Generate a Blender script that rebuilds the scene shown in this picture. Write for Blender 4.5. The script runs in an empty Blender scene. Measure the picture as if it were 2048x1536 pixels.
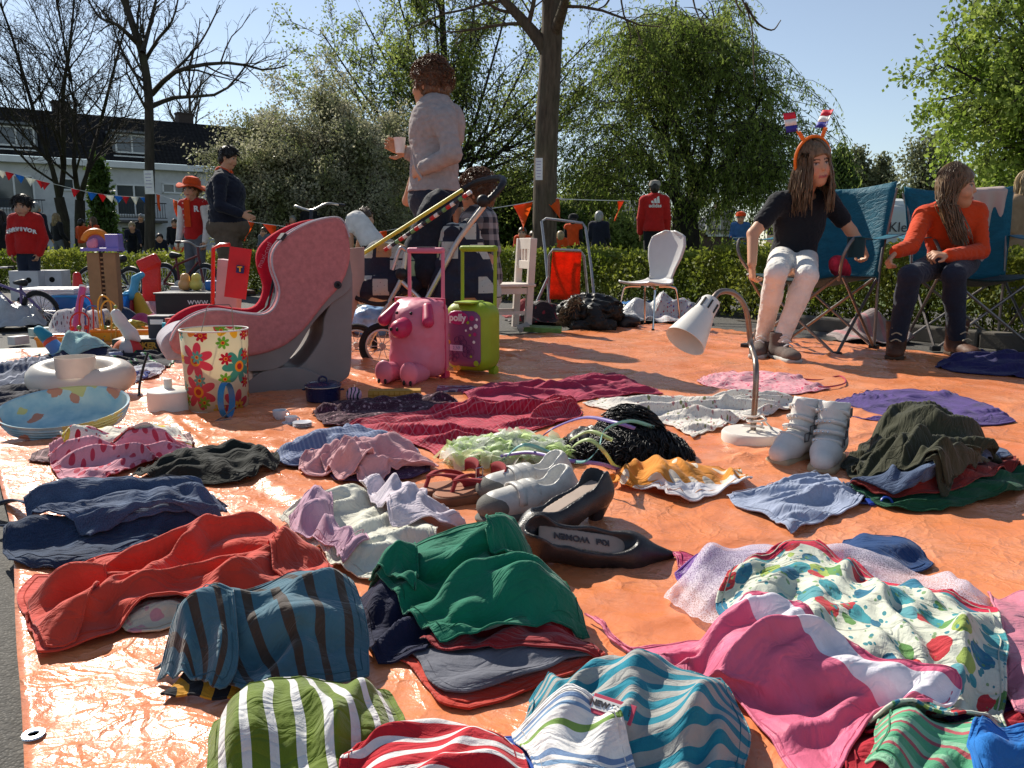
import bpy, bmesh, math, random
import numpy as np
from mathutils import Vector, Matrix, Euler

# ---------------------------------------------------------------- camera, sky, sun, exposure
scene = bpy.context.scene
col = scene.collection
CAMH, FPX, PITCH = 0.60, 1650.0, math.radians(9.56)
cam_d = bpy.data.cameras.new('camera'); cam = bpy.data.objects.new('camera',cam_d); col.objects.link(cam)
cam_d.sensor_width = 36.0; cam_d.lens = 36.0 * FPX / 2048; cam_d.clip_start = 0.05; cam_d.clip_end = 2000
cam.location = (0,0,CAMH); cam.rotation_euler = (math.pi/2-PITCH,0,0)
scene.camera = cam
SUN_AZ, SUN_EL = math.radians(-36), math.radians(38)      # azimuth from +Y towards +X
world = bpy.data.worlds.new('World'); scene.world = world; world.use_nodes = True
wn = world.node_tree; wn.nodes.clear()
sky = wn.nodes.new('ShaderNodeTexSky'); sky.sky_type = 'NISHITA'; sky.sun_disc = False
sky.sun_elevation = SUN_EL; sky.sun_rotation = SUN_AZ
sky.altitude = 0; sky.air_density = 1.0; sky.dust_density = 0.1; sky.ozone_density = 3.0
bg = wn.nodes.new('ShaderNodeBackground'); bg.inputs[1].default_value = 0.088
wo = wn.nodes.new('ShaderNodeOutputWorld')
hs_ = wn.nodes.new('ShaderNodeHueSaturation'); hs_.inputs['Saturation'].default_value = .74; wn.links.new(sky.outputs[0],hs_.inputs['Color']); wn.links.new(hs_.outputs[0],bg.inputs[0]); wn.links.new(bg.outputs[0],wo.inputs[0])
sd = bpy.data.lights.new('sun','SUN'); sd.energy = 5.0; sd.angle = math.radians(0.53); sd.color = (1.0,0.93,0.81)
sun = bpy.data.objects.new('sun',sd); col.objects.link(sun)
SUNV = Vector((math.sin(SUN_AZ)*math.cos(SUN_EL),math.cos(SUN_AZ)*math.cos(SUN_EL),math.sin(SUN_EL)))
sun.rotation_euler = SUNV.to_track_quat('Z','Y').to_euler()
scene.view_settings.view_transform = 'Standard'; scene.view_settings.look = 'None'
scene.view_settings.exposure = 0.5; scene.view_settings.gamma = 1.0
scene.view_settings.use_curve_mapping = False
scene.cycles.max_bounces = 8; scene.cycles.transparent_max_bounces = 16
scene.cycles.transmission_bounces = 6
scene.cycles.use_denoising = True
scene.cycles.sample_clamp_indirect = 8

# ---------------------------------------------------------------- helpers: picture points, noise, names
CP, SP = math.cos(PITCH), math.sin(PITCH)
def ray(px,py):
    a, b = (px-1024) / FPX, (768-py) / FPX
    return Vector((a,CP+b*SP,-SP+b*CP))
def G(px,py,z=0.0):                 # the point of height z seen at a picture point
    d = ray(px,py); t = (z-CAMH) / d.z
    return Vector((d.x*t,d.y*t,z))
def P(px,py,Y):                     # the point at distance Y seen at a picture point
    d = ray(px,py); t = Y / d.y
    return Vector((d.x*t,Y,CAMH+d.z*t))
rnd = random.Random(7)
def hash2(ix,iy,s=0):
    n = (ix.astype(np.int64)*374761393+iy.astype(np.int64)*668265263+s*974634777) & 0x7fffffff
    n = ((n ^ (n >> 13))*1274126177) & 0x7fffffff
    n = (n ^ (n >> 16)) & 0xffff
    return n / 65535.0
def noise2(x,y,s=0):
    x = np.asarray(x,float); y = np.asarray(y,float)
    ix, iy = np.floor(x), np.floor(y); fx, fy = x - ix, y - iy
    u, v = fx * fx * (3-2*fx), fy * fy * (3-2*fy)
    a, b = hash2(ix,iy,s), hash2(ix+1,iy,s); c, d = hash2(ix,iy+1,s), hash2(ix+1,iy+1,s)
    return (a+(b-a)*u) * (1-v) + (c+(d-c)*u) * v - 0.5
def crumple(x,y,s=0):               # F2-F1 of a jittered cell grid: flat facets between creases
    ix, iy = np.floor(x), np.floor(y); f1 = np.full(np.shape(x),9.0); f2 = f1.copy(); val = f1 * 0
    for i in (-1,0,1):
        for j in (-1,0,1):
            cx, cy = ix + i, iy + j
            dx = cx + hash2(cx,cy,s) - x; dy = cy + hash2(cx,cy,s+1) - y
            d = np.sqrt(dx*dx+dy*dy)
            near = d < f1
            f2 = np.where(near,f1,np.minimum(f2,d)); val = np.where(near,hash2(cx,cy,s+2),val); f1 = np.minimum(f1,d)
    return f1, f2, val
def noise3(p,s=0):                   # cheap smooth noise of 3d points
    x, y, z = p[...,0], p[...,1], p[...,2]
    r = np.random.RandomState(s); o = 0
    for k in range(5):
        w = r.normal(size=3) * (0.8+0.35*k); f = r.uniform(0,6.28)
        o = o + np.sin(x*w[0]+y*w[1]+z*w[2]+f+1.3*np.sin(y*w[0]-x*w[2]+f)) / (1+.3*k)
    return o * 0.3

def tag(o,label=None,cat=None,group=None,kind=None):
    if label: o['label'] = label
    if cat: o['category'] = cat
    if group: o['group'] = group
    if kind: o['kind'] = kind
    return o
def thing(name,label,cat,loc=(0,0,0),rz=0.0,group=None,tilt=None):
    o = bpy.data.objects.new(name,None); col.objects.link(o)
    o.location = loc; o.rotation_euler = tilt if tilt else (0,0,rz); o.empty_display_size = .1
    return tag(o,label,cat,group)
def link(name,me,m,parent=None):
    o = bpy.data.objects.new(name,me); col.objects.link(o)
    if m is not None: me.materials.append(m)
    if parent is not None: o.parent = parent
    return o

# ---------------------------------------------------------------- helpers: materials
MATS = {}; FABC = {}
class NT:
    def __init__(s,name):
        s.m = bpy.data.materials.new(name); s.m.use_nodes = True; s.t = s.m.node_tree; s.t.nodes.clear()
        s.out = s.t.nodes.new('ShaderNodeOutputMaterial')
    def n(s,typ,ins=None,**kw):
        nd = s.t.nodes.new('ShaderNode'+typ)
        for k, v in kw.items(): setattr(nd,k,v)
        for k, v in (ins or {}).items():
            sk = nd.inputs[k]
            if isinstance(v,bpy.types.NodeSocket): s.t.links.new(v,sk)
            elif isinstance(v,(tuple,list)) and len(v) == 3 and sk.type == 'RGBA': sk.default_value = (*v,1)
            else: sk.default_value = v
        return nd
    def math(s,op,a,b=0.0,c=0.0):
        return s.n('Math',{0: a,1: b,2: c},operation=op).outputs[0]
    def mix(s,f,a,b,blend='MIX'):
        nd = s.n('Mix',data_type='RGBA',blend_type=blend); i = nd.inputs
        for k, v in ((0,f),(6,a),(7,b)):
            if isinstance(v,bpy.types.NodeSocket): s.t.links.new(v,i[k])
            elif isinstance(v,(tuple,list)): i[k].default_value = (*v[:3],1)
            else: i[k].default_value = v
        return nd.outputs[2]
    def ramp(s,f,stops,const=False):
        nd = s.n('ValToRGB',{0: f}); e = nd.color_ramp.elements
        nd.color_ramp.interpolation = 'CONSTANT' if const else 'LINEAR'
        while len(e) < len(stops): e.new(0.5)
        for el, (p,c) in zip(e,stops): el.position = p; el.color = (*c,1) if len(c) == 3 else c
        return nd.outputs[0]
    def coord(s,k='Object'): return s.n('TexCoord').outputs[k]
    def noise(s,v,scale,detail=3,rough=.55,out=0,dist=0.0):
        return s.n('TexNoise',{'Vector': v,'Scale': scale,'Detail': detail,'Roughness': rough,'Distortion': dist}).outputs[out]
    def vor(s,v,scale,out='Distance',feature='F1',rand=1.0):
        return s.n('TexVoronoi',{'Vector': v,'Scale': scale,'Randomness': rand},feature=feature).outputs[out]
    def bump(s,h,strength=.3,dist=.01,normal=None):
        d = {'Height': h,'Strength': strength,'Distance': dist}
        if normal is not None: d['Normal'] = normal
        return s.n('Bump',d).outputs[0]
    def surf(s,color,rough=.7,metal=0.0,normal=None,spec=.5,trans=0.0,transl=0.0,sheen=0.0,alpha=None,coat=0.0,emit=None,ior=1.45):
        d = {'Base Color': color,'Roughness': rough,'Metallic': metal,'Specular IOR Level': spec,'Transmission Weight': trans,
             'Sheen Weight': sheen,'Coat Weight': coat,'IOR': ior}
        if normal is not None: d['Normal'] = normal
        if alpha is not None: d['Alpha'] = alpha
        sh = s.n('BsdfPrincipled',d).outputs[0]
        if transl > 0:
            d2 = {'Color': color}
            if normal is not None: d2['Normal'] = normal
            tr = s.n('BsdfTranslucent',d2).outputs[0]
            sh = s.n('MixShader',{0: transl,1: sh,2: tr}).outputs[0]
        s.t.links.new(sh,s.out.inputs[0]); return s.m

def M(name,c,rough=.6,metal=0.0,var=.12,scale=9.0,bump=.0,spec=.4,transl=0.0,trans=0.0,coat=0.0,sheen=0.0,grime=.0):
    if name in MATS: return MATS[name]
    t = NT(name); v = t.coord()
    nz = t.noise(v,scale,4)
    f = t.n('MapRange',{0: nz,1: .3,2: .7,3: 1-var,4: 1+var}).outputs[0]
    cc = t.mix(1.0,c,t.n('CombineColor',{0: f,1: f,2: f}).outputs[0],'MULTIPLY')
    if grime > 0:
        g = t.ramp(t.noise(v,scale*2.3,6,.65),[(.45,(0,0,0)),(.75,(grime,)*3)])
        cc = t.mix(g,cc,tuple(x*.35+.02 for x in c))
    rg = t.n('MapRange',{0: t.noise(v,scale*3,3),1: .3,2: .7,3: max(0,rough-.08),4: min(1,rough+.08)}).outputs[0]
    nrm = t.bump(t.noise(v,scale*12,4),bump,.004) if bump else None
    MATS[name] = t.surf(cc,rg,metal,nrm,spec,trans,transl,sheen,coat=coat); return MATS[name]
def mplain(name,c,rough=.6,metal=0.0,spec=.4):
    if name in MATS: return MATS[name]
    t = NT(name); MATS[name] = t.surf(c,rough,metal,spec=spec); return MATS[name]

def fab(name,c,pat=None,transl=.10,rough=.85,weave=.25,sheen=.1,var=.17,spec=.25):
    """woven or knitted cloth; pat works on the garment's own cloth coordinates (UV in metres)"""
    FABC.setdefault(name,c)
    if name in MATS: return MATS[name]
    t = NT(name); uv = t.coord('UV'); sx = t.n('SeparateXYZ',{0: uv}); U, V = sx.outputs[0], sx.outputs[1]
    cc = c
    def bands(coord,period,stops,wob=.0):
        x = coord
        if wob: x = t.math('ADD',x,t.math('MULTIPLY',t.noise(uv,6,2),wob))
        return t.ramp(t.math('FRACT',t.math('DIVIDE',x,period)),stops,True)
    for pt in (pat if isinstance(pat,list) else [pat] if pat else []):
        k = pt[0]
        if k == 'stripes': cc = bands(U if pt[1] == 'u' else V,pt[2],pt[3],.004)
        elif k == 'plaid':
            f = t.math('ADD',t.math('LESS_THAN',t.math('FRACT',t.math('DIVIDE',U,pt[1])),pt[3]),
                       t.math('LESS_THAN',t.math('FRACT',t.math('DIVIDE',V,pt[1])),pt[3]))
            cc = t.mix(t.math('MULTIPLY',f,.5),cc,pt[2])
            if len(pt) > 4:
                f2 = t.math('MAXIMUM',t.math('LESS_THAN',t.math('FRACT',t.math('DIVIDE',t.math('ADD',U,.013),pt[1])),.08),
                            t.math('LESS_THAN',t.math('FRACT',t.math('DIVIDE',t.math('ADD',V,.013),pt[1])),.08))
                cc = t.mix(f2,cc,pt[4])
        elif k == 'dots':
            d = t.vor(uv,pt[1],rand=pt[4] if len(pt)>4 else .35)
            cc = t.mix(t.math('LESS_THAN',d,pt[2]),cc,pt[3])
        elif k == 'flower':           # blotchy petals of several colours
            uvw = t.n('VectorMath',{0: uv,1: t.n('VectorMath',{0: t.noise(uv,pt[1]*1.6,2,out=1),3: .35/pt[1]},operation='SCALE').outputs[0]},operation='ADD').outputs[0]
            vn = t.n('TexVoronoi',{'Vector': uvw,'Scale': pt[1],'Randomness': .85})
            sel = t.n('SeparateColor',{0: vn.outputs[1]}).outputs[0]
            pc = t.ramp(sel,[(i/len(pt[3]),q) for i,q in enumerate(pt[3])],True)
            cc = t.mix(t.math('LESS_THAN',vn.outputs[0],pt[2]),cc,pc)
            vn2 = t.vor(uvw,pt[1]*2.7)
            cc = t.mix(t.math('MULTIPLY',t.math('LESS_THAN',vn2,.2),.8),cc,pt[3][0])
        elif k == 'band':             # one band across the cloth
            x = U if pt[1] == 'u' else V
            cc = t.mix(t.math('MULTIPLY',t.math('GREATER_THAN',x,pt[2]),t.math('LESS_THAN',x,pt[3])),cc,pt[4])
        elif k == 'denim':
            w = t.noise(uv,420,2); b = t.noise(uv,9,4)
            cc = t.mix(t.ramp(t.math('MULTIPLY',t.math('ADD',w,b),.5),[(.38,(0,0,0)),(.62,(1,1,1))]),cc,pt[1])
    nz = t.noise(uv,14,5,.6)
    f = t.n('MapRange',{0: nz,1: .3,2: .7,3: 1-var,4: 1+var}).outputs[0]
    cc = t.mix(1.0,cc,t.n('CombineColor',{0: f,1: f,2: f}).outputs[0],'MULTIPLY')
    h = t.math('ADD',t.math('MULTIPLY',t.noise(uv,55,4,.6),1.0),t.math('MULTIPLY',t.noise(uv,600,2),.25))
    cr = t.math('ABSOLUTE',t.math('SUBTRACT',t.noise(t.n('Mapping',{0: uv,2: (0,0,.5),3: (1,2.4,1)}).outputs[0],13,3,.5,dist=.6),.5)); h = t.math('ADD',h,t.math('MULTIPLY',t.math('MINIMUM',cr,.09),9.0))
    nrm = t.bump(h,weave+.12,.006)
    MATS[name] = t.surf(cc,rough,0,nrm,spec,transl=transl,sheen=sheen); return MATS[name]

# ---------------------------------------------------------------- helpers: meshes
class MB:
    def __init__(s): s.v = []; s.f = []
    def add(s,vs,fs,mtx=None):
        o = len(s.v)
        s.v += [tuple(mtx @ Vector(v)) if mtx else tuple(v) for v in vs]; s.f += [tuple(i+o for i in f) for f in fs]; return s
    def box(s,c,size,rot=None,taper=1.0):
        x, y, z = (q/2 for q in size); R = (rot.to_matrix().to_4x4() if isinstance(rot,Euler) else rot) or Matrix()
        vs = [(sx*x*(taper if sz>0 else 1),sy*y*(taper if sz>0 else 1),sz*z) for sz in (-1,1) for sx,sy in ((-1,-1),(1,-1),(1,1),(-1,1))]
        return s.add(vs,[(3,2,1,0),(4,5,6,7),(0,1,5,4),(1,2,6,5),(2,3,7,6),(3,0,4,7)],Matrix.Translation(c) @ R)
    def tube(s,path,r,n=8,closed=False,caps=True):
        path = [Vector(p) for p in path]; k = len(path); rs = r if isinstance(r,(list,tuple)) else [r] * k
        o = len(s.v); up = None
        for i, p in enumerate(path):
            d = (path[(i+1) % k]-path[i-1]) if closed else (path[min(i+1,k-1)]-path[max(i-1,0)])
            if d.length < 1e-9: d = Vector((0,0,1))
            d.normalize()
            if up is None: up = d.orthogonal().normalized()
            up = (up-d*up.dot(d)); up = up.normalized() if up.length > 1e-6 else d.orthogonal().normalized()
            w = d.cross(up)
            for j in range(n):
                a = 2 * math.pi * j / n; s.v.append(tuple(p+(up*math.cos(a)+w*math.sin(a))*rs[i]))
        for i in range(k if closed else k-1):
            a, b = o + i * n, o + ((i+1) % k) * n
            for j in range(n): s.f.append((a+j,a+(j+1) % n,b+(j+1) % n,b+j))
        if caps and not closed:
            s.f.append(tuple(o+j for j in reversed(range(n)))); s.f.append(tuple(o+(k-1)*n+j for j in range(n)))
        return s
    def lathe(s,prof,n=24,mtx=None,sx=1.0,sy=1.0):
        vs = []; fs = []
        for r, z in prof: vs += [(r*sx*math.cos(2*math.pi*j/n),r*sy*math.sin(2*math.pi*j/n),z) for j in range(n)]
        for i in range(len(prof)-1):
            for j in range(n): fs.append((i*n+j,i*n+(j+1) % n,(i+1)*n+(j+1) % n,(i+1)*n+j))
        if prof[0][0] > 1e-5: fs.append(tuple(reversed(range(n))))
        if prof[-1][0] > 1e-5: fs.append(tuple((len(prof)-1)*n+j for j in range(n)))
        return s.add(vs,fs,mtx)
    def shell(s,prof,n=24,mtx=None,sx=1.0,sy=1.0):   # lathe without end caps
        vs = []; fs = []
        for r, z in prof: vs += [(r*sx*math.cos(2*math.pi*j/n),r*sy*math.sin(2*math.pi*j/n),z) for j in range(n)]
        for i in range(len(prof)-1):
            for j in range(n): fs.append((i*n+j,i*n+(j+1) % n,(i+1)*n+(j+1) % n,(i+1)*n+j))
        return s.add(vs,fs,mtx)
    def prism(s,poly,h,mtx=None):          # poly in xy, extruded z 0..h
        n = len(poly); vs = [(x,y,0) for x,y in poly] + [(x,y,h) for x,y in poly]
        fs = [tuple(reversed(range(n))),tuple(range(n,2*n))] + [(i,(i+1) % n,n+(i+1) % n,n+i) for i in range(n)]
        return s.add(vs,fs,mtx)
    def ball(s,c,r,n=12,m=8,mtx=None):
        r = r if isinstance(r,(tuple,list)) else (r,r,r)
        prof = [(math.sin(math.pi*i/m),-math.cos(math.pi*i/m)) for i in range(m+1)]
        prof[0] = (0.001,-1); prof[-1] = (0.001,1)
        return s.lathe(prof,n,Matrix.Translation(c) @ (mtx or Matrix()) @ Matrix.Diagonal((*r,1)))
    def ribbon(s,path,w,side=None):
        path = [Vector(p) for p in path]; o = len(s.v); k = len(path)
        for i, p in enumerate(path):
            d = (path[min(i+1,k-1)]-path[max(i-1,0)]).normalized()
            sd_ = side if side is not None else Vector((0,0,1))
            q = d.cross(sd_); q = q.normalized() if q.length > 1e-6 else d.orthogonal().normalized()
            ww = w[i] if isinstance(w,(list,tuple)) else w
            s.v += [tuple(p-q*ww/2),tuple(p+q*ww/2)]
        s.f += [(o+2*i,o+2*i+1,o+2*i+3,o+2*i+2) for i in range(k-1)]
        return s
    def build(s,name,m,parent=None,smooth=False,bevel=0.0,solid=0.0,sub=0,flat_ang=None):
        me = bpy.data.meshes.new(name); me.from_pydata(s.v,[],s.f); me.update()
        if smooth:
            me.polygons.foreach_set('use_smooth',[True]*len(me.polygons))
            if flat_ang is None: flat_ang = 40
            if flat_ang < 180:
                bm = bmesh.new(); bm.from_mesh(me); lim = math.radians(flat_ang)
                for e in bm.edges: e.smooth = not (len(e.link_faces) == 2 and e.calc_face_angle(0)>lim)
                bm.to_mesh(me); bm.free()
        o = link(name,me,m,parent)
        if solid: md = o.modifiers.new('solid','SOLIDIFY'); md.thickness = solid; md.offset = 0
        if sub: md = o.modifiers.new('sub','SUBSURF'); md.levels = md.render_levels = sub
        if bevel: md = o.modifiers.new('bevel','BEVEL'); md.width = bevel; md.segments = 2; md.limit_method = 'ANGLE'
        return o
def copy_tree(o,parent=None):
    c = o.copy(); col.objects.link(c); c.parent = parent
    for ch in list(o.children): copy_tree(ch,c)
    return c
def arc(c,r,a0,a1,n,ax=Vector((1,0,0)),ay=Vector((0,0,1))):
    return [Vector(c)+ax*(r*math.cos(a0+(a1-a0)*i/(n-1)))+ay*(r*math.sin(a0+(a1-a0)*i/(n-1))) for i in range(n)]
def curve(pts,n=24):                  # smooth path through points
    pts = [Vector(p) for p in pts]; q = [pts[0]*2-pts[1]] + pts + [pts[-1]*2-pts[-2]]; out = []
    seg = len(pts) - 1
    for i in range(n):
        f = i / (n-1) * seg; k = min(int(f),seg-1); t = f - k; a, b, c, d = q[k:k+4]
        out.append(0.5*(2*b+(c-a)*t+(2*a-5*b+4*c-d)*t*t+(3*b-a-3*c+d)*t**3))
    return out
def lettering(body,size,m,parent,mtx,name='lettering',depth=.0006,bold=0.0,align='CENTER'):
    cu = bpy.data.curves.new('t','FONT'); cu.body = body; cu.size = size; cu.extrude = depth; cu.offset = bold
    cu.align_x = align; cu.align_y = 'CENTER'; cu.resolution_u = 3
    o = bpy.data.objects.new('t',cu); col.objects.link(o)
    dg = bpy.context.evaluated_depsgraph_get(); me = bpy.data.meshes.new_from_object(o.evaluated_get(dg))
    bpy.data.objects.remove(o); bpy.data.curves.remove(cu); me.name = name
    me.transform(mtx); me.materials.clear()
    return link(name,me,m,parent)

# ---------------------------------------------------------------- helpers: soft bodies as blended volumes
class Sdf:
    """tapered capsules, ellipsoids and rounded boxes melted into one skin"""
    def __init__(s): s.p = []
    def cap(s,a,b,ra,rb=None,k=.02): s.p.append(('c',np.array(a,float),np.array(b,float),ra,ra if rb is None else rb,k)); return s
    def ell(s,c,r,R=None,k=.02,sub=False): s.p.append(('e',np.array(c,float),np.array(r,float),None if R is None else np.array(R.to_3x3()),sub,k)); return s
    def box(s,c,h,rd=.01,R=None,k=.01,sub=False): s.p.append(('b',np.array(c,float),np.array(h,float),rd,None if R is None else np.array(R.to_3x3()),sub,k)); return s
    def cut(s,p,n): s.p.append(('p',np.array(p,float),np.array(n,float)/np.linalg.norm(n))); return s    # remove the side n points to
    def shellcut(s,th): s.p.append(('h',th)); return s
    def grid(s,vox):
        lo = np.full(3,1e9); hi = -lo
        for q in s.p:
            if q[0] == 'c': m = max(q[3],q[4]); l = np.minimum(q[1],q[2]) - m; h = np.maximum(q[1],q[2]) + m
            elif q[0] == 'e' and not q[4]: r = q[2].max() if q[3] is not None else q[2]; l, h = q[1] - r, q[1] + r
            elif q[0] == 'b' and not q[5]: r = (np.linalg.norm(q[2]) if q[4] is not None else q[2]) + q[3]; l, h = q[1] - r, q[1] + r
            else: continue
            lo = np.minimum(lo,l); hi = np.maximum(hi,h)
        lo -= 2.5 * vox + .012; hi += 2.5 * vox + .012
        n = np.ceil((hi-lo)/vox).astype(int) + 1
        return lo, n
    def field(s,vox,wr=None):
        lo, n = s.grid(vox); F = np.full(n,.5,np.float32)
        ax = [lo[i]+vox*np.arange(n[i]) for i in range(3)]
        def sub_(l,h):
            a = np.clip(np.floor((l-lo)/vox).astype(int),0,n-1); b = np.clip(np.ceil((h-lo)/vox).astype(int)+1,1,n)
            X, Y, Z = np.meshgrid(*[ax[i][a[i]:b[i]] for i in range(3)],indexing='ij')
            return tuple(slice(a[i],b[i]) for i in range(3)), np.stack([X,Y,Z],-1)
        for q in s.p:
            if q[0] == 'c':
                _, a, b, ra, rb, k = q; m = max(ra,rb) + k + 3 * vox
                sl, X = sub_(np.minimum(a,b)-m,np.maximum(a,b)+m)
                ba = b - a; L = ba @ ba + 1e-12; t = np.clip(((X-a) @ ba)/L,0,1)
                d = np.linalg.norm(X-a-t[...,None]*ba,axis=-1) - (ra+(rb-ra)*t)
                neg = False
            elif q[0] == 'e':
                _, c, r, R, neg, k = q; m = r.max() + k + 3 * vox
                sl, X = sub_(c-m,c+m); X = X - c
                if R is not None: X = X @ R
                k0 = np.linalg.norm(X/r,axis=-1); k1 = np.linalg.norm(X/(r*r),axis=-1)
                d = k0 * (k0-1) / np.maximum(k1,1e-9)
            elif q[0] == 'b':
                _, c, h, rd, R, neg, k = q; m = np.linalg.norm(h) + rd + k + 3 * vox
                sl, X = sub_(c-m,c+m); X = X - c
                if R is not None: X = X @ R
                w = np.abs(X) - (h-rd)
                d = np.linalg.norm(np.maximum(w,0),axis=-1) + np.minimum(w.max(-1),0) - rd
            elif q[0] == 'p':
                X = np.stack(np.meshgrid(*ax,indexing='ij'),-1)
                F = np.maximum(F,(X-q[1]) @ q[2]); continue
            elif q[0] == 'h': F = np.abs(F+q[1]/2) - q[1] / 2; continue
            f = F[sl]
            if neg:
                h_ = np.clip(.5+.5*(-d-f)/max(k,1e-6),0,1)
                F[sl] = f + (-d-f) * h_ + k * h_ * (1-h_)
            else:
                h_ = np.clip(.5+.5*(f-d)/max(k,1e-6),0,1)
                F[sl] = f + (d-f) * h_ - k * h_ * (1-h_)
        if wr:
            X = np.stack(np.meshgrid(*ax,indexing='ij'),-1)
            for w_ in wr: F = F + (w_[0]*noise3(X*w_[1],w_[2]) if len(w_)>3 else w_[0]*(np.abs(noise3(X*(w_[1]*np.array([.6,.6,1.5])),w_[2]))*2-.6))
        return F, lo
    def mesh(s,vox,wr=None):
        F, lo = s.field(vox,wr); n = np.array(F.shape)
        S = F < 0
        c = S[:-1,:-1,:-1].astype(np.int8)
        tot = np.zeros(n-1,np.int8)
        for i in (0,1):
            for j in (0,1):
                for k in (0,1): tot += S[i:n[0]-1+i,j:n[1]-1+j,k:n[2]-1+k]
        act = (tot>0) & (tot<8); idx = np.full(n-1,-1,np.int64); cells = np.argwhere(act); idx[act] = np.arange(len(cells))
        acc = np.zeros((len(cells),3)); cnt = np.zeros(len(cells))
        cor = [(i,j,k) for i in (0,1) for j in (0,1) for k in (0,1)]
        for a in cor:
            for ax_ in range(3):
                if a[ax_]: continue
                b = list(a); b[ax_] = 1
                fa = F[cells[:,0]+a[0],cells[:,1]+a[1],cells[:,2]+a[2]]; fb = F[cells[:,0]+b[0],cells[:,1]+b[1],cells[:,2]+b[2]]
                cr = (fa<0) != (fb<0); t = np.where(cr,fa/np.where(fa == fb,1,fa-fb),0)
                q = np.tile(np.array(a,float),(len(cells),1)); q[:,ax_] = t
                acc += q * cr[:,None]; cnt += cr
        V = lo + vox * (cells+acc/np.maximum(cnt,1)[:,None])
        faces = []
        for ax_ in range(3):
            sl0 = [slice(1,-1)] * 3; sl1 = list(sl0); sl0[ax_] = slice(0,-1); sl1[ax_] = slice(1,None)
            A, B = S[tuple(sl0)], S[tuple(sl1)]; e = np.argwhere(A != B)
            if not len(e): continue
            flip = A[e[:,0],e[:,1],e[:,2]]
            o = np.ones(3,int); o[ax_] = 0; e = e + o
            u, w = (ax_+1) % 3, (ax_+2) % 3
            def at(du,dw):
                q = e.copy(); q[:,u] += du; q[:,w] += dw; return idx[q[:,0],q[:,1],q[:,2]]
            Q = np.stack([at(-1,-1),at(0,-1),at(0,0),at(-1,0)],1)
            Q = np.where(flip[:,None],Q,Q[:,::-1]); faces.append(Q)
        Q = np.concatenate(faces); Q = Q[(Q >= 0).all(1)]
        return V, Q
    def build(s,name,m,parent=None,vox=.01,wr=None,vcol=None,smooth_it=0):
        V, Q = s.mesh(vox,wr)
        for _ in range(smooth_it):
            A = np.zeros_like(V); c = np.zeros(len(V))
            for i in range(4):
                j = (i+1) % 4
                np.add.at(A,Q[:,i],V[Q[:,j]]); np.add.at(A,Q[:,j],V[Q[:,i]]); np.add.at(c,Q[:,i],1); np.add.at(c,Q[:,j],1)
            V = V * .5 + .5 * A / np.maximum(c,1)[:,None]
        return npmesh(name,V,Q,m,parent,vcol)
def npmesh(name,V,Q,m,parent=None,vcol=None,smooth=True,uv=None):
    me = bpy.data.meshes.new(name); k = Q.shape[1]
    me.vertices.add(len(V)); me.vertices.foreach_set('co',np.asarray(V,np.float32).ravel())
    me.loops.add(Q.size); me.loops.foreach_set('vertex_index',Q.astype(np.int32).ravel())
    me.polygons.add(len(Q)); me.polygons.foreach_set('loop_start',np.arange(0,Q.size,k,dtype=np.int32))
    if smooth: me.polygons.foreach_set('use_smooth',np.ones(len(Q),bool))
    if uv is not None:
        l = me.uv_layers.new(name='UVMap'); l.data.foreach_set('uv',uv[Q.ravel()].astype(np.float32).ravel())
    me.update(calc_edges=True)
    if vcol is not None:
        a = me.color_attributes.new('Col','FLOAT_COLOR','POINT'); c = vcol(V) if callable(vcol) else vcol
        a.data.foreach_set('color',np.concatenate([c,np.ones((len(V),1))],1).astype(np.float32).ravel())
    return link(name,me,m,parent)
# ---------------------------------------------------------------- the ground
AU = Vector((-.541,.841,0)); AV = Vector((.841,.541,0))     # along and across the street
def UVW(u,v,z=0.0): return AU * u + AV * v + Vector((0,0,z))
def asphalt():
    t = NT('asphalt'); v = t.coord()
    g = t.vor(v,190); n = t.noise(v,.7,5); n2 = t.noise(v,40,4)
    c = t.ramp(t.math('MULTIPLY_ADD',n2,.6,t.math('MULTIPLY',n,.4)),[(.32,(.050,.048,.044)),(.55,(.095,.09,.082)),(.75,(.15,.142,.128))])
    c = t.mix(t.math('MULTIPLY',t.math('LESS_THAN',g,.28),.5),c,(.22,.21,.19))
    return t.surf(c,.85,normal=t.bump(g,.5,.004),spec=.3)
gm = MB(); gm.add([(-400,-60,0),(400,-60,0),(400,700,0),(-400,700,0)],[(0,1,2,3)])
tag(gm.build('ground',asphalt()),kind='structure')

# ---------------------------------------------------------------- the tarpaulins
def tarp_h(x,y):
    u = x * AU.x + y * AU.y; v = x * AV.x + y * AV.y
    wx = x + .05 * noise2(x*5,y*5,3); wy = y + .05 * noise2(x*5,y*5,4)
    h = .010 * (noise2(wx*2.6,wy*2.6,1)+.5)
    f1, f2, val = crumple(wx*7.0,wy*9.0,11); h = h + .0060 * np.clip(1-(f2-f1)*2.4,0,1) ** 1.5 * np.clip(noise2(x*2.1,y*2.1,77)*2+.6,0,1) + .002 * f1
    f1, f2, val = crumple(wx*17,wy*19,31); h = h + .0008 * np.clip(1-(f2-f1)*2.0,0,1)
    h = h + .0062 * (noise2(wx*8,wy*10,21)+.5) * np.clip(noise2(x*1.7,y*1.7,55)*2.2+.7,.15,1)
    r = np.abs(noise2(u*1.1+3,v*3.3,9)); h = h + .010 * np.exp(-(r/.035)**2)       # long fold lines left from packing
    h = h + .007 * np.exp(-((np.mod(u+.35,1.25)-.6)/.02)**2) * (noise2(u*2,v*1.5,5)>-.15)
    return h + .004
V_A, V_B = 2.47, 4.40
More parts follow.
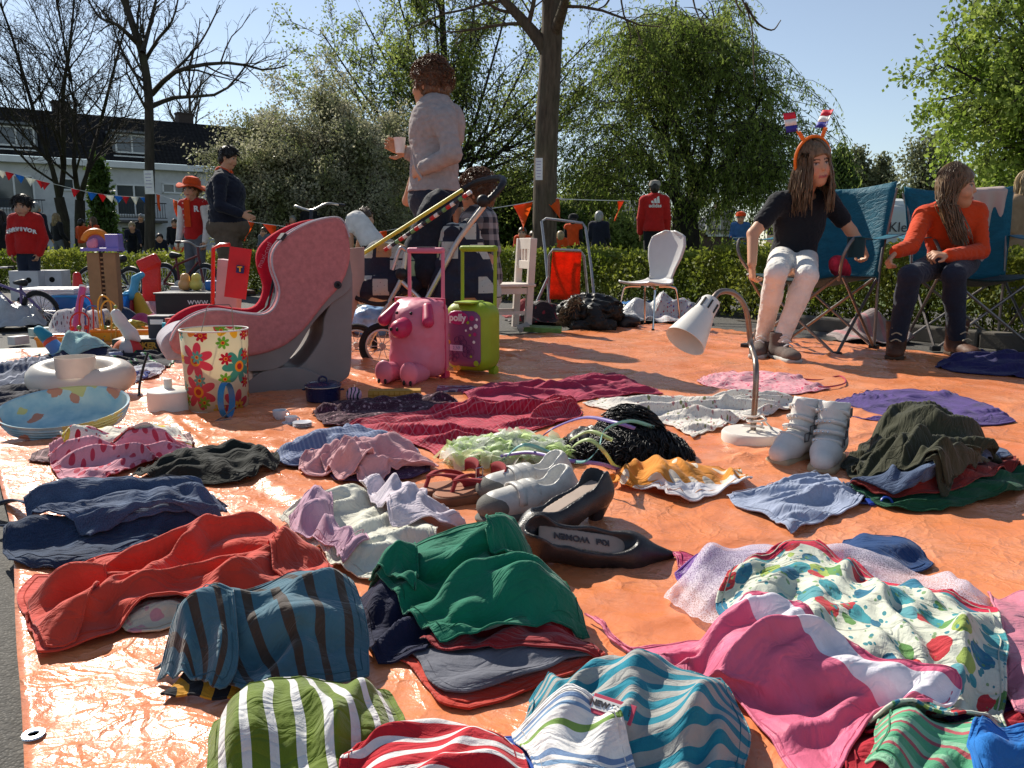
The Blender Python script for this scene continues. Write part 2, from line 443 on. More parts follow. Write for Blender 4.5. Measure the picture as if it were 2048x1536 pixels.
def tarp_mat(name):
    t = NT(name); v = t.coord()
    dv = t.n('VectorMath',{0: v,1: t.n('VectorMath',{0: t.noise(v,5,3,out=1),3: .16},operation='SCALE').outputs[0]},operation='ADD').outputs[0]
    e = t.n('TexVoronoi',{'Vector': dv,'Scale': 13.0},feature='DISTANCE_TO_EDGE').outputs[0]; e2 = t.n('TexVoronoi',{'Vector': dv,'Scale': 34.0},feature='DISTANCE_TO_EDGE').outputs[0]
    e = t.math('MINIMUM',e,.10); e2 = t.math('MINIMUM',e2,.14); a = t.vor(dv,15)
    mask = t.ramp(t.noise(v,3.2,4,.6),[(.38,(.12,)*3),(.62,(1,1,1))]); n = t.noise(v,11,6,.62); wv = t.noise(v,300,2)
    h = t.math('ADD',t.math('MULTIPLY',e,-2.1),t.math('ADD',t.math('MULTIPLY',e2,-.75),t.math('ADD',t.math('MULTIPLY',a,.35),t.math('MULTIPLY',n,1.2))))
    h = t.math('ADD',t.math('MULTIPLY',h,mask),t.math('MULTIPLY',wv,.06))
    big = t.noise(v,1.6,5,.6)
    c = t.ramp(big,[(.3,(.65,.185,.06)),(.52,(.74,.24,.09)),(.72,(.79,.30,.14))])
    dust = t.ramp(t.noise(v,4,7,.72),[(.46,(0,0,0)),(.8,(.5,.5,.5))]); c = t.mix(dust,c,(.74,.45,.33))
    sc = t.ramp(t.noise(t.n('Mapping',{0: v,2: (0,0,.6),3: (1,9,1)}).outputs[0],6,5,.7),[(.56,(0,0,0)),(.72,(.4,.4,.4))]); c = t.mix(sc,c,(.42,.16,.08))
    rg = t.n('MapRange',{0: t.noise(v,6,5,.65),1: .3,2: .7,3: .16,4: .44}).outputs[0]
    nb = t.bump(h,.62,.012); m = t.surf(c,rg,0,nb,spec=.42,transl=.04,ior=1.5,coat=.16)
    for nd in t.t.nodes:
        if nd.type == 'BSDF_PRINCIPLED': nd.inputs['Coat Roughness'].default_value = .16; t.t.links.new(nb,nd.inputs['Coat Normal'])
    return m
def sheet(name,u0,u1,v0,v1,step,zadd,m,label,curl=None):
    us = np.linspace(u0,u1,int((u1-u0)/step)+1); vs = np.linspace(v0,v1,int((v1-v0)/step)+1)
    U_, W_ = np.meshgrid(us,vs,indexing='ij')
    du = .02 * noise2(U_*1.3,W_*0+7,2) ; dv = .025 * noise2(U_*1.6,W_*.3,8)
    U2, W2 = U_ + du, W_ + dv
    x = AU.x * U2 + AV.x * W2; y = AU.y * U2 + AV.y * W2; z = tarp_h(x,y) + zadd
    if curl is not None: z = z + curl(U_,W_)
    n, k = U_.shape; V = np.stack([x,y,z],-1).reshape(-1,3)
    i = np.arange(n*k).reshape(n,k); Q = np.stack([i[:-1,:-1],i[:-1,1:],i[1:,1:],i[1:,:-1]],-1).reshape(-1,4)
    o = npmesh(name,V,Q,m)
    nz = Vector(o.data.polygons[0].normal).z
    if nz < 0: o.data.flip_normals()
    md = o.modifiers.new('solid','SOLIDIFY'); md.thickness = .0012; md.offset = -1
    return tag(o,label,'tarpaulin','tarpaulins on the street')
tarp_m = tarp_mat('tarp_orange')
tarp = sheet('tarpaulin',-1.5,5.3,0.0,V_A,.013,.010,tarp_m,'crumpled orange tarpaulin in front with clothes and shoes laid out on it',
      lambda u,v: .026*np.exp(-((v-V_A)/.05)**2)*(.5+noise2(u*3,v*0,4))+.004*np.exp(-(v/.03)**2))
sheet('tarpaulin',-2.4,4.6,V_A-.12,V_B,.02,.0,tarp_m,'second orange tarpaulin behind, under the wooden chair and the camp chairs')
t_ = NT('eyelet'); EY = t_.surf((.62,.62,.64),.25,1.0)
for px, py in ((67,1468),):
    p = G(px,py,.028); ez = float(tarp_h(np.array(p.x),np.array(p.y))) + .0125; e = MB(); e.lathe([(.0055,.0),(.012,.0),(.0135,.0022),(.0125,.004),(.0065,.004),(.0055,.002),(.0055,0)],28,Matrix.Translation((p.x,p.y,ez)))
    tag(e.build('eyelet',EY,None,True),kind=None); eo = bpy.context.scene.objects['eyelet']; eo.parent = tarp
    d_ = MB(); d_.lathe([(.0001,.0),(.0055,.0)],20,Matrix.Translation((p.x,p.y,ez+.0025))); d_.build('eyelet_hole',mplain('hole_dark',(.02,.02,.02),.9),eo)
h_ = MB(); 
for k in range(48):
    u = -1.4 + k * .14
    pts = [UVW(u+i*.02,.022,.0) for i in range(8)]
    h_.ribbon([(p.x,p.y,float(tarp_h(np.array(p.x),np.array(p.y)))+.0112) for p in pts],.0025)
h_.build('hem_stitching',M('hem',(.75,.40,.28),.5),tarp)

# ---------------------------------------------------------------- cloth that lies, folds and drapes
HX0, HY0, HR = -4.6, 0.55, .008
HN, HM = int(8.4/HR), int(6.4/HR)
gx, gy = np.meshgrid(HX0+HR*np.arange(HN),HY0+HR*np.arange(HM),indexing='ij')
Hf = tarp_h(gx,gy) + .0125
v_ = gx * AV.x + gy * AV.y
Hf = np.where(v_<-.01,.002,np.where(v_>V_A,Hf-.010,Hf))
def Hs(x,y):
    fx = np.clip((x-HX0)/HR,0,HN-1.001); fy = np.clip((y-HY0)/HR,0,HM-1.001)
    i, j = fx.astype(int), fy.astype(int); a, b = fx - i, fy - j
    return (Hf[i,j]*(1-a)+Hf[i+1,j]*a) * (1-b) + (Hf[i,j+1]*(1-a)+Hf[i+1,j+1]*a) * b
def pad(px,py,rx,ry,h,rot=0,pw=3.0):       # a folded bulk under a garment
    global Hf
    p0 = px if isinstance(px,Vector) else G(px,py); px, py = p0.x * 97, p0.y * 89; h = h * 1.15; rx, ry = rx * 1.08, ry * 1.08; c = p0; a = math.radians(rot); X, Y = gx - c.x, gy - c.y
    p, q = (X*math.cos(a)+Y*math.sin(a)) / rx, (-X*math.sin(a)+Y*math.cos(a)) / ry
    r = (np.abs(p)**pw+np.abs(q)**pw) ** (1/pw)
    h = h * (1+.35*noise2(gx*11,gy*11,int(px))+.18*noise2(gx*31,gy*31,int(py)))
    Hf = np.maximum(Hf,np.where(r<1,h*np.clip(1-r**(5 if pw>2.5 else 2),0,1)**.55,0)+np.where(r<1,.01,0))
CL = {}; FOLD = 2.7
def garment(layer,name,label,cat,m,pts,cor,fold=(.006,.07,20),pads=(),step=.011,sub=1,th=.0018,uvs=None,under=0.0,soft=.25,off=.004,group=None,seed=None):
    CL.setdefault(layer,[]).append(dict(name=name,label=label,cat=cat,m=m,pts=pts,cor=cor,fold=fold,pads=pads,step=step,sub=sub,th=th,uvs=uvs,under=under,soft=soft,off=off,group=group,
                                         seed=seed if seed is not None else len(CL)*17+sum(map(len,CL.values()))*5))
def resample(pl,n):
    pl = np.array(pl); d = np.r_[0,np.cumsum(np.linalg.norm(np.diff(pl,axis=0),axis=1))]
    # smooth corners a little: catmull-rom dense
    if len(pl) > 2:
        dense = np.array([tuple(v)[:2] for v in curve([Vector((*p,0)) for p in pl],60)]); d = np.r_[0,np.cumsum(np.linalg.norm(np.diff(dense,axis=0),axis=1))]; pl = dense
    t = np.linspace(0,d[-1],n); return np.stack([np.interp(t,d,pl[:,k]) for k in (0,1)],-1)
def build_layer(L):
    global Hf
    gs = CL.get(L,[])
    for g in gs:
        for p in g['pads']: pad(*p)
    jobs = []
    for g in gs:
        W = [tuple(p)[:2] if isinstance(p,Vector) else tuple(G(*(p if len(p) == 3 else (*p,.012)))[:2]) for p in g['pts']]
        c0, c1, c2, c3 = g['cor']
        def side(a,b): return W[a:b+1] if b > a else W[a:] + W[:b+1]
        top, right, bot, left = side(c0,c1), side(c1,c2), side(c2,c3)[::-1], side(c3,c0)[::-1]
        ln = lambda pl: sum(math.dist(pl[i],pl[i+1]) for i in range(len(pl)-1))
        nu = max(8,int(max(ln(top),ln(bot))/g['step'])); nv = max(8,int(max(ln(left),ln(right))/g['step']))
        T, B, Lf, R = resample(top,nu), resample(bot,nu), resample(left,nv), resample(right,nv)
        s = np.linspace(0,1,nu)[None,:,None]; t = np.linspace(0,1,nv)[:,None,None]
        X = (1-t) * T[None] + t * B[None] + (1-s) * Lf[:,None] + s * R[:,None] - ((1-s)*(1-t)*T[0]+s*(1-t)*T[-1]+(1-s)*t*B[0]+s*t*B[-1])
        variants = [(X,0.0,g['name'])]
        for X_, dz, nm in variants:
            x, y = X_[...,0], X_[...,1]; sd_ = g['seed']; amp, lam, ang = g['fold']; a = math.radians(ang)
            rs = random.Random(sd_*31+5); cx, cy = x.mean(), y.mean()
            ex, ey = x.max() - x.min(), y.max() - y.min()
            nr = min(int(5+.75*ex*ey/(lam*lam)),24)
            f = np.zeros_like(x)
            for _ in range(nr):
                ang2 = a + rs.gauss(0,.3); ox, oy = cx + rs.uniform(-.55,.55) * ex, cy + rs.uniform(-.55,.55) * ey
                p_ = (x-ox) * math.cos(ang2) + (y-oy) * math.sin(ang2); q_ = -(x-ox) * math.sin(ang2) + (y-oy) * math.cos(ang2)
                q_ = q_ + rs.uniform(-.8,.8) * p_ * p_ / max(ex,ey) + .018 * noise2(p_*14,q_*5,sd_+_)
                wd = max(lam*rs.uniform(.08,.22),1.05*g['step']); ln_ = lam * rs.uniform(1.6,5.0); hh = rs.uniform(.45,1.5)
                wd2 = wd * (1+.6*np.clip(np.abs(p_)/ln_,0,2))
                prof = np.where(q_>0,np.exp(-(q_/wd2)**2),np.exp(-(q_/(wd2*rs.uniform(.35,.8)))**2))
                f = np.maximum(f,hh*prof*np.exp(-(p_/ln_)**4)) + .25 * hh * prof * np.exp(-(p_/ln_)**2)
            f2 = noise2(x/lam*1.5,y/lam*1.5,sd_+3) + .5
            su, sv = np.minimum(np.arange(x.shape[1]),np.arange(x.shape[1])[::-1])[None,:], np.minimum(np.arange(x.shape[0]),np.arange(x.shape[0])[::-1])[:,None]
            edge = np.clip(.35+.65*np.minimum(su,sv)*g['step']/.045,0,1)
            fz = amp * FOLD * (f+.2*f2) * edge
            X_ = X_ + .010 * np.stack([noise2(x*22,y*22,sd_),noise2(x*22,y*22,sd_+1)],-1)
            x, y = X_[...,0], X_[...,1]
            z = Hs(x,y) + g['off'] + fz
            g['fz'] = fz
            jobs.append((g,np.stack([x,y,z],-1)))
    if not jobs: return
    # position based simulation of all garments of this layer together
    off = 0; pos = []; sets = {}; FZ = np.concatenate([g['fz'].ravel() for g,_ in jobs]) * .72
    for g, Pn in jobs:
        nv, nu, _ = Pn.shape; i = off + np.arange(nv*nu).reshape(nv,nu); p = Pn.reshape(-1,3); pos.append(p)
        def addc(key,a,b,st):
            a, b = a.ravel(), b.ravel()
            if len(a): sets.setdefault(key,[]).append((a,b,np.linalg.norm(p[a-off]-p[b-off],axis=1),np.full(len(a),st)))
        for c in (0,1):
            addc(('h',c),i[:,c:-1:2],i[:,c+1::2][:,:i[:,c:-1:2].shape[1]],1.0)
            addc(('v',c),i[c:-1:2],i[c+1::2][:i[c:-1:2].shape[0]],1.0)
            a = i[c:-1:2,:-1]; addc(('d',c),a,i[c+1::2,1:][:a.shape[0]],.5)
            a = i[c:-1:2,1:]; addc(('e',c),a,i[c+1::2,:-1][:a.shape[0]],.5)
        for c in (0,2):
            for ofs in (0,1):
                a = i[:,c+ofs:-2:4]; addc(('bh',c),a,i[:,c+ofs+2::4][:,:a.shape[1]],g['soft'])
                a = i[c+ofs:-2:4]; addc(('bv',c),a,i[c+ofs+2::4][:a.shape[0]],g['soft'])
        off += nv * nu
    X = np.concatenate(pos).astype(np.float32)
    S = [tuple(np.concatenate([q[k] for q in v]) for k in range(4)) for v in sets.values()]
    S = [(a,b,l.astype(np.float32),(k*.5).astype(np.float32)) for a,b,l,k in S]
    vel = np.zeros_like(X); dt = .012
    for step in range(30):
        vel[:,2] -= 9.8 * dt; vel *= .97; Y = X + vel * dt
        for it in range(5):
            for a, b, l, k in S:
                d = Y[b] - Y[a]; r = np.sqrt((d*d).sum(1)) + 1e-9; d *= (k*(r-l)/r)[:,None]; Y[a] += d; Y[b] -= d
            h = Hs(Y[:,0],Y[:,1]) + .002 + FZ; c = Y[:,2] < h
            Y[c,2] = h[c]
            Y[c,:2] = X[c,:2] + (Y[c,:2]-X[c,:2]) * .25
        vel = (Y-X) / dt; sp = np.linalg.norm(vel,axis=1,keepdims=True); vel *= np.minimum(1,.8/np.maximum(sp,1e-6)); X = Y
    off = 0
    for g, Pn in jobs:
        nv, nu, _ = Pn.shape; V = X[off:off+nv*nu].astype(float); off += nv * nu; g3 = V.reshape(nv,nu,3)
        for _ in range(1):           # take the jitter out of the settled cloth
            c = g3[1:-1,1:-1]; c += .4 * ((g3[:-2,1:-1]+g3[2:,1:-1]+g3[1:-1,:-2]+g3[1:-1,2:])/4-c)
            for e in (g3[0],g3[-1],g3[:,0],g3[:,-1]): e[1:-1] += .4 * ((e[:-2]+e[2:])/2-e[1:-1])
        g3[...,2] = np.maximum(g3[...,2],Hs(g3[...,0],g3[...,1])+.0025); V = g3.reshape(-1,3)
        i = np.arange(nv*nu).reshape(nv,nu); Q = np.stack([i[:-1,:-1],i[1:,:-1],i[1:,1:],i[:-1,1:]],-1).reshape(-1,4)
        lu = np.r_[0,np.cumsum(np.linalg.norm(np.diff(Pn,axis=1),axis=2).mean(0))]; lv = np.r_[0,np.cumsum(np.linalg.norm(np.diff(Pn,axis=0),axis=2).mean(1))]
        if g['uvs']: lu = lu / lu[-1] * g['uvs'][0]; lv = lv / lv[-1] * g['uvs'][1]
        uu, vv = np.meshgrid(lu,lv); uv = np.stack([uu,vv],-1).reshape(-1,2)
        o = npmesh(g['name'],V,Q,g['m'],uv=uv)
        o.data.polygons[0].normal
        if np.mean([pl.normal.z for pl in o.data.polygons[:200]]) < 0: o.data.flip_normals()
        g['obj'] = o
        if not g['label'].startswith('*'): tag(o,g['label'],g['cat'],g['group'])
        if g['sub']: md = o.modifiers.new('sub','SUBSURF'); md.levels = md.render_levels = g['sub']
        if g['th']: md = o.modifiers.new('solid','SOLIDIFY'); md.thickness = g['th']; md.offset = 0
        if g['th']:
            ring = lambda A: np.concatenate([A[0,:-1],A[:-1,-1],A[-1,:0:-1],A[:0:-1,0]])
            hb_ = MB(); hb_.tube([tuple(q) for q in ring(g3)],.0020,6,True); npmesh('hem',np.array(hb_.v),np.array(hb_.f),g['m'],o,uv=np.repeat(ring(uv.reshape(nv,nu,2)),6,0))
            if nv > 10 and nu > 10:
                lp = [tuple(q+np.array([0,0,.0016])) for q in np.concatenate([g3[1,1:-2],g3[1:-2,-2],g3[-2,-2:1:-1],g3[-2:1:-1,1]])]
                st = MB(); st.tube(lp,.0009,3,True); st.build('seam',M('seam_'+g['m'].name,tuple(q*.7 for q in FABC.get(g['m'].name,(.5,.5,.5))),.9),o)
        # raise the support under the next layer
        Pu = g3
        for _ in range(1):
            Pu = np.concatenate([Pu,],0)
        K = 3; a = np.linspace(0,nv-1.001,(nv-1)*K); b = np.linspace(0,nu-1.001,(nu-1)*K); ia, ib = a.astype(int), b.astype(int); fa, fb = (a-ia)[:,None,None], (b-ib)[None,:,None]
        D = (g3[ia][:,ib]*(1-fb)+g3[ia][:,ib+1]*fb) * (1-fa) + (g3[ia+1][:,ib]*(1-fb)+g3[ia+1][:,ib+1]*fb) * fa
        D = D.reshape(-1,3); ii = np.clip(((D[:,0]-HX0)/HR).round().astype(int),0,HN-1); jj = np.clip(((D[:,1]-HY0)/HR).round().astype(int),0,HM-1)
        np.maximum.at(Hf,(ii,jj),D[:,2]+.003)

def heap(name,label,cat,px,py,rx,ry,h,m,amp=.022,lam=.16,group=None,rot=0.0,step=.02):      # a crumpled soft thing
    c = G(px,py); r = random.Random(int(px*3+py)); pts = [c+Vector(((rx+.03+h*.5)*1.05*math.cos(a)*r.uniform(.85,1.1),(ry+.03+h*.5)*1.05*math.sin(a)*r.uniform(.85,1.1),0)) for a in np.linspace(2.4,2.4-6.283,16,endpoint=False)]
    garment(20,name,label,cat,m,pts,(0,4,8,12),(amp*.5,lam,r.uniform(0,180)),[(c,0,rx,ry,h,rot,2.2)],step,1,.003,group=group,seed=int(px))
# ---------------------------------------------------------------- the garments on the tarpaulin
W_, K_ = (.78,.76,.74), (.012,.012,.016)
f_green = fab('green_white_jersey',(.13,.19,.012),('stripes','u',.034,[(0,(.13,.19,.012)),(.64,(.72,.71,.70))]),sheen=.3)
f_redst = fab('red_white_jersey',(.5,.02,.03),('stripes','v',.030,[(0,(.5,.018,.03)),(.66,(.75,.72,.7))]))
f_turq = fab('turquoise_grey_jersey',(.02,.22,.3),('stripes','v',.030,[(0,(.015,.21,.29)),(.48,(.36,.36,.34))]))
f_whtee = fab('white_thin_striped_jersey',W_,('stripes','v',.075,[(0,W_),(.2,(.16,.25,.42)),(.3,W_),(.36,(.2,.33,.5)),(.42,W_),(.62,(.2,.33,.08)),(.72,W_)]))
f_pink = fab('pink_cotton',(.66,.13,.235),[('band','u',.235,.305,(.76,.72,.78)),('band','u',.305,.4,(.62,.09,.19))],transl=.08,rough=.55,spec=.4)
f_flor = fab('smocked_floral_cotton',(.60,.62,.52),[('flower',30,.48,[(.12,.27,.08),(.03,.16,.26),(.5,.04,.05),(.32,.42,.1),(.60,.62,.52),(.05,.28,.32),(.10,.30,.34)]),('dots',75,.26,(.05,.22,.26),.9),('band','v',-.01,.022,(.55,.02,.06))],weave=.5)
f_tealst = fab('teal_brown_jersey',(.045,.13,.18),('stripes','u',.044,[(0,(.05,.145,.20)),(.68,(.055,.038,.028))]),sheen=.4)
f_ybl = fab('yellow_black_jersey',K_,('stripes','u',.035,[(0,K_),(.55,(.55,.26,.02))]))
f_orange_t = fab('vermilion_jersey',(.60,.062,.034),transl=.08,sheen=.25)
f_cream = fab('cream_jersey',(.66,.58,.44),('flower',22,.24,[(.66,.30,.32),(.66,.58,.44)]))
f_gshirt = fab('bottle_green_jersey',(.002,.155,.085),transl=.06,sheen=.2)
f_dred = fab('dark_red_fleece',(.28,.012,.016),sheen=.25); f_navy = fab('navy_jersey',(.010,.014,.045)); f_rorange = fab('red_fleece',(.52,.035,.015),sheen=.3)
f_grey = fab('grey_melange',(.13,.135,.165)); f_jean = fab('washed_denim',(.03,.048,.10),('denim',(.10,.145,.24)),weave=.4); f_jdark = fab('dark_denim',(.008,.02,.05),('denim',(.035,.065,.13)),weave=.4)
f_black = fab('black_corduroy',(.016,.018,.014),sheen=.08); f_olive = fab('olive_cotton',(.042,.043,.022),weave=.35,sheen=.12)
f_pdot = fab('pink_dotted_cotton',(.66,.30,.36),('dots',26,.3,(.52,.05,.09))); f_ppl = fab('brown_plaid_flannel',(.24,.14,.14),('plaid',.05,(.10,.05,.06),.4,(.55,.35,.35)))
f_shirtf = fab('cream_red_yellow_print',(.74,.70,.60),('flower',17,.42,[(.45,.02,.04),(.70,.55,.06),(.74,.70,.6),(.60,.12,.10)]))
f_chamb = fab('striped_chambray',(.16,.2,.33),('stripes','u',.012,[(0,(.15,.19,.32)),(.6,(.24,.28,.4))])); f_pale = fab('pale_pink_cotton',(.66,.36,.38),transl=.2)
f_purp = fab('dark_purple_print',(.07,.03,.09),('flower',40,.3,[(.3,.2,.3),(.07,.03,.09)])); f_crm2 = fab('off_white_jersey',(.74,.73,.62),transl=.15); f_lav = fab('lavender_white_jersey',(.70,.62,.68),transl=.15); f_lpk = fab('lilac_jersey',(.55,.34,.44),transl=.15)
f_odot = fab('orange_dotted_jersey',(.72,.27,.035),[('dots',21,.3,(.72,.62,.5)),('band','v',.105,.2,(.75,.72,.74))],transl=.15)
f_bib = fab('grey_blue_melange',(.32,.37,.50)); f_navyb = fab('royal_navy_jersey',(.015,.03,.17)); f_dgreen = fab('dark_green_jersey',(.004,.07,.03))
f_viol = fab('violet_jersey',(.085,.05,.20)); f_pkd = fab('pink_flower_jersey',(.70,.34,.38),('flower',48,.34,[(.62,.05,.13),(.7,.34,.38),(.62,.1,.18)]))
f_wflo = fab('white_floral_cotton',(.70,.66,.60),('flower',55,.32,[(.42,.2,.2),(.70,.66,.60),(.2,.22,.1),(.70,.66,.6)])); f_mar = fab('raspberry_linen',(.40,.035,.085))
f_rplaid = fab('red_plaid_cotton',(.42,.012,.04),('plaid',.032,(.50,.07,.11),.25,(.48,.14,.17))); f_dflo = fab('plum_print_viscose',(.06,.016,.032),('flower',60,.34,[(.34,.2,.22),(.06,.016,.03),(.12,.03,.06)]))
f_mag = fab('magenta_satin',(.42,.01,.10),rough=.4,spec=.6); f_vio2 = fab('violet_satin',(.13,.015,.28),rough=.45,spec=.5); f_pks = fab('pink_satin',(.66,.22,.30),rough=.35,spec=.6); f_blue = fab('bright_blue_cotton',(.02,.17,.52))
f_gs = fab('grey_white_jersey',(.52,.53,.58)); f_bkgr = fab('black_tracksuit',(.02,.022,.03),('stripes','u',.12,[(0,(.02,.022,.03)),(.8,(.6,.62,.6)),(.9,(.02,.2,.05))]))
f_char = fab('charcoal_cotton',(.03,.03,.045)); f_slate = fab('slate_blue_cotton',(.06,.08,.14),('stripes','v',.09,[(0,(.06,.08,.14)),(.85,(.4,.42,.5))]))
def tulle(name,c,dens,scale):
    t = NT(name); v = t.coord(); vv = t.n('TexVoronoi',{'Vector': v,'Scale': scale},feature='DISTANCE_TO_EDGE').outputs[0]
    a = t.math('ADD',t.math('LESS_THAN',vv,.13),dens); a = t.math('MINIMUM',a,1.0)
    return t.surf(c,.6,transl=.45,alpha=a)
f_tul = tulle('white_net',(.80,.74,.82),.30,260)
gm_ = garment
# ---- nearest row
gm_(1,'striped_tshirt','folded olive green T-shirt with white stripes at the front edge','T-shirt',f_green,[(437,1424,.045),(540,1388,.065),(640,1356,.07),(742,1342,.06),(776,1362,.05),(800,1440,.03),(796,1510,.015),(720,1600,.012),(560,1640,.012),(428,1640,.012),(430,1520,.012)],(0,3,6,9),
    (.006,.06,100),[(612,1520,.098,.075,.052,10)],step=.008,sub=2,seed=3)
gm_(2,'striped_shirt','red shirt with white stripes folded at the bottom edge','shirt',f_redst,[(722,1536,.03),(800,1475,.045),(900,1440,.055),(960,1442,.055),(990,1480,.05),(1045,1560,.015),(1060,1680,.012),(860,1700,.012),(690,1680,.012),(690,1600,.015)],(0,3,6,8),(.007,.06,30),[(880,1610,.085,.07,.045,0)],step=.008,sub=2,seed=5)
gm_(1,'blue_garment','royal blue cloth peeping out beside the red striped shirt','clothing',fab('royal_blue',(.03,.09,.38)),[(990,1475,.03),(1050,1465,.035),(1110,1500,.03),(1150,1640),(1040,1690),(980,1600)],(0,2,3,5),(.005,.06,0),step=.01,seed=6)
gm_(2,'striped_pullover','turquoise and grey striped child\'s top with a pink label','top',f_turq,[(1062,1405,.045),(1105,1352,.055),(1180,1312,.06),(1265,1318,.06),(1340,1360,.055),(1440,1390,.05),(1482,1470,.03),(1490,1600,.012),(1330,1660,.012),(1140,1650,.012),(1050,1500,.02)],(0,4,7,9),(.009,.075,40),[(1270,1500,.14,.08,.05,0)],step=.009,sub=2,seed=9)
gm_(3,'striped_tee','white tee with thin blue and green stripes tucked in the striped top','T-shirt',f_whtee,[(1030,1440,.055),(1080,1428,.062),(1150,1424,.066),(1205,1440,.066),(1245,1500,.05),(1275,1600,.02),(1180,1660,.012),(1080,1600,.02),(1035,1500,.03)],(0,3,5,7),(.004,.06,70),step=.008,sub=2,seed=10)
gm_(4,'pink_shorts','pink sports shorts with a white waist band on the heap','shorts',f_pink,[(1170,1222,.04),(1250,1262,.055),(1345,1240,.07),(1430,1206,.09),(1512,1182,.1),(1600,1215,.105),(1700,1262,.11),(1800,1290,.11),(1908,1318,.1),(1915,1360,.08),(1860,1425,.06),(1745,1450,.05),(1700,1530,.02),(1620,1640,.012),(1520,1480,.02),(1470,1400,.035),(1390,1365,.04),(1290,1312,.04)],(0,4,8,13),(.008,.095,15),
    [(1660,1400,.16,.09,.07,-10)],step=.009,sub=2,uvs=(.33,.3),seed=14)
gm_(3,'smocked_dress','white dress with green and blue flower print, smocked top and red trim','dress',f_flor,[(1470,1165,.05),(1540,1115,.07),(1610,1078,.08),(1720,1115,.085),(1850,1165,.085),(1990,1212,.08),(2012,1290,.06),(2005,1420,.035),(2005,1500,.015),(1800,1530,.012),(1560,1420,.03),(1440,1260,.03)],(0,5,8,10),(.006,.05,60),[(1760,1330,.2,.16,.055,-15)],step=.011,sub=2,uvs=(.36,.32),seed=15)
gm_(2,'net_petticoat','white net petticoat spread under the flowered dress','petticoat',f_tul,[(1325,1220),(1380,1155,.03),(1460,1110,.045),(1590,1076,.055),(1760,1098,.06),(1900,1140,.055),(2005,1210,.05),(2060,1350,.03),(2010,1440),(1700,1420,.02),(1450,1300)],(0,4,7,10),(.010,.06,50),[(1720,1290,.24,.2,.04,0)],step=.013,sub=1,th=0,seed=21)
gm_(0,'magenta_garment','magenta satin cloth peeping out behind the net petticoat','clothing',f_mag,[(1348,1132),(1420,1126,.02),(1560,1110,.02),(1700,1110,.02),(1800,1110,.03),(1790,1180),(1500,1200),(1360,1160)],(0,4,5,7),(.006,.07,30),seed=22)
gm_(1,'violet_garment','violet satin cloth under the net petticoat','clothing',f_vio2,[(1352,1165),(1420,1140,.02),(1600,1140,.02),(2030,1280,.03),(2070,1420),(1900,1470),(1500,1260),(1370,1190)],(0,3,5,7),(.006,.07,30),seed=23)
gm_(1,'navy_garment','navy cloth with a rounded edge behind the flowered dress','clothing',fab('deep_blue_jersey',(.012,.05,.16)),[(1685,1100,.01),(1740,1085,.025),(1800,1090,.03),(1850,1120,.02),(1860,1150),(1780,1170),(1690,1150)],(0,3,5,6),(.005,.06,30),[(1770,1130,.06,.05,.03,0)],seed=24)
gm_(2,'satin_dress','pink satin cloth at the picture\'s edge beside the flowered dress','clothing',f_pks,[(1975,1200,.04),(2060,1190,.03),(2130,1260),(2140,1480),(2030,1480),(2010,1380,.03)],(0,1,3,4),(.008,.08,80),seed=25)
gm_(1,'crimson_garment','crimson cloth lying under the pink shorts and the dress','clothing',fab('crimson_jersey',(.42,.02,.035)),[(1700,1475,.03),(1800,1465,.035),(1960,1450,.03),(2100,1430),(2100,1640),(1900,1680),(1690,1640),(1680,1540)],(0,3,4,6),(.010,.07,30),seed=26)
gm_(2,'striped_green_garment','mint green striped cloth between the pink shorts and the bright blue cloth','clothing',fab('mint_stripe',(.10,.36,.2),('stripes','v',.03,[(0,(.1,.36,.2)),(.5,(.25,.5,.33)),(.8,(.45,.1,.12))])),[(1760,1480,.035),(1860,1460,.035),(1970,1500,.03),(1990,1600),(1850,1680),(1730,1600)],(0,2,4,5),(.006,.06,30),seed=27)
gm_(4,'blue_garment','bright blue cloth in the bottom corner of the heap','clothing',f_blue,[(1945,1536,.03),(1985,1495,.045),(2060,1470,.05),(2140,1480,.03),(2150,1660),(1980,1680),(1930,1600)],(0,3,4,6),(.006,.06,30),[(2060,1590,.07,.05,.04,0)],seed=28)
gm_(1,'red_scarf_band','red cloth band curling out in front of the pink shorts','clothing',fab('red_rib',(.5,.025,.05)),[(1720,1490,.03),(1800,1478,.035),(1880,1500,.03),(1900,1600),(1840,1620),(1810,1550),(1760,1530)],(0,2,4,5),(.004,.04,30),seed=29)
# ---- the heap in the middle
gm_(0,'fleece_jumper','red fleece edge of the folded grey jumper at the heap\'s foot','jumper',f_rorange,[(778,1325,.02),(850,1300,.04),(1000,1280,.05),(1195,1295,.03),(1212,1330,.015),(1080,1400),(935,1445),(880,1425),(800,1345)],(0,3,4,6),(.004,.1,20),[(1000,1345,.115,.05,.022,10)],seed=31)
gm_(1,'grey_jumper','grey jumper folded on top of the red fleece','jumper',f_grey,[(800,1300,.03),(860,1285,.045),(1000,1270,.05),(1180,1290,.04),(1190,1320,.03),(1060,1380,.02),(930,1416,.015),(880,1400,.02),(830,1335,.025)],(0,3,4,6),(.003,.09,20),th=.004,seed=32)
gm_(1,'navy_jumper','crumpled navy cloth between the teal striped shirt and the green shirt','clothing',f_navy,[(706,1190,.04),(760,1172,.055),(830,1180,.06),(880,1250,.05),(850,1335,.02),(760,1345,.015),(735,1280,.03)],(0,2,4,5),(.012,.05,50),[(790,1270,.05,.05,.04,0)],step=.009,seed=33)
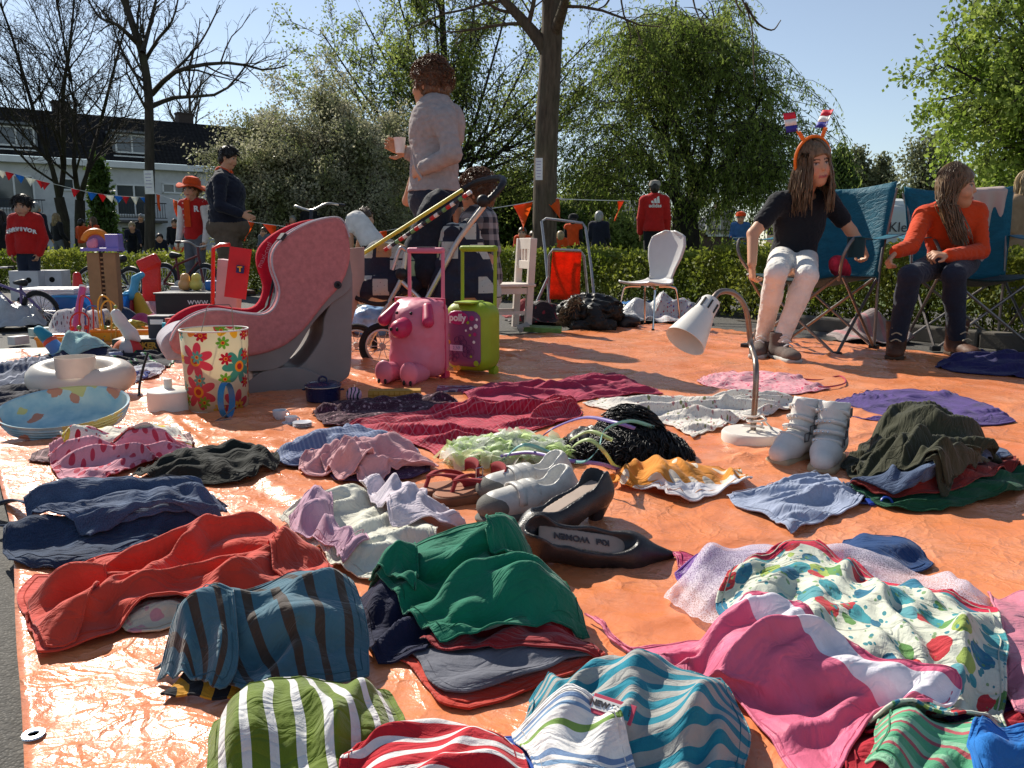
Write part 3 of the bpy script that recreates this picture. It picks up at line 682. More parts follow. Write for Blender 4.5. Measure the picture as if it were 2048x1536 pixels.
gm_(2,'red_jumper','dark red jumper under the green shirt','jumper',f_dred,[(845,1255,.065),(940,1210,.085),(1050,1180,.095),(1140,1190,.095),(1178,1225,.085),(1205,1310,.04),(1090,1328,.03),(985,1348,.025),(880,1310,.04)],(0,3,5,7),(.006,.09,30),[(1020,1290,.105,.06,.072,8)],step=.009,sub=2,seed=34)
gm_(3,'green_tshirt','bottle green T-shirt thrown over the red jumper','T-shirt',f_gshirt,[(728,1135,.08),(800,1095,.1),(900,1075,.11),(1020,1053,.115),(1065,1092,.115),(1120,1122,.11),(1178,1215,.075),(1080,1205,.1),(990,1235,.095),(880,1295,.05),(800,1225,.06),(742,1178,.06)],(0,3,6,9),(.010,.08,25),[(930,1215,.12,.07,.085,12)],step=.009,sub=2,seed=36)
gm_(1,'yellow_black_shirt','black and yellow striped cloth under the teal striped shirt','shirt',f_ybl,[(322,1390,.03),(350,1335,.055),(440,1300,.06),(480,1370,.03),(470,1418),(400,1425),(330,1415)],(0,2,4,6),(.006,.05,40),[(420,1370,.055,.05,.04,0)],step=.008,seed=37)
gm_(2,'striped_jumper','teal jumper with dark brown stripes folded in a thick bundle','jumper',f_tealst,[(308,1335,.035),(380,1240,.075),(500,1195,.095),(570,1170,.1),(640,1150,.105),(702,1178,.1),(738,1270,.07),(738,1345,.03),(660,1395,.012),(540,1425,.012),(440,1405,.012),(385,1375,.02),(335,1350,.02)],(0,4,7,10),(.009,.09,35),[(555,1330,.135,.075,.085,12)],step=.009,sub=2,seed=38)
gm_(1,'orange_tshirt','vermilion T-shirt spread out with one sleeve folded over','T-shirt',f_orange_t,[(70,1158,.02),(130,1140,.035),(250,1120,.045),(350,1080,.055),(450,1048,.06),(540,1042,.06),(575,1078,.06),(640,1110,.05),(668,1160,.03),(540,1185,.04),(420,1205,.04),(300,1225,.035),(215,1290,.015),(90,1328),(55,1260),(35,1205)],(0,5,8,13),(.014,.13,30),[(400,1150,.2,.055,.04,20)],step=.010,sub=2,seed=41)
gm_(0,'cream_garment','cream and pink cloth under the vermilion T-shirt','clothing',f_cream,[(222,1245),(330,1200,.02),(440,1175,.025),(560,1165,.03),(560,1200),(420,1245),(320,1275),(250,1280)],(0,3,4,6),(.008,.05,30),seed=42)
# ---- left: jeans and trousers
gm_(0,'dark_jeans','dark blue jeans at the bottom of the denim stack','jeans',f_jdark,[(8,1085,.03),(40,1055,.045),(200,1030,.055),(400,1005,.05),(452,1012,.04),(445,1040,.015),(330,1095),(240,1120),(130,1150),(22,1145)],(0,4,5,9),(.009,.06,25),[(230,1080,.24,.07,.04,22)],step=.010,sub=1,th=.003,seed=43)
gm_(1,'washed_jeans','washed blue jeans folded on top of the denim stack','jeans',f_jean,[(50,1020,.065),(130,985,.08),(260,968,.09),(400,956,.095),(440,975,.09),(455,1000,.07),(440,1018,.05),(340,1038,.05),(200,1058,.05),(70,1050,.05)],(0,3,6,9),(.009,.06,22),[(255,1050,.23,.05,.07,22)],step=.009,sub=2,th=.003,seed=44)
gm_(1,'black_trousers','black corduroy trousers folded beside the denim stack','trousers',f_black,[(262,968,.012),(310,938,.03),(350,912,.04),(430,905,.045),(515,904,.045),(556,928,.03),(558,958),(470,980),(350,985)],(0,4,6,8),(0.014,.06,22),[(450,965,.13,.05,.035,15)],seed=46)
gm_(0,'plaid_flannel','brown plaid shirt under the flower print bundle','shirt',f_ppl,[(58,938),(90,908,.02),(200,890,.03),(380,865,.04),(390,905),(250,930),(110,945)],(0,3,4,6),(.006,.06,22),[(260,925,.2,.05,.025,20)],seed=47)
gm_(1,'dotted_trousers','pink child\'s trousers with red dots','trousers',f_pdot,[(98,912,.03),(180,898,.035),(280,895,.035),(380,897,.035),(378,920,.02),(290,948),(200,978),(150,988),(112,965)],(0,3,4,7),(0.015,.05,25),seed=48)
gm_(2,'flowered_shirt','cream shirt with red and yellow print rolled up in a bundle','shirt',f_shirtf,[(125,898,.05),(165,858,.075),(260,836,.08),(330,840,.08),(372,858,.07),(382,890,.04),(300,902,.035),(200,912,.035),(140,915,.035)],(0,4,5,8),(.007,.05,22),[(250,905,.17,.045,.055,15)],seed=49)
gm_(0,'chambray_shorts','blue striped chambray shorts behind the pale pink shirt','shorts',f_chamb,[(548,918,.015),(590,884,.035),(690,864,.045),(790,868,.045),(832,895,.03),(835,915),(720,940),(600,950),(560,945)],(0,3,5,7),(0.010,.06,20),[(690,915,.15,.07,.035,0)],seed=51)
gm_(0,'purple_shirt','dark purple print cloth under the pale pink shirt','clothing',f_purp,[(655,945,.01),(740,935,.02),(850,930,.02),(862,955),(770,980),(670,972)],(0,2,3,5),(.004,.05,20),seed=52)
gm_(1,'pink_hooded_shirt','pale pink shirt thrown in loose folds','shirt',f_pale,[(602,935,.03),(640,905,.055),(695,882,.065),(770,888,.06),(835,896,.06),(878,938,.03),(830,950,.02),(790,965,.015),(745,988),(690,968),(640,965),(606,962)],(0,4,6,9),(.012,.07,20),[(740,945,.13,.06,.05,5)],step=.009,sub=2,seed=53)
gm_(0,'cream_vest','off white child\'s vest lying flat','top',f_crm2,[(560,1060),(640,1018,.015),(720,1006,.02),(800,1040,.015),(870,1080),(850,1130),(740,1180),(670,1150),(600,1090)],(0,3,6,8),(0.012,.06,40),seed=54)
gm_(1,'white_vest','white and lavender vest with pink seams','top',f_lav,[(718,1020,.02),(760,988,.035),(800,1010,.03),(880,1022,.03),(930,1068,.015),(860,1078),(790,1085),(740,1050)],(0,3,4,6),(0.014,.05,40),seed=55)
gm_(1,'lilac_vest','lilac child\'s top folded under the vermilion T-shirt\'s end','top',f_lpk,[(578,1066,.02),(628,1024,.035),(665,1040,.03),(672,1090,.02),(740,1140,.015),(690,1162),(640,1120),(600,1098)],(0,2,4,5),(0.012,.05,60),seed=56)
# ---- middle distance
gm_(0,'orange_dotted_shirt','orange child\'s top with cream dots and a white hem','top',f_odot,[(1220,985),(1260,955,.02),(1330,938,.03),(1400,940,.03),(1480,960,.015),(1502,985),(1440,1002),(1370,1020),(1300,1004),(1250,1000)],(0,4,5,8),(0.017,.06,60),uvs=(.3,.13),seed=57)
gm_(0,'grey_blue_bib','grey blue cloth with a blue buckle spread before the white boots','clothing',f_bib,[(1458,1008),(1520,990,.02),(1590,956,.03),(1655,955,.025),(1690,990,.015),(1735,1008),(1690,1040),(1620,1062),(1580,1080),(1525,1045),(1480,1030)],(0,3,5,8),(.009,.09,30),step=.009,sub=2,seed=58)
gm_(0,'dark_green_jumper','dark green jumper at the bottom of the folded pile','jumper',f_dgreen,[(1700,1005),(1780,985,.03),(1900,965,.04),(2060,925,.03),(2062,985),(1960,1015),(1880,1034),(1780,1032)],(0,3,5,7),(.006,.08,20),[(1880,1000,.2,.09,.03,15)],seed=59)
gm_(1,'dark_red_trousers','dark red trousers in the folded pile','trousers',fab('brick_red_cotton',(.20,.016,.012)),[(1700,985,.035),(1800,960,.05),(1900,930,.06),(2035,890,.06),(2042,940,.03),(1960,985,.03),(1860,1010,.025),(1750,1005,.025)],(0,3,4,7),(.008,.05,20),[(1890,985,.17,.08,.05,15)],seed=60)
gm_(2,'folded_jeans','stiff folded jeans in the middle of the pile','jeans',f_jean,[(1688,948,.06),(1740,918,.075),(1850,890,.085),(1980,850,.085),(2020,880,.07),(1960,950,.05),(1850,998,.035),(1790,1000,.035),(1700,970,.05)],(0,3,5,7),(.010,.045,20),[(1840,960,.14,.08,.068,15)],th=.004,seed=61)
gm_(3,'olive_trousers','olive cotton trousers folded on top of the pile','trousers',f_olive,[(1684,878,.105),(1720,828,.13),(1770,788,.15),(1835,764,.16),(1905,785,.16),(1962,825,.15),(2012,868,.12),(1985,895,.09),(1900,965,.075),(1870,962,.075),(1790,938,.075),(1715,915,.085)],(0,4,7,9),(.010,.08,20),[(1850,945,.145,.085,.12,15)],step=.009,sub=2,th=.003,seed=62)
gm_(0,'violet_jersey','violet top spread behind the white boots','top',f_viol,[(1618,822),(1680,802,.012),(1760,780,.02),(1880,785,.02),(1985,812,.015),(2030,846),(1930,858),(1760,858),(1700,846)],(0,4,5,7),(0.010,.06,15),seed=63)
gm_(0,'pink_camisole','pink strap top with small flowers lying flat','top',f_pkd,[(1392,768),(1430,750,.015),(1510,746,.02),(1590,750,.02),(1600,758,.015),(1660,778),(1560,792),(1460,786)],(0,4,5,7),(0.010,.05,15),seed=64)
gm_(0,'floral_leggings','white trousers with small flowers stretched out flat','trousers',f_wflo,[(1168,815,.012),(1225,800,.025),(1400,798,.025),(1590,803,.015),(1602,826),(1500,850),(1385,884),(1340,862),(1250,840)],(0,3,4,6),(0.012,.045,12),seed=65)
gm_(0,'raspberry_trousers','raspberry linen trousers with an orange hem','trousers',f_mar,[(922,790),(990,780,.015),(1120,766,.02),(1228,756,.015),(1325,795),(1160,808),(1010,824),(955,812)],(0,3,4,6),(0.010,.05,10),seed=66)
gm_(1,'red_plaid_skirt','crumpled red plaid skirt behind the pastel tutu','skirt',f_rplaid,[(695,862),(800,848,.02),(920,830,.025),(1060,815,.025),(1150,812,.02),(1165,842),(1060,872),(960,900),(880,925),(840,905)],(0,4,5,8),(0.015,.05,12),seed=67)
gm_(0,'dark_print_skirt','dark plum printed skirt in long crumples','skirt',f_dflo,[(626,835),(680,808,.02),(780,800,.03),(890,798,.025),(955,828),(880,850),(760,862),(650,860)],(0,3,4,7),(0.015,.05,10),seed=68)
gm_(0,'navy_garment','navy blue cloth beside the boots of the girl in orange','clothing',fab('indigo_fleece',(.022,.018,.09)),[(1870,738),(1900,714,.03),(1980,702,.04),(2090,696,.03),(2090,760),(1980,752),(1915,748)],(0,3,4,6),(.010,.08,10),[(1990,735,.2,.1,.03,0)],step=.014,seed=69)
# ---- left edge
gm_(0,'charcoal_garment','charcoal cloth at the left edge beside the ring shaped lamp','clothing',f_char,[(-60,800),(0,780,.03),(70,765,.04),(135,772,.03),(120,800),(30,826),(-50,830)],(0,3,4,6),(.012,.07,20),step=.014,seed=71)
gm_(1,'slate_garment','slate blue striped cloth over the charcoal one','clothing',f_slate,[(-60,760,.04),(20,722,.07),(90,708,.07),(150,725,.05),(120,755,.03),(40,782,.03),(-60,790)],(0,3,4,6),(.014,.08,20),[(50,770,.22,.16,.05,20)],step=.014,seed=72)
gm_(0,'lettered_shirt','grey white shirt with blue letters near the ring shaped lamp','shirt',f_gs,[(232,762),(262,738,.03),(310,730,.03),(332,738),(318,762),(250,778)],(0,2,4,5),(.008,.06,10),step=.013,seed=73)
gm_(0,'tracksuit','black tracksuit with white and green stripes by the seal toy','tracksuit',f_bkgr,[(195,738),(220,712,.03),(290,704,.03),(345,722,.02),(338,742),(260,748)],(0,2,4,5),(.012,.06,10),step=.014,seed=74)
gm_(0,'printed_cloth','white cloth with a red pattern draped over toys','cloth',fab('white_red_print',(.62,.58,.56),('flower',30,.35,[(.3,.02,.04),(.62,.58,.56),(.1,.05,.08)])),[(95,685),(120,648,.08),(170,630,.12),(215,636,.12),(240,655,.08),(225,676),(160,690)],(0,3,5,6),(.02,.12,30),[(172,680,.2,.16,.10,0)],step=.03,seed=75)
gm_(0,'pink_blanket','pale pink blanket heaped behind the dark tall box','blanket',fab('pale_blanket',(.5,.28,.3)),[(238,632,.02),(260,606,.08),(320,600,.1),(350,608,.06),(350,632),(290,640)],(0,2,4,5),(.02,.15,30),[(300,634,.3,.2,.09,0)],step=.03,seed=76)
gm_(2,'sleeve','*vermilion','',f_orange_t,[(560,1075,.065),(610,1085,.06),(668,1130,.04),(672,1165,.03),(600,1178,.035),(545,1150,.05),(540,1100,.06)],(0,2,3,5),(.008,.06,60),step=.009,sub=2,seed=91)
gm_(2,'sleeve','*vermilion','',f_orange_t,[(95,1165,.035),(190,1130,.05),(215,1180,.05),(150,1290,.03),(95,1322,.015),(60,1250,.02)],(0,1,3,4),(.010,.08,60),step=.009,sub=2,seed=92)
gm_(4,'sleeve','*bottle green','',f_gshirt,[(735,1130,.1),(800,1092,.11),(835,1120,.11),(830,1180,.09),(790,1200,.07),(742,1172,.07)],(0,1,3,4),(.008,.05,30),step=.008,sub=2,seed=93)
gm_(4,'sleeve','*bottle green','',f_gshirt,[(1000,1056,.12),(1050,1056,.12),(1066,1092,.12),(1020,1120,.12),(960,1110,.12)],(0,1,3,4),(.007,.05,30),step=.008,sub=2,seed=94)
gm_(3,'sleeve','*thick bundle','',f_tealst,[(315,1330,.05),(390,1240,.085),(470,1230,.1),(480,1330,.06),(440,1400,.03),(380,1380,.03)],(0,2,4,5),(.010,.06,60),step=.008,sub=2,seed=95)
gm_(2,'waistband','*top of the denim','',f_jean,[(150,1030,.08),(300,1008,.085),(430,985,.09),(445,1005,.07),(300,1035,.06),(180,1058,.06)],(0,2,3,5),(.006,.05,20),step=.009,th=.004,sub=2,seed=96)
gm_(4,'turned_leg','*olive cotton','',f_olive,[(1700,885,.11),(1760,858,.14),(1900,880,.14),(1985,890,.12),(1895,962,.08),(1800,938,.08),(1720,915,.09)],(0,3,4,6),(.009,.06,20),step=.009,th=.003,sub=2,seed=97)
gm_(2,'hood','*pale pink shirt','',f_pale,[(640,915,.06),(690,890,.08),(750,900,.08),(735,935,.06),(680,950,.05)],(0,1,2,4),(.010,.05,30),step=.008,sub=2,seed=98)
for L_ in range(6): build_layer(L_)
for gs in CL.values():          # sleeves and bands belong to their garment
    for g in gs:
        if g['label'].startswith('*'):
            o = g['obj']; o.parent = next(h['obj'] for hs in CL.values() for h in hs if g['label'][1:] in h['label'] and h is not g)
def gobj(label_bit):
    for gs in CL.values():
        for g in gs:
            if label_bit in g['label']: return g['obj']
# ---------------------------------------------------------------- trees, hedge, houses, bunting
def leafmat(name,c,c2,transl=.45):
    t = NT(name); v = t.coord(); f = t.ramp(t.noise(v,1.7,3),[(.35,(0,0,0)),(.65,(1,1,1))]); g = t.ramp(t.noise(v,23,2),[(.35,(.75,)*3),(.65,(1.2,)*3)])
    cc = t.mix(1.0,t.mix(f,c,c2),g,'MULTIPLY')
    return t.surf(cc,.55,transl=transl,spec=.3)
def barkmat(name,c,sc=18):
    t = NT(name); v = t.coord(); mp = t.n('Mapping',{0: v,3: (1,1,.18)}).outputs[0]
    n = t.noise(mp,sc,6,.65); cc = t.ramp(n,[(.3,tuple(x*.45 for x in c)),(.6,c),(.8,tuple(min(1,x*1.5) for x in c))])
    g = t.ramp(t.noise(v,2.2,3),[(.5,(0,0,0)),(.75,(.35,)*3)]); cc = t.mix(g,cc,(.07,.085,.035))
    return t.surf(cc,.9,normal=t.bump(n,.6,.02),spec=.2)
BARK = barkmat('bark_grey',(.062,.052,.042)); BARK2 = barkmat('bark_dark',(.04,.033,.027)); BARK3 = barkmat('bark_warm',(.115,.088,.062),30)
def tubes_mesh(branches,sides_of):
    """branches: list of (points Kx3, radii K, level) -> vertices, quads"""
    Vs, Qs, off = [], [], 0; groups = {}
    for pts, rad, lv in branches: groups.setdefault((len(pts),sides_of(lv)),[]).append((pts,rad))
    for (K,n), lst in groups.items():
        Pn = np.array([b[0] for b in lst]); R = np.array([b[1] for b in lst]); N = len(lst)
        D = np.empty_like(Pn); D[:,1:-1] = Pn[:,2:] - Pn[:,:-2]; D[:,0] = Pn[:,1] - Pn[:,0]; D[:,-1] = Pn[:,-1] - Pn[:,-2]
        D /= np.linalg.norm(D,axis=2,keepdims=True) + 1e-9
        ref = np.where(np.abs(D[:,:1,2:3])>.9,np.array([1.0,0,0]),np.array([0,0,1.0])); ref = np.broadcast_to(ref,D.shape)
        A = np.cross(D,ref); A /= np.linalg.norm(A,axis=2,keepdims=True) + 1e-9; B = np.cross(D,A)
        an = 2 * math.pi * np.arange(n) / n
        V = Pn[:,:,None] + R[:,:,None,None] * (A[:,:,None]*np.cos(an)[:,None]+B[:,:,None]*np.sin(an)[:,None])
        i = off + np.arange(N*K*n).reshape(N,K,n); j = np.roll(i,-1,2)
        Q = np.stack([i[:,:-1],j[:,:-1],j[:,1:],i[:,1:]],-1).reshape(-1,4); Vs.append(V.reshape(-1,3)); Qs.append(Q); off += N * K * n
    return np.concatenate(Vs), np.concatenate(Qs)
def leaves_mesh(pts,size,seed=0,droop=0.0,jit=0.0,aspect=.55):
    r = np.random.RandomState(seed); N = len(pts); p = np.array(pts) + r.normal(size=(N,3)) * jit
    d = r.normal(size=(N,3)); d[:,2] -= droop; d /= np.linalg.norm(d,axis=1,keepdims=True)
    w = np.cross(d,r.normal(size=(N,3))); w /= np.linalg.norm(w,axis=1,keepdims=True) + 1e-9
    s = size * r.uniform(.6,1.3,(N,1)); V = np.stack([p,p+d*s*.5+w*s*aspect*.5,p+d*s,p+d*s*.5-w*s*aspect*.5],1).reshape(-1,3)
    return V, np.arange(4*N).reshape(N,4)
class Grower:
    def __init__(s,seed,lv): s.r = random.Random(seed); s.b = []; s.tips = []; s.lv = lv     # lv: per level dict(n, ratio, ang, wig, trop, f0)
    def limb(s,pts,r0,r1,level):
        k = len(pts); s.b.append((np.array([tuple(p) for p in pts]),np.array([r0+(r1-r0)*(i/(k-1))**.8 for i in range(k)]),level)); s.kids(pts,r0,r1,level)
    def kids(s,pts,r0,r1,level):
        if level + 1 >= len(s.lv) + 1: return
        if level >= len(s.lv): return
        L = s.lv[level]; total = sum((pts[i+1]-pts[i]).length for i in range(len(pts)-1)); k = len(pts)
        n = L['n'] if not isinstance(L['n'],float) else max(1,int(L['n']*total)); r = s.r
        for c in range(n):
            f = L['f0'] + (1-L['f0']) * ((c+r.random())/n); q = f * (k-1); i = min(int(q),k-2); p = pts[i].lerp(pts[i+1],q-i); d = (pts[i+1]-pts[i]).normalized()
            ax = Vector((r.gauss(0,1),r.gauss(0,1),r.gauss(0,1))); ax = d.cross(ax).normalized()
            dd = Matrix.Rotation(math.radians(L['ang']*r.uniform(.7,1.3)),3,ax) @ d; dd = (dd+Vector((0,0,L['trop']*r.uniform(.3,1)))).normalized()
            ln = L.get('len',total*L['ratio']) * r.uniform(.65,1.2) * (1-.45*f if L.get('taper',1) else 1); rr = (r0+(r1-r0)*f) * L.get('rr',.6)
            s.grow(p,dd,ln,max(rr,L.get('rmin',.004)),level+1,L)
    def grow(s,p,d,ln,rad,level,L):
        k = L.get('k',5); pts = [p.copy()]; r = s.r
        for i in range(k-1):
            d = (d+Vector((r.gauss(0,1),r.gauss(0,1),r.gauss(0,1)))*L['wig']+Vector((0,0,L.get('turn',0.0)))).normalized(); pts.append(pts[-1]+d*(ln/(k-1)))
        r1 = rad * .35; s.b.append((np.array([tuple(q) for q in pts]),np.array([rad+(r1-rad)*i/(k-1) for i in range(k)]),level))
        if level >= len(s.lv): s.tips.append(pts)
        else: s.kids(pts,rad,r1,level)
    def leafpts(s,per,spread,f0=.2):
        r = np.random.RandomState(3); T = np.array([[tuple(q) for q in t] for t in s.tips]); N, K, _ = T.shape
        f = r.uniform(f0,1,(N,per)) * (K-1.001); i = f.astype(int); a = (f-i)[...,None]; n = np.arange(N)[:,None]
        q = T[n,i] * (1-a) + T[n,i+1] * a
        return (q+r.normal(size=q.shape)*spread).reshape(-1,3)
def tree(name,label,g,bark,leaf=None,per=0,lsize=.05,spread=.05,droop=0.0,aspect=.55,seed=1,group='trees'):
    b0 = g.b[0][0][0]; t = thing(name,label,'tree',tuple(b0),0,group)
    V, Q = tubes_mesh(g.b,lambda lv: (12,7,5,3,3,3)[min(lv,5)]); npmesh('trunk',V-b0,Q,bark,t)
    if leaf is not None and per:
        V, Q = leaves_mesh(g.leafpts(per,spread),lsize,seed,droop,0,aspect); npmesh('crown',V-b0,Q,leaf,t,smooth=False)
    return t
V3_ = Vector
# bare tree with two forked trunks before the house
Yt = 27.0
for k, (spine,lb) in enumerate(((((128,520),(128,440),(118,395)),'bare forked tree before the white house, the one further left'),(((162,520),(160,440),(160,400)),'bare forked tree before the white house, next to the dark conifer'))):
    g = Grower(11+k,[dict(n=0,ratio=.5,ang=30,wig=.1,trop=.2,f0=.3),dict(n=14,ratio=.60,ang=38,wig=.13,trop=.2,f0=.12,k=6,rr=.45,turn=.03),dict(n=9,ratio=.52,ang=38,wig=.16,trop=.15,f0=.12,rr=.5),dict(n=7,ratio=.55,ang=38,wig=.2,trop=.12,f0=.15,k=4,rr=.6,rmin=.009),dict(n=2,ratio=.6,ang=35,wig=.2,trop=.1,f0=.3,k=3,rmin=.006)])
    base = [P(x,y,Yt+k) for x,y in spine]; base[0].z = 0; g.limb(base,.19,.15,0)
    tips = (((105,340),(70,230),(20,60),(-20,-40)),((128,330),(125,200),(140,90),(150,-20))) if k == 0 else (((148,330),(150,210),(130,100),(110,-30)),((178,330),(205,230),(230,130),(262,10)))
    for tp in tips:
        g.limb(curve([base[-1]]+[P(x,y,Yt+k+rnd.uniform(-1,1)) for x,y in tp],9),.10,.025,1)
    tree('bare_tree',lb,g,BARK2,group='bare trees')
# slender bare tree in the street
Yt = 16.0; g = Grower(5,[dict(n=16,ratio=.22,ang=45,wig=.16,trop=.5,f0=.35,k=6,turn=.06,rr=.35,len=1.5),dict(n=10,ratio=.34,ang=42,wig=.17,trop=.55,f0=.2,k=5,rr=.5,turn=.05),dict(n=4,ratio=.5,ang=38,wig=.2,trop=.3,f0=.3,k=4,rr=.6,rmin=.006),dict(n=2,ratio=.5,ang=35,wig=.2,trop=.2,f0=.4,k=3,rmin=.005)])
sp = curve([P(x,y,Yt) for x,y in ((300,575),(300,430),(299,300),(297,190),(285,110),(262,40),(235,-40),(205,-130))],18); sp[0].z = 0; g.limb(sp,.105,.05,0)
for pl, r0 in ((((303,213),(345,196),(385,193),(440,186),(478,150),(505,110)),.05),(((304,188),(345,147),(400,130),(470,126),(530,140),(575,130)),.055),(((285,105),(300,50),(312,0),(330,-60)),.05),(((280,90),(235,50),(200,35),(170,-10)),.045),(((288,125),(315,80),(345,40),(360,-20)),.04),(((340,150),(380,110),(410,70),(440,10)),.03)):
    g.limb(curve([P(x,y,Yt+rnd.uniform(-.5,.5)) for x,y in pl],10),r0,.012,1)
tree('street_tree','slender bare tree with upturned twigs and a pinned white notice',g,BARK,group='bare trees')
# far bare tree behind the ridge
g = Grower(21,[dict(n=14,ratio=.4,ang=32,wig=.1,trop=.3,f0=.3,k=5),dict(n=9,ratio=.5,ang=32,wig=.15,trop=.2,f0=.2),dict(n=6,ratio=.6,ang=30,wig=.2,trop=.1,f0=.2,k=4,rmin=.012)])
sp = [P(380,520,66),P(382,330,66),P(380,230,66),P(378,140,66)]; sp[0].z = 0; g.limb(sp,.25,.06,0); tree('birch_tree','pale bare tree rising behind the house ridge',g,BARK,group='bare trees')
# blossoming tree
LEAF_B = leafmat('blossom_leaf',(.22,.25,.09),(.46,.43,.31),.45)
Yt = 22.0; g = Grower(31,[dict(n=26,ratio=.5,ang=60,wig=.12,trop=.25,f0=.12,k=6,len=1.75,taper=0,rr=.4),dict(n=12,ratio=.42,ang=50,wig=.2,trop=.1,f0=.15,k=5,rr=.5),dict(n=7,ratio=.55,ang=45,wig=.25,trop=.1,f0=.15,k=4,rmin=.006)])
for (x0,x1,x2,yt) in ((620,600,570,300),(640,645,640,255),(655,690,725,305)):
    sp = curve([P(x,y,Yt+rnd.uniform(-.6,.6)) for x,y in ((x0,525),(x1,400),(x2,300),(x2,yt))],8); sp[0].z = 0; g.limb(sp,.11,.03,0)
for (x,y) in ((530,420),(560,440),(700,430),(740,400),(520,330)):
    a = P(625,480,Yt); b = P(x,y,Yt-.8); g.limb(curve([a,a.lerp(b,.5)+Vector((0,0,.3)),b],7),.06,.02,0)
tree('blossom_tree','pale blossoming tree with a rounded drooping crown',g,BARK2,LEAF_B,9,.075,.11,.3,.55,group='leafy trees')
# big tree with young leaves
LEAF_Y = leafmat('young_leaf',(.20,.27,.05),(.30,.35,.10),.55)
Yt = 27.0; g = Grower(41,[dict(n=9,ratio=.5,ang=50,wig=.1,trop=.2,f0=.35,k=6,len=4.0,rr=.5),dict(n=12,ratio=.48,ang=42,wig=.12,trop=.1,f0=.12,k=6,rr=.42),dict(n=9,ratio=.45,ang=40,wig=.16,trop=.08,f0=.12,k=5,rr=.5,rmin=.012),dict(n=5,ratio=.55,ang=40,wig=.2,trop=.05,f0=.2,k=4,rmin=.007)])
sp = curve([P(x,y,Yt) for x,y in ((905,530),(900,420),(895,300),(890,150),(880,-60))],10); sp[0].z = 0; g.limb(sp,.26,.08,0)
for tp in ((640,60),(620,180),(660,290),(1180,80),(1190,190),(720,330),(690,220),(650,110),(720,20),(780,-60),(860,-90),(960,-90),(1030,-40),(1090,40),(1150,130),(1150,240),(1120,330),(1040,380),(770,400)):
    a = P(900,400-rnd.uniform(0,120),Yt); b = P(tp[0],tp[1],Yt+rnd.uniform(-3,2)); g.limb(curve([a,a.lerp(b,.45)+Vector((0,0,-.35)),b],9),.075,.02,1)
tree('lime_tree','wide tree with fine black twigs and small young leaves',g,BARK2,LEAF_Y,3,.105,.14,.2,.6,group='leafy trees')
# near trunk with the notice
Yt = 9.2; g = Grower(51,[dict(n=0,ratio=.2,ang=50,wig=.1,trop=.2,f0=.6,k=6),dict(n=9,ratio=.3,ang=45,wig=.15,trop=.1,f0=.3,k=6,rr=.35,len=1.2,turn=-.03),dict(n=6,ratio=.5,ang=42,wig=.2,trop=.15,f0=.2,k=5,rr=.5,rmin=.006),dict(n=3,ratio=.5,ang=40,wig=.25,trop=.1,f0=.3,k=4,rmin=.004)])
sp = curve([P(x,y,Yt) for x,y in ((1088,640),(1089,500),(1090,380),(1094,250),(1100,140),(1104,60),(1104,-40),(1100,-250))],16); sp[0].z = 0; g.limb(sp,.145,.10,0)
for pl, r0, d in ((((1096,105),(1070,70),(1035,30),(985,-20),(900,-90),(760,-180)),.085,0),(((1108,70),(1125,20),(1140,-40),(1180,-200)),.075,.3),(((1055,55),(1066,10),(1075,-60)),.03,.1)):
    g.limb(curve([P(x,y,Yt-d*i) for i,(x,y) in enumerate(pl)],10),r0,.02,1)
for pl in (((1110,-60),(1180,-70),(1235,-40),(1245,20),(1262,70),(1255,110)),((1235,-50),(1215,5),(1190,20)),((1300,-60),(1370,-40),(1392,20),(1410,60)),((1140,-90),(1330,-110),(1450,-50),(1490,10),(1505,60),(1507,120),(1510,170)),((1490,5),(1515,45),(1545,60),(1562,40)),((1470,-20),(1475,10),(1490,30))):
    q = curve([P(x,y,Yt-1.0) for x,y in pl],12); k = 12; g.b.append((np.array([tuple(p) for p in q]),np.linspace(.016,.005,k),3))
trunk_tree = tree('plane_tree','grey tree trunk with a white notice, its branches leaving the picture\'s top',g,BARK3,group='bare trees')
# willow
LEAF_W = leafmat('willow_leaf',(.16,.23,.035),(.27,.33,.08),.6)
Yt = 26.0; r_ = random.Random(4); br = []; strands = []
def wl(pl,r0,r1): 
    q = curve([P(1385+(x-1385)*.86,y,Yt+r_.uniform(-.8,.8)) for x,y in pl],10); br.append((np.array([tuple(p) for p in q]),np.linspace(r0,r1,10),1)); return q
limbs = [wl(((1372,530),(1370,470),(1366,420)),.45,.36)]
limbs += [wl(p,a,b) for p,a,b in ((((1366,430),(1340,385),(1310,370),(1280,330),(1245,300)),.2,.05),(((1366,430),(1345,380),(1345,330),(1315,260),(1335,220),(1310,150),(1275,100)),.22,.05),(((1376,440),(1385,370),(1370,300),(1330,200),(1325,120),(1345,50)),.2,.05),
    (((1380,440),(1395,380),(1420,320),(1430,240),(1450,150),(1440,60)),.18,.04),(((1385,430),(1420,370),(1480,310),(1520,240),(1550,180)),.16,.04),(((1430,250),(1410,160),(1390,80)),.09,.03),(((1480,310),(1530,300),(1580,270)),.08,.03),(((1345,330),(1290,240),(1250,170),(1235,110)),.09,.03))]
crown_c = [(1290,95,50),(1380,70,55),(1460,110,55),(1330,150,70),(1240,220,45),(1420,190,80),(1530,200,50),(1270,300,50),(1480,280,70),(1570,270,40),(1210,330,30),(1540,330,55),(1320,60,40),(1440,50,40),(1230,160,35),(1590,330,25),(1195,380,22),(1200,330,30),(1240,380,30),(1460,350,40),(1520,370,35),(1570,350,30),(1490,400,20)]
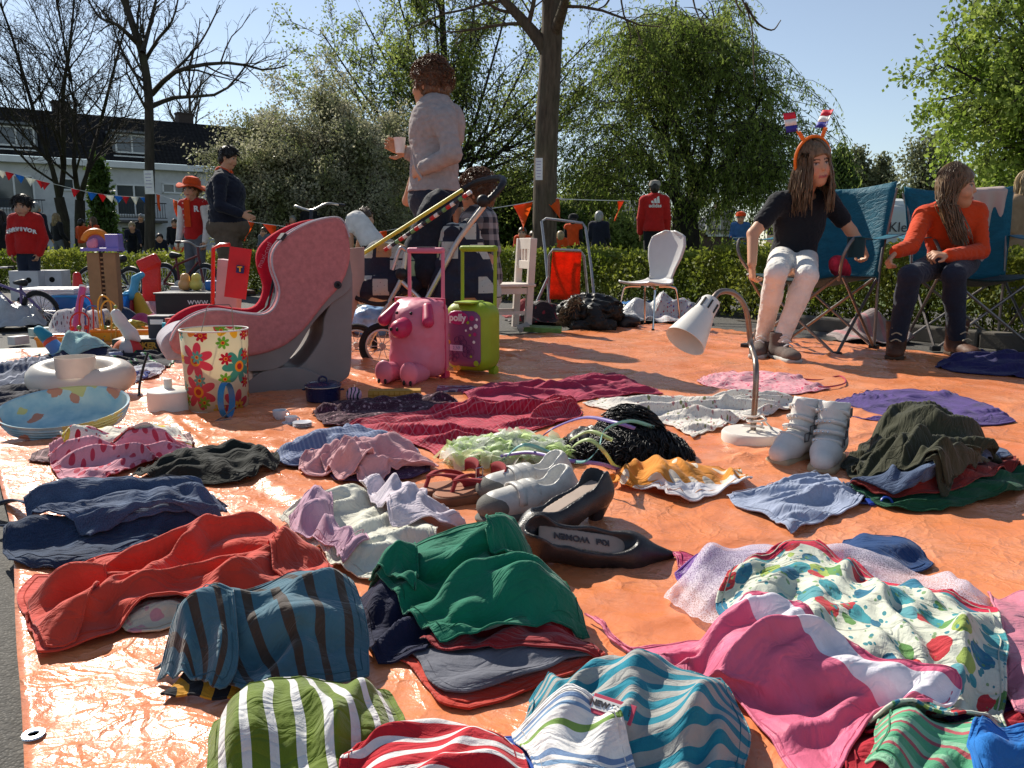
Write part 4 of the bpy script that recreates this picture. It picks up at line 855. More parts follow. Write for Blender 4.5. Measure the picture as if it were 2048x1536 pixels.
for cx, cy, rr in crown_c:
    cx = 1388 + (cx-1388) * .86
    for _ in range(int(rr*1.9)):
        if _ % 6 == 0: p0 = P(r_.gauss(cx,rr*.55),r_.gauss(cy,rr*.5),Yt+r_.uniform(-2.6,2.6))
        p = p0 + V3_((r_.gauss(0,.16),r_.gauss(0,.16),r_.gauss(0,.12))); L = r_.uniform(.9,2.4) + (r_.uniform(0,2.6) if cy>150 else 0); pts = [p]; d = Vector((r_.gauss(0,.35),r_.gauss(0,.35),.5))
        for i in range(6): d = d + Vector((r_.gauss(0,.04),r_.gauss(0,.04),-.42)); d.normalize(); pts.append(pts[-1]+d*L/6)
        if pts[-1].z > 1.2 or r_.random() < .5: strands.append(pts)
for pts in strands: br.append((np.array([tuple(p) for p in pts]),np.linspace(.012,.004,len(pts)),4))
for lb in limbs[1:]:
    for i in range(3,10):
        for _ in range(3):
            p = lb[i]; q = p + Vector((r_.gauss(0,.8),r_.gauss(0,.8),r_.uniform(.1,.9))); br.append((np.array([tuple(v) for v in curve([p,p.lerp(q,.5)+Vector((0,0,.25)),q],5)]),np.linspace(.03,.008,5),3))
b0 = np.array(br[0][0][0]); b0[2] = 0; wt = thing('willow_tree','weeping willow with dark forked trunk and hanging green strands','tree',tuple(b0),0,'leafy trees')
br[0][0][0][2] = 0; V, Q = tubes_mesh(br,lambda lv: (10,9,5,4,3)[min(lv,4)]); npmesh('trunk',V-b0,Q,BARK2,wt)
T = np.array([[tuple(p) for p in s_] for s_ in strands]); R_ = np.random.RandomState(8); f = R_.uniform(0,5.999,(len(T),46)); i = f.astype(int); a = (f-i)[...,None]; n = np.arange(len(T))[:,None]
q = (T[n,i]*(1-a)+T[n,i+1]*a).reshape(-1,3) + R_.normal(size=(len(T)*46,3)) * .045
V, Q = leaves_mesh(q,.15,5,1.6,0,.26); npmesh('crown',V-b0,Q,LEAF_W,wt,smooth=False)
# lime tree on the right
LEAF_G = leafmat('fresh_leaf',(.17,.26,.03),(.30,.37,.08),.55)
Yt = 14.0; g = Grower(61,[dict(n=4,ratio=.5,ang=50,wig=.1,trop=.1,f0=.3,k=6,len=3.0,rr=.5),dict(n=12,ratio=.42,ang=45,wig=.12,trop=.02,f0=.15,k=6,rr=.45),dict(n=9,ratio=.45,ang=42,wig=.16,trop=-.05,f0=.12,k=5,rr=.5,rmin=.007),dict(n=4,ratio=.5,ang=40,wig=.2,trop=-.05,f0=.2,k=4,rmin=.004)])
sp = curve([P(x,y,Yt) for x,y in ((2210,560),(2200,400),(2190,200),(2180,-100))],8); sp[0].z = 0; g.limb(sp,.2,.1,0)
for tp in ((1900,60),(1850,200),(1870,130),(1860,255),(1900,300),(1960,20),(2030,-40),(1960,340),(2030,250),(2060,330),(2000,160),(1930,-80),(2090,100),(2010,380)):
    a = P(2190,rnd.uniform(150,380),Yt); b = P(tp[0]+25,tp[1],Yt+rnd.uniform(-1.6,1.6)); g.limb(curve([a,a.lerp(b,.5)+Vector((0,0,.3)),b],8),.06,.015,1)
tree('linden_tree','fresh green tree reaching in from the right edge',g,BARK2,LEAF_G,4,.085,.09,.5,.7,group='leafy trees')
# smaller trees and shrubs further off
LEAF_D = leafmat('dark_leaf',(.045,.085,.016),(.09,.14,.03),.35); LEAF_P = leafmat('pale_leaf',(.17,.19,.09),(.24,.25,.13),.4)
def shrub(name,label,px,py0,py1,w,Y,leaf,n,ls,seed,group,weep=0.0):
    r = random.Random(seed); s_ = FPX / Y; rx = w / s_ / 2; zt = CAMH + (490-py1) / s_; zb = max(.0,CAMH+(490-py0)/s_); c = P(px,490,Y); t = thing(name,label,'tree' if name.endswith('tree') else 'shrub',(c.x,c.y,0),0,group)
    br = []; pts = []
    for k in range(n):
        a = r.uniform(0,6.28); u = r.uniform(0,1) ** .6; h = r.uniform(.08,1); prof = math.sin(math.pi*min(1,h*.85+.13)) ** .6 if not weep else (1-h*.75)
        e = Vector((math.cos(a)*rx*u*prof,math.sin(a)*rx*u*prof*.8,zb+(zt-zb)*h*r.uniform(.9,1.04))); b = Vector((e.x*.25,e.y*.25,max(0,e.z*.45)))
        m = b.lerp(e,.6) + Vector((0,0,.1*(zt-zb))); br.append((np.array([tuple(v) for v in curve([b,m,e],4)]),np.linspace(.02*Y/25,.006,4),3)); pts += [m.lerp(e,r.random())+Vector((r.gauss(0,.12),r.gauss(0,.12),r.gauss(0,.12)))*rx*.8 for _ in range(26)]
    br.append((np.array([tuple(v) for v in curve([(0,0,0),(.03*rx,0,zt*.4),(0,0,zt*.8)],6)]),np.linspace(.05*rx+.03,.02,6),0))
    V, Q = tubes_mesh(br,lambda lv: 6 if lv == 0 else 3); npmesh('trunk' if name.endswith('tree') else 'stem',V,Q,BARK2,t); V, Q = leaves_mesh([tuple(p) for p in pts],ls,seed,.6 if weep else .2,0,.6); npmesh('crown' if name.endswith('tree') else 'foliage',V,Q,leaf,t,smooth=False)
    return t
shrub('conifer_tree','dark narrow conifer standing before the white house',208,500,312,78,35,LEAF_D,260,.20,1,'leafy trees',1.0)
for k, (px,y0,y1,w,Y,lf,n,lb) in enumerate(((760,510,330,260,31,LEAF_D,300,'dark green shrub behind the standing woman\'s cup'),(1010,510,345,240,30,LEAF_D,300,'dark green shrub between the standing woman and the tree trunk'),(1180,510,340,170,30,LEAF_Y,260,'yellow green shrub between the trunk and the willow'),(1130,505,420,150,24,LEAF_D,160,'low dark shrub behind the orange bunting flag'),(1240,505,440,130,22,LEAF_Y,150,'low light green shrub left of the willow trunk'),(560,505,400,150,25,LEAF_B,160,'low grey green shrub under the blossoming tree'),(880,505,430,260,25,LEAF_D,220,'low dark shrub behind the stroller'))):
    shrub('shrub',lb,px,y0,y1,w,Y,lf,n,.13*Y/26,70+k,'shrubs beyond the hedge')
shrub('birch_tree','far weeping birch, the left one of two above the dark roof',1705,440,300,85,58,LEAF_P,150,.26,81,'far trees'); shrub('birch_tree','far weeping birch, the right one of two above the dark roof',1752,440,308,75,58,LEAF_P,130,.26,82,'far trees')
shrub('far_tree','dark far tree behind the head of the girl in black',1672,440,300,90,50,LEAF_D,170,.26,83,'far trees'); shrub('far_tree','pale far tree behind the braided girl\'s head',1850,440,265,170,40,LEAF_P,160,.2,84,'far trees')
shrub('shrub','bushy green shrub between the two camp chair backs',1805,500,385,130,20,LEAF_Y,200,.11,85,'shrubs beyond the hedge'); shrub('shrub','green shrub behind the towel on the second camp chair',1980,505,330,230,16,LEAF_G,260,.10,86,'shrubs beyond the hedge'); shrub('shrub','green bush growing between the two seated girls',1745,510,420,200,18,LEAF_Y,160,.1,88,'shrubs beyond the hedge')
# hedge along the far kerb
LEAF_H = leafmat('hedge_leaf',(.13,.18,.018),(.30,.32,.05),.45); hl = [(4.9,2.9),(3.55,4.95),(1.95,7.35),(.7,8.9),(-1.2,10.0),(-4.0,10.9),(-8.5,11.6)]
def hedge_piece(name,pts,wd,ht,n,ls,seed,label):
    R_ = np.random.RandomState(seed); p = np.array(pts); d = np.r_[0,np.cumsum(np.linalg.norm(np.diff(p,axis=0),axis=1))]; s_ = R_.uniform(0,d[-1],n)
    x = np.interp(s_,d,p[:,0]); y = np.interp(s_,d,p[:,1]); k = np.clip(np.searchsorted(d,s_)-1,0,len(p)-2); t = (p[k+1]-p[k]); t /= np.linalg.norm(t,axis=1,keepdims=True); nn = np.stack([-t[:,1],t[:,0]],1)
    hz = ht * (1+.16*noise2(s_*2.3,s_*0,seed)+.12*noise2(s_*9,s_*0,seed+1)); w = wd * (1+.3*noise2(s_*3,s_*0+5,seed))
    a = R_.uniform(-1,1,n); b = R_.uniform(0,1,n) ** .7; on = R_.rand(n) < .55; side = R_.rand(n) < .5
    a = np.where(on & side,np.sign(a)*(1-R_.uniform(0,.25,n)**1.5),a); b = np.where(on & ~side,1-R_.uniform(0,.25,n)**1.5+R_.exponential(.03,n),b)
    z = hz * b; half = w / 2 * (1-.25*b**4); P3 = np.stack([x+nn[:,0]*a*half,y+nn[:,1]*a*half,z],1)
    t_ = thing(name,label,'hedge',(p[0][0],p[0][1],0),0,'hedges along the street'); o = np.array([p[0][0],p[0][1],0])
    V, Q = leaves_mesh(P3-o,ls,seed,-.2,.01,.6); npmesh('foliage',V,Q,LEAF_H,t_,smooth=False)
    br = []
    for i in range(int(d[-1]*26)):
        s0 = R_.uniform(0,d[-1]); x0, y0 = np.interp(s0,d,p[:,0]), np.interp(s0,d,p[:,1]); b = Vector((x0,y0,0)); e = b + Vector((R_.normal()*.16,R_.normal()*.16,ht*R_.uniform(.7,1.0)))
        br.append((np.array([tuple(v-Vector(o)) for v in curve([b,b.lerp(e,.5)+Vector((R_.normal()*.05,R_.normal()*.05,0)),e],4)]),np.linspace(.008,.003,4),3))
    V, Q = tubes_mesh(br,lambda l: 3); npmesh('twigs',V,Q,BARK2,t_); return t_
hedge_piece('hedge',hl[:3],.75,.56,52000,.034,2,'low clipped hedge behind the camp chairs and the white shell chair')
hedge_piece('hedge',hl[2:5],.75,.52,30000,.042,3,'low clipped hedge in the middle behind the wooden chair'); hedge_piece('hedge',hl[4:],.75,.47,26000,.048,4,'low clipped hedge on the left behind the toys')
kb = MB(); CONC = M('concrete',(.11,.10,.085),.9,0,.2,6,.4,grime=.4)
kerb = thing('kerb','grey concrete kerb in front of the hedge','kerb')
for i in range(9):
    m_ = MB(); c = UVW(-2.6+i*.8,5.02,.045); m_.box((0,0,0),(.79,.13,.10)); o = m_.build('kerb_stone',CONC,kerb,bevel=.012); o.location = c; o.rotation_euler = (rnd.uniform(-.01,.01),0,math.atan2(AU.y,AU.x)+rnd.uniform(-.008,.008))
sb = MB(); a_, b_, c_, d_ = UVW(-3,5.08,.006), UVW(4.6,5.08,.006), UVW(4.6,6.3,.006), UVW(-3,6.3,.006); sb.add([a_,b_,c_,d_],[(3,2,1,0)]); tag(sb.build('soil_bed',M('soil',(.07,.055,.04),.95,0,.4,14,.6)),kind='structure')
lw = MB(); lw.add([(-60,13.2,.008),(-8,12.6,.008),(1,10.6,.008),(6,5.2,.008),(60,8,.008),(60,80,.008),(-60,80,.008)],[tuple(range(7))]); tag(lw.build('lawn',M('lawn_grass',(.06,.085,.02),.95,0,.4,2.5,.5)),kind='structure')
R_ = np.random.RandomState(5)
N = 14000; sx = R_.uniform(-3,4.4,N); sv = 5.15 + R_.rand(N) * .25; p = np.array([tuple(UVW(a,b,.01)) for a,b in zip(sx,sv)]); V, Q = leaves_mesh(p[:5200],.03,3,-.6,.02,.6); tag(npmesh('ground_litter',V,Q,leafmat('litter',(.12,.08,.04),(.07,.10,.02),.2),None,smooth=False),'dry leaves and weeds scattered along the foot of the hedge','leaves',kind='stuff')
# ---- the white house
HD = Vector((.788,.616,0)); HN_ = Vector((.616,-.788,0)); HO = Vector((-27.9,45.0,0))   # local x along the front, y inwards
def tilemat():
    t = NT('roof_tiles'); v = t.coord(); sx = t.n('SeparateXYZ',{0: v}); a = t.math('FRACT',t.math('DIVIDE',sx.outputs[0],.24)); b = t.math('FRACT',t.math('DIVIDE',sx.outputs[2],.2))
    h = t.math('ADD',t.math('SINE',t.math('MULTIPLY',a,6.283)),b); c = t.ramp(t.noise(v,7,4),[(.3,(.010,.010,.011)),(.7,(.028,.026,.026))])
    c = t.mix(t.math('MULTIPLY',t.math('LESS_THAN',b,.15),.7),c,(.006,.006,.006)); return t.surf(c,.7,normal=t.bump(h,.8,.04),spec=.15)
TILE = tilemat(); STUC = M('white_stucco',(.58,.58,.57),.9,0,.08,1.5,.3,grime=.25); FRAME = M('white_paint',(.72,.72,.70),.5,0,.06,3); GLASS = mplain('window_glass',(.05,.06,.075),.08,0,.8); RAIL = M('dark_railing',(.03,.03,.035),.5)
hs = thing('terraced_house','white terraced house with dark tiled mansard roof and dormers','house',HO,math.atan2(HD.y,HD.x))
m_ = MB(); m_.box((8,5,2.65),(44,10,5.3)); m_.build('wall',STUC,hs)
m_ = MB(); m_.add([(-14,-.35,5.35),(30,-.35,5.35),(30,1.9,8.1),(-14,1.9,8.1),(-14,9,8.1),(30,9,8.1)],[(0,1,2,3),(3,2,5,4),(0,3,4),(1,5,2)]); rf = m_.build('roof',TILE,hs)
m_ = MB(); m_.box((8,-.25,5.15),(44,.5,.34)); m_.build('fascia',FRAME,hs)
for x in (-2.6,4.3,11.2):
    m_ = MB(); m_.box((x,2.4,8.3),(.9,.7,.7)); m_.box((x,2.4,8.7),(1.0,.8,.1)); m_.build('chimney',M('chimney_brick',(.06,.045,.04),.9),rf)
def window(x0,x1,z0,z1,y,par,split=2,name='window'):
    w = thing(name,None,None); w.parent = par; m_ = MB(); t_ = .09
    for a, b, c, d in ((x0,x1,z0,z0+t_),(x0,x1,z1-t_,z1),(x0,x0+t_,z0,z1),(x1-t_,x1,z0,z1)): m_.box(((a+b)/2,y,(c+d)/2),(b-a+.001*(a == x0),.12,d-c))
    for i in range(1,split): q = x0 + (x1-x0) * i / split; m_.box((q,y+.003,(z0+z1)/2),(t_,.11,z1-z0-.01))
    m_.build('frame',FRAME,w)
    for i in range(split):
        a, b = x0 + (x1-x0) * i / split, x0 + (x1-x0) * (i+1) / split; m_ = MB(); m_.box(((a+b)/2,y+.03,(z0+z1)/2),(b-a-.1,.02,z1-z0-.1)); m_.build('pane',GLASS,w)
    return w
for x0, x1 in ((.65,2.45),(6.5,8.3),(14.5,16.3),(-5,-3.2)):
    dm = thing('dormer',None,None); dm.parent = hs; m_ = MB(); m_.box(((x0+x1)/2,.75,6.35),(x1-x0+.25,1.3,1.25)); m_.build('dormer_cheek',M('lead_grey',(.16,.17,.18),.6),dm); m_ = MB(); m_.box(((x0+x1)/2,.6,7.04),(x1-x0+.5,1.8,.12)); m_.build('dormer_roof',M('lead_grey',(.16,.17,.18),.6),dm)
    window(x0,x1,5.85,6.9,.06,dm,2); m_ = MB(); m_.box(((x0+x1)/2,-.02,5.66),(x1-x0+.3,.2,.08)); m_.build('sill',FRAME,dm)
for x0, x1, z0, z1, sp_ in ((.25,2.2,2.5,4.35,2),(-2.6,-.3,2.9,4.3,1),(6.3,8.3,2.3,4.1,2),(8.9,10.3,3.65,4.25,2),(11.3,13.0,2.7,4.2,2),(3.4,4.2,3.6,4.3,1),(4.7,5.6,3.5,4.3,1),(9.2,10.8,.3,1.7,2),(6.4,8.0,.2,1.7,2),(.3,2.2,.2,1.6,2)): window(x0,x1,z0,z1,-.04,hs,sp_)
for x0, x1 in ((-.4,2.5),(6.1,8.8),(13,16)):
    bl = thing('balcony',None,None); bl.parent = hs; m_ = MB(); m_.box(((x0+x1)/2,-.55,1.95),(x1-x0,1.1,.14)); m_.build('slab',CONC,bl)
    m_ = MB(); m_.box(((x0+x1)/2,-1.06,3.0),(x1-x0,.05,.06)); m_.box(((x0+x1)/2,-1.06,2.15),(x1-x0,.04,.04)); m_.build('rail',RAIL,bl)
    for i in range(int((x1-x0)/.14)): m_ = MB(); m_.box((x0+.07+i*.14,-1.06,2.57),(.025,.025,.82)); m_.build('baluster',RAIL,bl)
m_ = MB(); m_.tube([(10.9,-.08,0),(10.9,-.08,5.0)],.06,8); m_.build('downpipe',M('pipe_grey',(.12,.12,.12),.6),hs)
# other houses, mostly roofs, beyond the trees
BRK = M('brown_brick',(.10,.065,.05),.9,0,.2,3); SLATE = M('slate_roof',(.055,.06,.07),.7,0,.2,3); DROOF = M('dark_roof',(.02,.02,.022),.8)
def house(label,x0,x1,zt_px,ze_px,Y,roof,wall,wins=()):
    s_ = FPX / Y; a, b = P(x0,490,Y), P(x1,490,Y); w = b.x - a.x; ze, zt = CAMH + (490-ze_px) / s_, CAMH + (490-zt_px) / s_; h = thing('far_house',label,'house',(a.x,Y,0),0,'houses beyond the park')
    m_ = MB(); m_.box((w/2,4,ze/2),(w,8,ze)); m_.build('wall',wall,h); m_ = MB(); m_.add([(-.3,-.3,ze),(w+.3,-.3,ze),(w+.3,8.3,ze),(-.3,8.3,ze),(.2,3.5,zt),(w-.2,3.5,zt)],[(0,1,5,4),(2,3,4,5),(1,2,5),(3,0,4),(3,2,1,0)]); r = m_.build('roof',roof,h); m_ = MB(); m_.box((w*.8,3.5,zt+.3),(.7,.6,1.0)); m_.build('chimney',BRK,r)
    for i in range(int(w/2.2)):
        for z in ([1.0] if ze<3.4 else [1.0,3.6]): window(.6+i*2.2,1.9+i*2.2,z,z+1.3,-.05,h,2)
    return h
house('dark house half hidden behind the shrubs by the tree trunk',930,1290,385,425,42,SLATE,BRK); house('house with a slate roof seen between the willow and the orange cap',1385,1500,432,462,40,SLATE,BRK); house('dark roofed house behind the first camp chair',1640,1870,418,450,38,DROOF,BRK); house('brown house behind the second camp chair',1900,2140,390,440,44,DROOF,BRK); house('brown house glimpsed under the blossoming tree',640,900,395,432,46,SLATE,BRK)
# ---- bunting
def bunting(label,pts,flags,fw,fh,cols,group='bunting lines'):
    t = thing('bunting',label,'bunting',(0,0,0),0,group); pth = curve([P(*p) for p in pts],60); m_ = MB(); m_.tube(pth,.006,4); m_.build('string',M('string_white',(.6,.6,.56),.8),t); r = random.Random(len(flags)); xs = [1024+FPX*(p.x/(p.y*CP-(p.z-CAMH)*SP)) for p in pth]
    for k, fx in enumerate(flags):
        i = min(range(len(xs)),key=lambda j: abs(xs[j]-fx)); p = pth[i]; d = (pth[min(i+1,59)]-pth[max(i-1,0)]).normalized(); sw = r.uniform(-.35,.35); n_ = d.cross(Vector((0,0,1))).normalized(); dn = (Vector((0,0,-1))+n_*sw+d*r.uniform(-.3,.3)).normalized(); w = fw * r.uniform(.85,1.1); q = MB(); rows = 6; vs = []
        for j in range(rows+1):
            f = j / rows; wd = w * (1-f) + .003
            for e in (-1,0,1): vs.append(p+d*(e*wd/2)+dn*(fh*f)+n_*(.02*math.sin(3*f+e+k)))
        q.add(vs,[(3*j+e,3*j+e+1,3*j+e+4,3*j+e+3) for j in range(rows) for e in (0,1)]); q.build('flag',cols[k % len(cols)],t,True,solid=.002)
RED_, WHT_, BLU_, ORG_ = fab('flag_red',(.6,.03,.04),transl=.4), fab('flag_white',(.75,.75,.7),transl=.4), fab('flag_blue',(.03,.2,.55),transl=.4), fab('flag_orange',(.85,.13,.015),transl=.45)
bunting('line of small red, white and blue pennants before the white house',[(-60,325,15),(0,340,15.4),(100,366,15.6),(200,388,15.8),(295,395,16)],[3,22,42,62,80,92,148,182,203,220,238,253,271,287],.17,.15,[WHT_,RED_,BLU_,WHT_,RED_,RED_,RED_,BLU_,RED_,WHT_,BLU_,RED_,WHT_,BLU_])
bunting('line of large orange pennants sagging from the bare tree to the trunk',[(308,386,15.9),(355,402,15),(430,428,13.5),(500,443,12.5),(570,453,12),(650,465,11.5),(710,470,11),(770,462,10.6),(850,446,10.2),(940,424,9.8),(1040,408,9.4),(1086,397,9.1)],[320,356,418,502,540,600,672,766,860,940,1040],.27,.30,[ORG_]); bunting('short end of orange bunting right of the tree trunk',[(1094,397,9.08),(1180,400,9.6),(1260,402,11)],[1103,1240],.22,.26,[ORG_])
# ---------------------------------------------------------------- people
def skinmat():
    t = NT('skin'); a = t.n('Attribute',attribute_name='Col').outputs[0]; v = t.coord(); n = t.noise(v,60,3)
    c = t.mix(1.0,a,t.n('MapRange',{0: n,1: .3,2: .7,3: .93,4: 1.07}).outputs[0],'MULTIPLY')
    return t.surf(a,.5,normal=t.bump(n,.06,.004),spec=.35)
SKINM = skinmat(); SKIN = (.55,.29,.175)
def hairmat(name,c,c2):
    t = NT(name); v = t.coord(); mp = t.n('Mapping',{0: v,3: (1,1,.12)}).outputs[0]
    return t.surf(t.mix(t.ramp(t.noise(mp,90,4),[(.35,(0,0,0)),(.65,(1,1,1))]),c,c2),.42,spec=.5,transl=.12)
HAIR = {k: hairmat('hair_'+k,*v) for k,v in dict(brown=((.045,.024,.012),(.11,.065,.032)),dark=((.010,.007,.006),(.028,.019,.014)),blonde=((.30,.20,.09),(.48,.36,.2)),grey=((.22,.22,.21),(.40,.4,.38)),auburn=((.085,.038,.018),(.21,.10,.048)),light=((.10,.06,.03),(.24,.155,.085))).items()}
def V3(*a): return Vector(a)
def hand(S,w,d,nrm,k,curl=.5,side=1):
    """palm, four fingers and a thumb; d points down the hand, nrm out of its back"""
    d = d.normalized(); nrm = (nrm-d*nrm.dot(d)).normalized(); t = d.cross(nrm) * side
    pl = w + d * .085 * k
    for o in (-.024,-.008,.008,.024): S.cap(w+d*.015*k+t*o*.6*k,pl+t*o*k,.014*k,.012*k,.008*k)
    for i, (o,ln) in enumerate(((-.027,.058),(-.009,.072),(.009,.078),(.027,.068))):
        a = pl + t * o * k; c = curl * (1.0+.12*i); d1 = (d*math.cos(c*.8)-nrm*math.sin(c*.8)); d2 = (d*math.cos(c*1.9)-nrm*math.sin(c*1.9))
        b = a + d1 * ln * .5 * k; S.cap(a,b,.0095*k,.0085*k,.003); S.cap(b,b+d2*ln*.5*k,.0085*k,.007*k,.003)
    a = w + d * .03 * k + t * .026 * k; b = a + (d*.6+t*.7-nrm*.3).normalized() * .04 * k; S.cap(a,b,.012*k,.0105*k,.006*k); S.cap(b,b+(d*.9+t*.25-nrm*.4).normalized()*.03*k,.0105*k,.008*k,.003)
def stand(base,H,f,lean=0.0,arms=None,step=.0):
    b = Vector((base[0],base[1],0)); f = Vector((f[0],f[1],0)).normalized(); r = f.cross(V3(0,0,1)); z = lambda q: V3(0,0,q*H); a = arms or {}
    J = dict(pel=b+z(.52),chest=b+z(.72)+f*lean*.5,neck=b+z(.835)+f*lean,head=b+z(.925)+f*(lean+.012),fd=f)
    for s, n in ((-1,'L'),(1,'R')):
        J['sh'+n] = b + z(.805) + r * s * .105 * H + f * lean; J['el'+n] = J['sh'+n] + r * s * .03 * H - z(.18); J['wr'+n] = J['el'+n] + f * .05 * H - z(.15)
        J['hip'+n] = b + z(.5) + r * s * .05 * H; J['kn'+n] = b + z(.275) + r * s * .055 * H + f * (.03+s*step); J['an'+n] = b + z(.045) + r * s * .06 * H + f * (s*step*1.6); J['td'+n] = (f+r*s*.15).normalized()
    for q, v in a.items(): J[q] = J[q] + r * v[0] * H + f * v[1] * H + V3(0,0,v[2]*H)
    return J
def person(label,J,k=1.0,hk=1.0,vox=.02,top=None,sleeve=1,trousers=None,hair='brown',style='short',skin=SKIN,shoes=None,sole=None,fat=1.0,wr=.004,hem=.0,loose=.012,fingers=None,curl=.5,group='people at the street market',neckline=None,hair_len=.2,boot=0,seed=1,legloose=.012,handdir=None,wrf=70):
    base = Vector((J['pel'].x,J['pel'].y,0)); J = {q: (v-base if q[:2] not in ('fd','td','up') else v) for q,v in J.items()}
    t = thing('person',label,'person',base,0,group); fingers = vox <= .0125 if fingers is None else fingers
    fd = J['fd'].normalized(); up = J.get('up',V3(0,0,1)); rt = fd.cross(up).normalized(); up = rt.cross(fd).normalized(); HR = Matrix((rt,fd,up)).transposed()      # columns: right, forward, up
    hd = J['head']; body_f = (J['shR']-J['shL']).normalized(); tor = (J['neck']-J['pel']).normalized(); bf = tor.cross(body_f).normalized(); TR = Matrix((body_f,-bf,tor)).transposed()
    def torso(S,e,lo=True):
        ch, pl = J['chest'], J['pel']; wd = (J['shR']-J['shL']).length
        S.ell(ch+tor*.02*k,(wd*.43+e,.105*k*fat+e,.19*k+e),TR,.04*k); S.ell(ch.lerp(pl,.55),(.125*k*fat+e,.10*k*fat+e,.17*k+e),TR,.05*k)
        if lo: S.ell(pl,(.145*k*(.5+.5*fat)+e,.115*k*fat+e,.13*k+e),TR,.05*k)
        S.cap(J['shL']-tor*.012*k,J['shR']-tor*.012*k,.048*k+e,None,.04*k)
        for n in 'LR': S.cap(J['neck']-tor*.0*k,J['sh'+n].lerp(J['neck'],.25),.05*k+e,.042*k+e,.04*k)
        S.cap(J['neck']-tor*.03*k,J['neck']+tor*.0*k,.075*k+e,.055*k+e,.03*k)
    def arm(S,n,e,upto=2.0,e2=None):
        s_, el, w = J['sh'+n], J['el'+n], J['wr'+n]
        S.cap(s_,s_.lerp(el,min(1,upto)),.052*k+e,(.040 if upto >= 1 else .046)*k+e,.03*k)
        if upto > 1: S.cap(el,el.lerp(w,upto-1),.040*k+e,(.030*k+e) if e2 is None else e2,.015*k)
    def leg(S,n,e,upto=2.0):
        h, kn, an = J['hip'+n], J['kn'+n], J['an'+n]
        S.cap(h,kn,.082*k*(.6+.4*fat)+e,.056*k+e,.03*k); S.cap(kn,kn.lerp(an,upto-1),.056*k+e,.042*k+e,.02*k); S.ell(kn.lerp(an,.3)-J['td'+n]*.015*k,(.05*k+e,.05*k+e,.10*k),None,.03*k)
    S = Sdf(); torso(S,0)
    for n in 'LR':
        arm(S,n,0); leg(S,n,0)
        sd_ = -1 if n == 'L' else 1; d = (J['wr'+n]-J['el'+n]).normalized(); 
        if handdir and n in handdir: d, nr = handdir[n]
        else: nr = rt * sd_ + fd * .3
        if fingers: hand(S,J['wr'+n],d,nr,k*1.08,curl,sd_*(1 if (handdir and n in handdir) else-1))
        else: S.cap(J['wr'+n],J['wr'+n]+d*.08*k,.026*k,.022*k,.01); S.cap(J['wr'+n]+d*.08*k,J['wr'+n]+d*.15*k,.02*k,.012*k,.01)
        S.cap(V3(J['an'+n].x,J['an'+n].y,.05),V3(J['an'+n].x,J['an'+n].y,.034)+J['td'+n]*.12*k,.03*k,.02*k,.02)
    S.cap(J['neck']-tor*.04*k,hd-up*.05*hk-fd*.01,.055*k,.047*k,.02*k)
    h_ = lambda x, y, z: hd + rt * x * hk + fd * y * hk + up * z * hk
    S.ell(h_(0,-.008,.025),(.074*hk,.092*hk,.092*hk),HR,.02); S.ell(h_(0,.02,-.035),(.060*hk,.066*hk,.078*hk),HR,.03); S.ell(h_(0,.052,-.088),(.026*hk,.026*hk,.022*hk),HR,.03)
    S.cap(h_(0,.080,.012),h_(0,.094,-.020),.007*hk,.0105*hk,.012); S.ell(h_(0,.074,-.058),(.028*hk,.017*hk,.014*hk),HR,.012)
    for s_ in (-1,1):
        S.ell(h_(s_*.032,.092,.008),(.017*hk,.016*hk,.011*hk),HR,.012,True); S.ell(h_(s_*.074,-.005,-.005),(.011*hk,.02*hk,.031*hk),HR,.006); S.ell(h_(s_*.045,.055,-.035),(.026*hk,.026*hk,.026*hk),HR,.02)
    hc = dict(brown=(.05,.03,.02),dark=(.012,.01,.008),blonde=(.25,.17,.08),grey=(.2,.2,.2),auburn=(.09,.035,.02),light=(.08,.05,.028))[hair]
    def vcol(V):
        C = np.tile(np.array(skin,float),(len(V),1)); q = V - np.array(hd); x, y, z = q @ np.array(rt) / hk, q @ np.array(fd) / hk, q @ np.array(up) / hk
        fr = y > .045; ck = fr & (np.hypot(np.abs(x)-.042,z+.03)<.022); C[ck] = C[ck] * np.array([1.06,.86,.84])
        lp = fr & (np.abs(z+.0615-.10*np.abs(x))<.0085) & (np.abs(x)<.026); C[lp] = (.42,.12,.11); ml = fr & (np.abs(z+.0605-.10*np.abs(x))<.0025) & (np.abs(x)<.024); C[ml] = (.16,.04,.04)
        ey = fr & (np.hypot((np.abs(x)-.032)/2.0,z-.008)<.0062); C[ey] = (.42,.36,.33); ir = fr & (np.hypot(np.abs(x)-.032,z-.008)<.0060); C[ir] = (.03,.018,.012); ld = fr & (np.abs(z-.0155)<.003) & (np.abs(np.abs(x)-.032)<.018); C[ld] = (.06,.03,.025)
        bw = fr & (np.abs(z-.033+.25*np.abs(np.abs(x)-.03))<.0045) & (np.abs(x)>.012) & (np.abs(x)<.054); C[bw] = np.array(hc) * .8
        return C
    S.build('body',SKINM,t,vox,vcol=vcol)
    rr = lambda a: [(a*wr/.004,wrf,seed),(a*.5*wr/.004,wrf*2.3,seed+1)]
    if trousers is not None:
        S = Sdf(); S.ell(J['pel'],(.145*k*(.5+.5*fat)+legloose,.115*k*fat+legloose,.13*k+legloose),TR,.04*k)
        for n in 'LR': leg(S,n,legloose,1.97)
        S.build('trousers',trousers,t,vox,rr(.0035))
